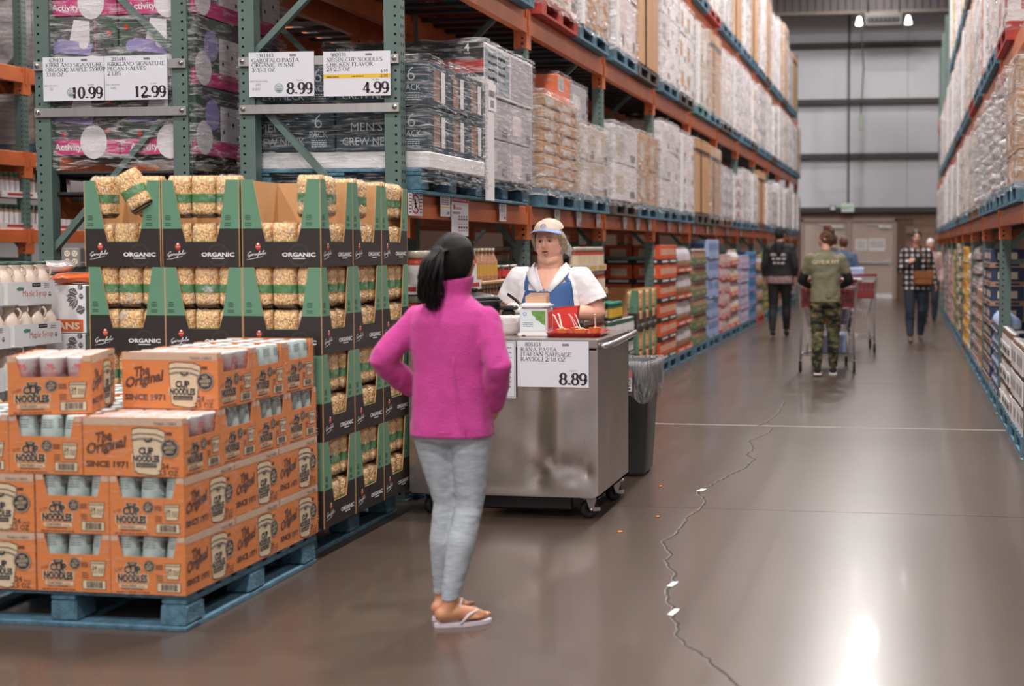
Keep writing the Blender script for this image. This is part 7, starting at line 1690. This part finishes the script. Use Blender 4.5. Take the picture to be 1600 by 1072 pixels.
for s in (-1, 1):
    c = MB(); limb(c, [ci['SH'][s].lerp(ci['EL'][s],.4), ci['EL'][s], ci['WR'][s]], [.055,.052,.038], BLK); c.ob('black_sleeve', cw)
P = Print(); P.text('GIVE A FIT', 0, 0, .042, mat('shirt_letters','#d6c7a0',.7), 'c', .01, 1, fit=.30)
obj('letters', P.build(lambda u,v,d: ci['P'](u/ci['sc'], -.128 - d + .10*u*u*4, 1.30 + v), .004).mesh('letters'), cw)
for s in (-1, 1):
    a = ci['LEG'][s][3]; sh_ = MB(); q = Vector((0,0,-.075 if s > 0 else -.08))
    sh_.cbox(a.x-.045, a.x+.045, a.y-.08, a.y+.18, a.z-.085, a.z-.062, mat('sole_white','#d8cfca',.6), .008); sh_.ob('sole', cw)
hw_, hi = shopper('person in black hoodie, knit hat and leggings walking away by the left racks', (-2.0, 22.9, 0), -.05, 1.77, BLK, BLK, SKF, BLK, 'hat', 0, 'down', .14, .02, .93, 1., M_RUBBER, -.3, 1.02, collar=.012)
PLP = mat('pink_plaid', '#b79a98', .85, var=.35, vscale=14, stretch=(1,1,5), col2='#3d3336')
c = MB(); loft(c, hi['rg']([(0,.82,.205,.15),(0,.9,.21,.152),(0,.96,.2,.14)]), PLP); me = voxel_mesh(c, .01, 2, 'shirt_tail', [PLP]); cut(me, [((0,0,.84),(0,0,-1)),((0,0,.97),(0,0,1))]); obj('shirt_tail', me, hw_)
P = Print(); m_ = mat('hoodie_letters','#a9a5a6',.7)
for i, tx in enumerate(('WILL RUN', 'FOR PIZZA', 'AND TACOS')): P.greek(-.13+.02*i, .13-.02*i, -.065*i, .035, m_, 1, seed=i+2)
obj('letters', P.build(lambda u,v,d: hi['P'](u/hi['sc'], -.128 - d + .3*u*u, 1.25 + v), .004).mesh('letters'), hw_)
c = MB(); limb(c, [hi['P'](0,-.09,1.40), hi['P'](0,-.13,1.30)], [.08,.05], BLK); c.ob('hood', hw_)
pw, pi = shopper('woman in black and white plaid shirt and jeans walking towards the camera', (.16, 21.9, 0), PI+.08, 1.70, plaid_mat(), JEAN, SKF, mat('hair_dark_brown','#33231c',.5), 'cap', 0, 'plaid', .12, .03, .80, 1., mat('flat_shoe','#6d5a50',.6), .0, 1.0)
c = MB(); TT = mat('black_top', '#141316', .8); n = 10; vs = []
for j in range(n+1):
    z = .86 + (1.42-.86)*j/n
    for i in range(7): u = (i/6-.5)*2; vs.append(pi['P'](u*(.055 if j < 8 else .04), .142 - .02*abs(u) - (.035 if z > 1.3 else 0) - max(0,z-1.36)*.5, z))
c.add(vs, [(j*7+i+1, j*7+i, (j+1)*7+i, (j+1)*7+i+1) for j in range(n) for i in range(6)], TT, True); obj('top', thicken(c.mesh('top'), .004), pw)
LEA = mat('brown_leather', '#8a552f', .5, var=.1, vscale=8)
bg = thing('crossbody_bag', 'brown leather crossbody bag worn by the plaid shirt woman', 'bag', (.27, 21.72, .98), .15)
MB().cbox(-.15,.15,-.04,.04,-.12,.10,LEA,.03).ob('bag_body', bg); MB().cbox(-.152,.152,-.048,-.03,-.02,.105,LEA,.012).ob('flap', bg)
MB().tube([(.12,-.0,.09),(.02,.0,.30),(-.13,-.0,.48),(-.24,.12,.47),(-.2,.3,.42)], .009, LEA, 6).ob('strap', bg)
DEN = mat('denim_jacket', '#4a5f7a', .85)
shopper('shopper in blue denim jacket with brown hair near the exit door', (-1.02, 23.8, 0), .1, 1.62, DEN, JEAN, SKF, M_HAIRB, 'cap', 0, 'down', .08, .0, .85, 1., M_RUBBER, .2)
shopper('shopper in dark grey coat half hidden behind the camouflage woman', (-1.24, 25.0, 0), -.1, 1.66, mat('dark_grey_coat','#4d4a4f',.85), JEAN, SKF, mat('hair_dark_grey','#3a3433',.6), 'cap', 0, 'down', .05, .02, .75, 1., M_RUBBER, -.3)
shopper('white haired shopper beside the right racks behind the plaid woman', (.47, 27.5, 0), PI, 1.60, mat('pale_rose_top','#b79c9a',.85), JEAN, SKF, mat('hair_white','#cfc6c0',.6), 'cap', 0, 'down', .05, .01, .85, 1., M_RUBBER, .3)
# ---------------------------------------------------------------- shopping carts
M_WIRE = mat('cart_wire', '#b5b1b2', .35, .6); M_CRED = mat('cart_red_plastic', '#7f2527', .45)
def shopping_cart(loc, rz, label):
    t = thing('shopping_cart', label, 'shopping cart', loc, rz, 'wire shopping carts'); b = MB()
    # basket (handle end at y=0, nose at y=.95)
    lo = [(-.22,.12,.48),(.22,.12,.48),(.17,.88,.52),(-.17,.88,.52)]; hi_ = [(-.32,.02,.98),(.32,.02,.98),(.25,.98,.94),(-.25,.98,.94)]
    def L(a, c, f): return Vector(a).lerp(Vector(c), f)
    for q in (0, .5, 1):
        rg = [L(lo[i], hi_[i], q) for i in range(4)]; b.tube(rg, .006 if q != 1 else .009, M_WIRE, 6, closed=True)
    for q in (.25, .75): b.tube([L(lo[i], hi_[i], q) for i in range(4)], .003, M_WIRE, 5, closed=True)
    for i in range(4):
        j = (i+1) % 4; n = 16 if i in (1, 3) else 11
        for k in range(n+1): b.tube([L(lo[i], lo[j], k/n), L(hi_[i], hi_[j], k/n)], .0028, M_WIRE, 5, False)
    for k in range(11): b.tube([L(lo[0], lo[1], k/10), L(lo[3], lo[2], k/10)], .0028, M_WIRE, 5, False)
    b.ob('basket', t)
    f = MB()
    for s in (-1, 1):
        f.tube([(s*.33,-.04,1.06),(s*.33,.0,.98),(s*.30,.03,.5),(s*.31,.02,.14)], .0125, M_WIRE, 8); f.tube([(s*.31,.02,.17),(s*.30,.2,.2),(s*.2,.95,.17)], .012, M_WIRE, 8); f.tube([(s*.22,.15,.47),(s*.24,.1,.19)], .010, M_WIRE, 8)
    for y, w in ((.05,.31),(.35,.28),(.65,.24),(.93,.2)): f.tube([(-w,y,.185),(w,y,.185)], .006, M_WIRE, 6)
    for k in range(9): f.tube([(-.24+.06*k,.06,.19),(-.16+.04*k,.93,.18)], .003, M_WIRE, 5, False)
    f.ob('frame', t)
    MB().tube([(-.34,-.05,1.06),(.34,-.05,1.06)], .017, M_CRED, 10).ob('handle', t)
    MB().cbox(-.30,.30,.05,.065,.74,.96,M_CRED,.006).ob('child_seat_flap', t)
    for x, y in ((-.31,.03),(.31,.03),(-.2,.92),(.2,.92)):
        c = MB().box(x-.022,x-.018,y-.035,y+.035,.05,.17,M_WIRE).box(x+.018,x+.022,y-.035,y+.035,.05,.17,M_WIRE).tube([(x-.03,y,.062),(x+.03,y,.062)],.006,M_WIRE,6); k = c.ob('caster', t)
        MB().tube([(x-.015,y,.062),(x+.015,y,.062)], .062, M_RUBBER, 18).ob('wheel', k)
    return t
shopping_cart((-.885, 16.46, 0), .02, 'wire shopping cart pushed by the woman in camouflage trousers')
shopping_cart((-.72, 19.6, 0), -.03, 'wire shopping cart farther down the aisle with a full basket')
for lb, x, y, z, dx, dy, dz, m in (('dark red carton in the nearer shopping cart',-.98,16.95,.535,.10,.2,.17,G['red']),('purple carton in the nearer shopping cart beside the red one',-.76,16.9,.535,.08,.16,.2,mat('purple_pack','#4b3a5e',.5)),('blue film pack lying under the nearer shopping cart basket',-.88,16.95,.2,.2,.26,.22,G['lblue'])):
    tag(MB().cbox(-dx,dx,-dy,dy,0,dz,m,.01).ob('carton', None, (x,y,z)), lb, 'carton')
for lb, x, y, z, dx, dy, dz, m in (('white carton in the farther shopping cart',-.75,20.1,.55,.14,.25,.45,G['white']),('blue and white pack on top in the farther shopping cart',-.66,19.75,1.02,.1,.1,.14,G['lblue'])):
    tag(MB().cbox(-dx,dx,-dy,dy,0,dz,m,.01).ob('carton', None, (x,y,z)), lb, 'carton')
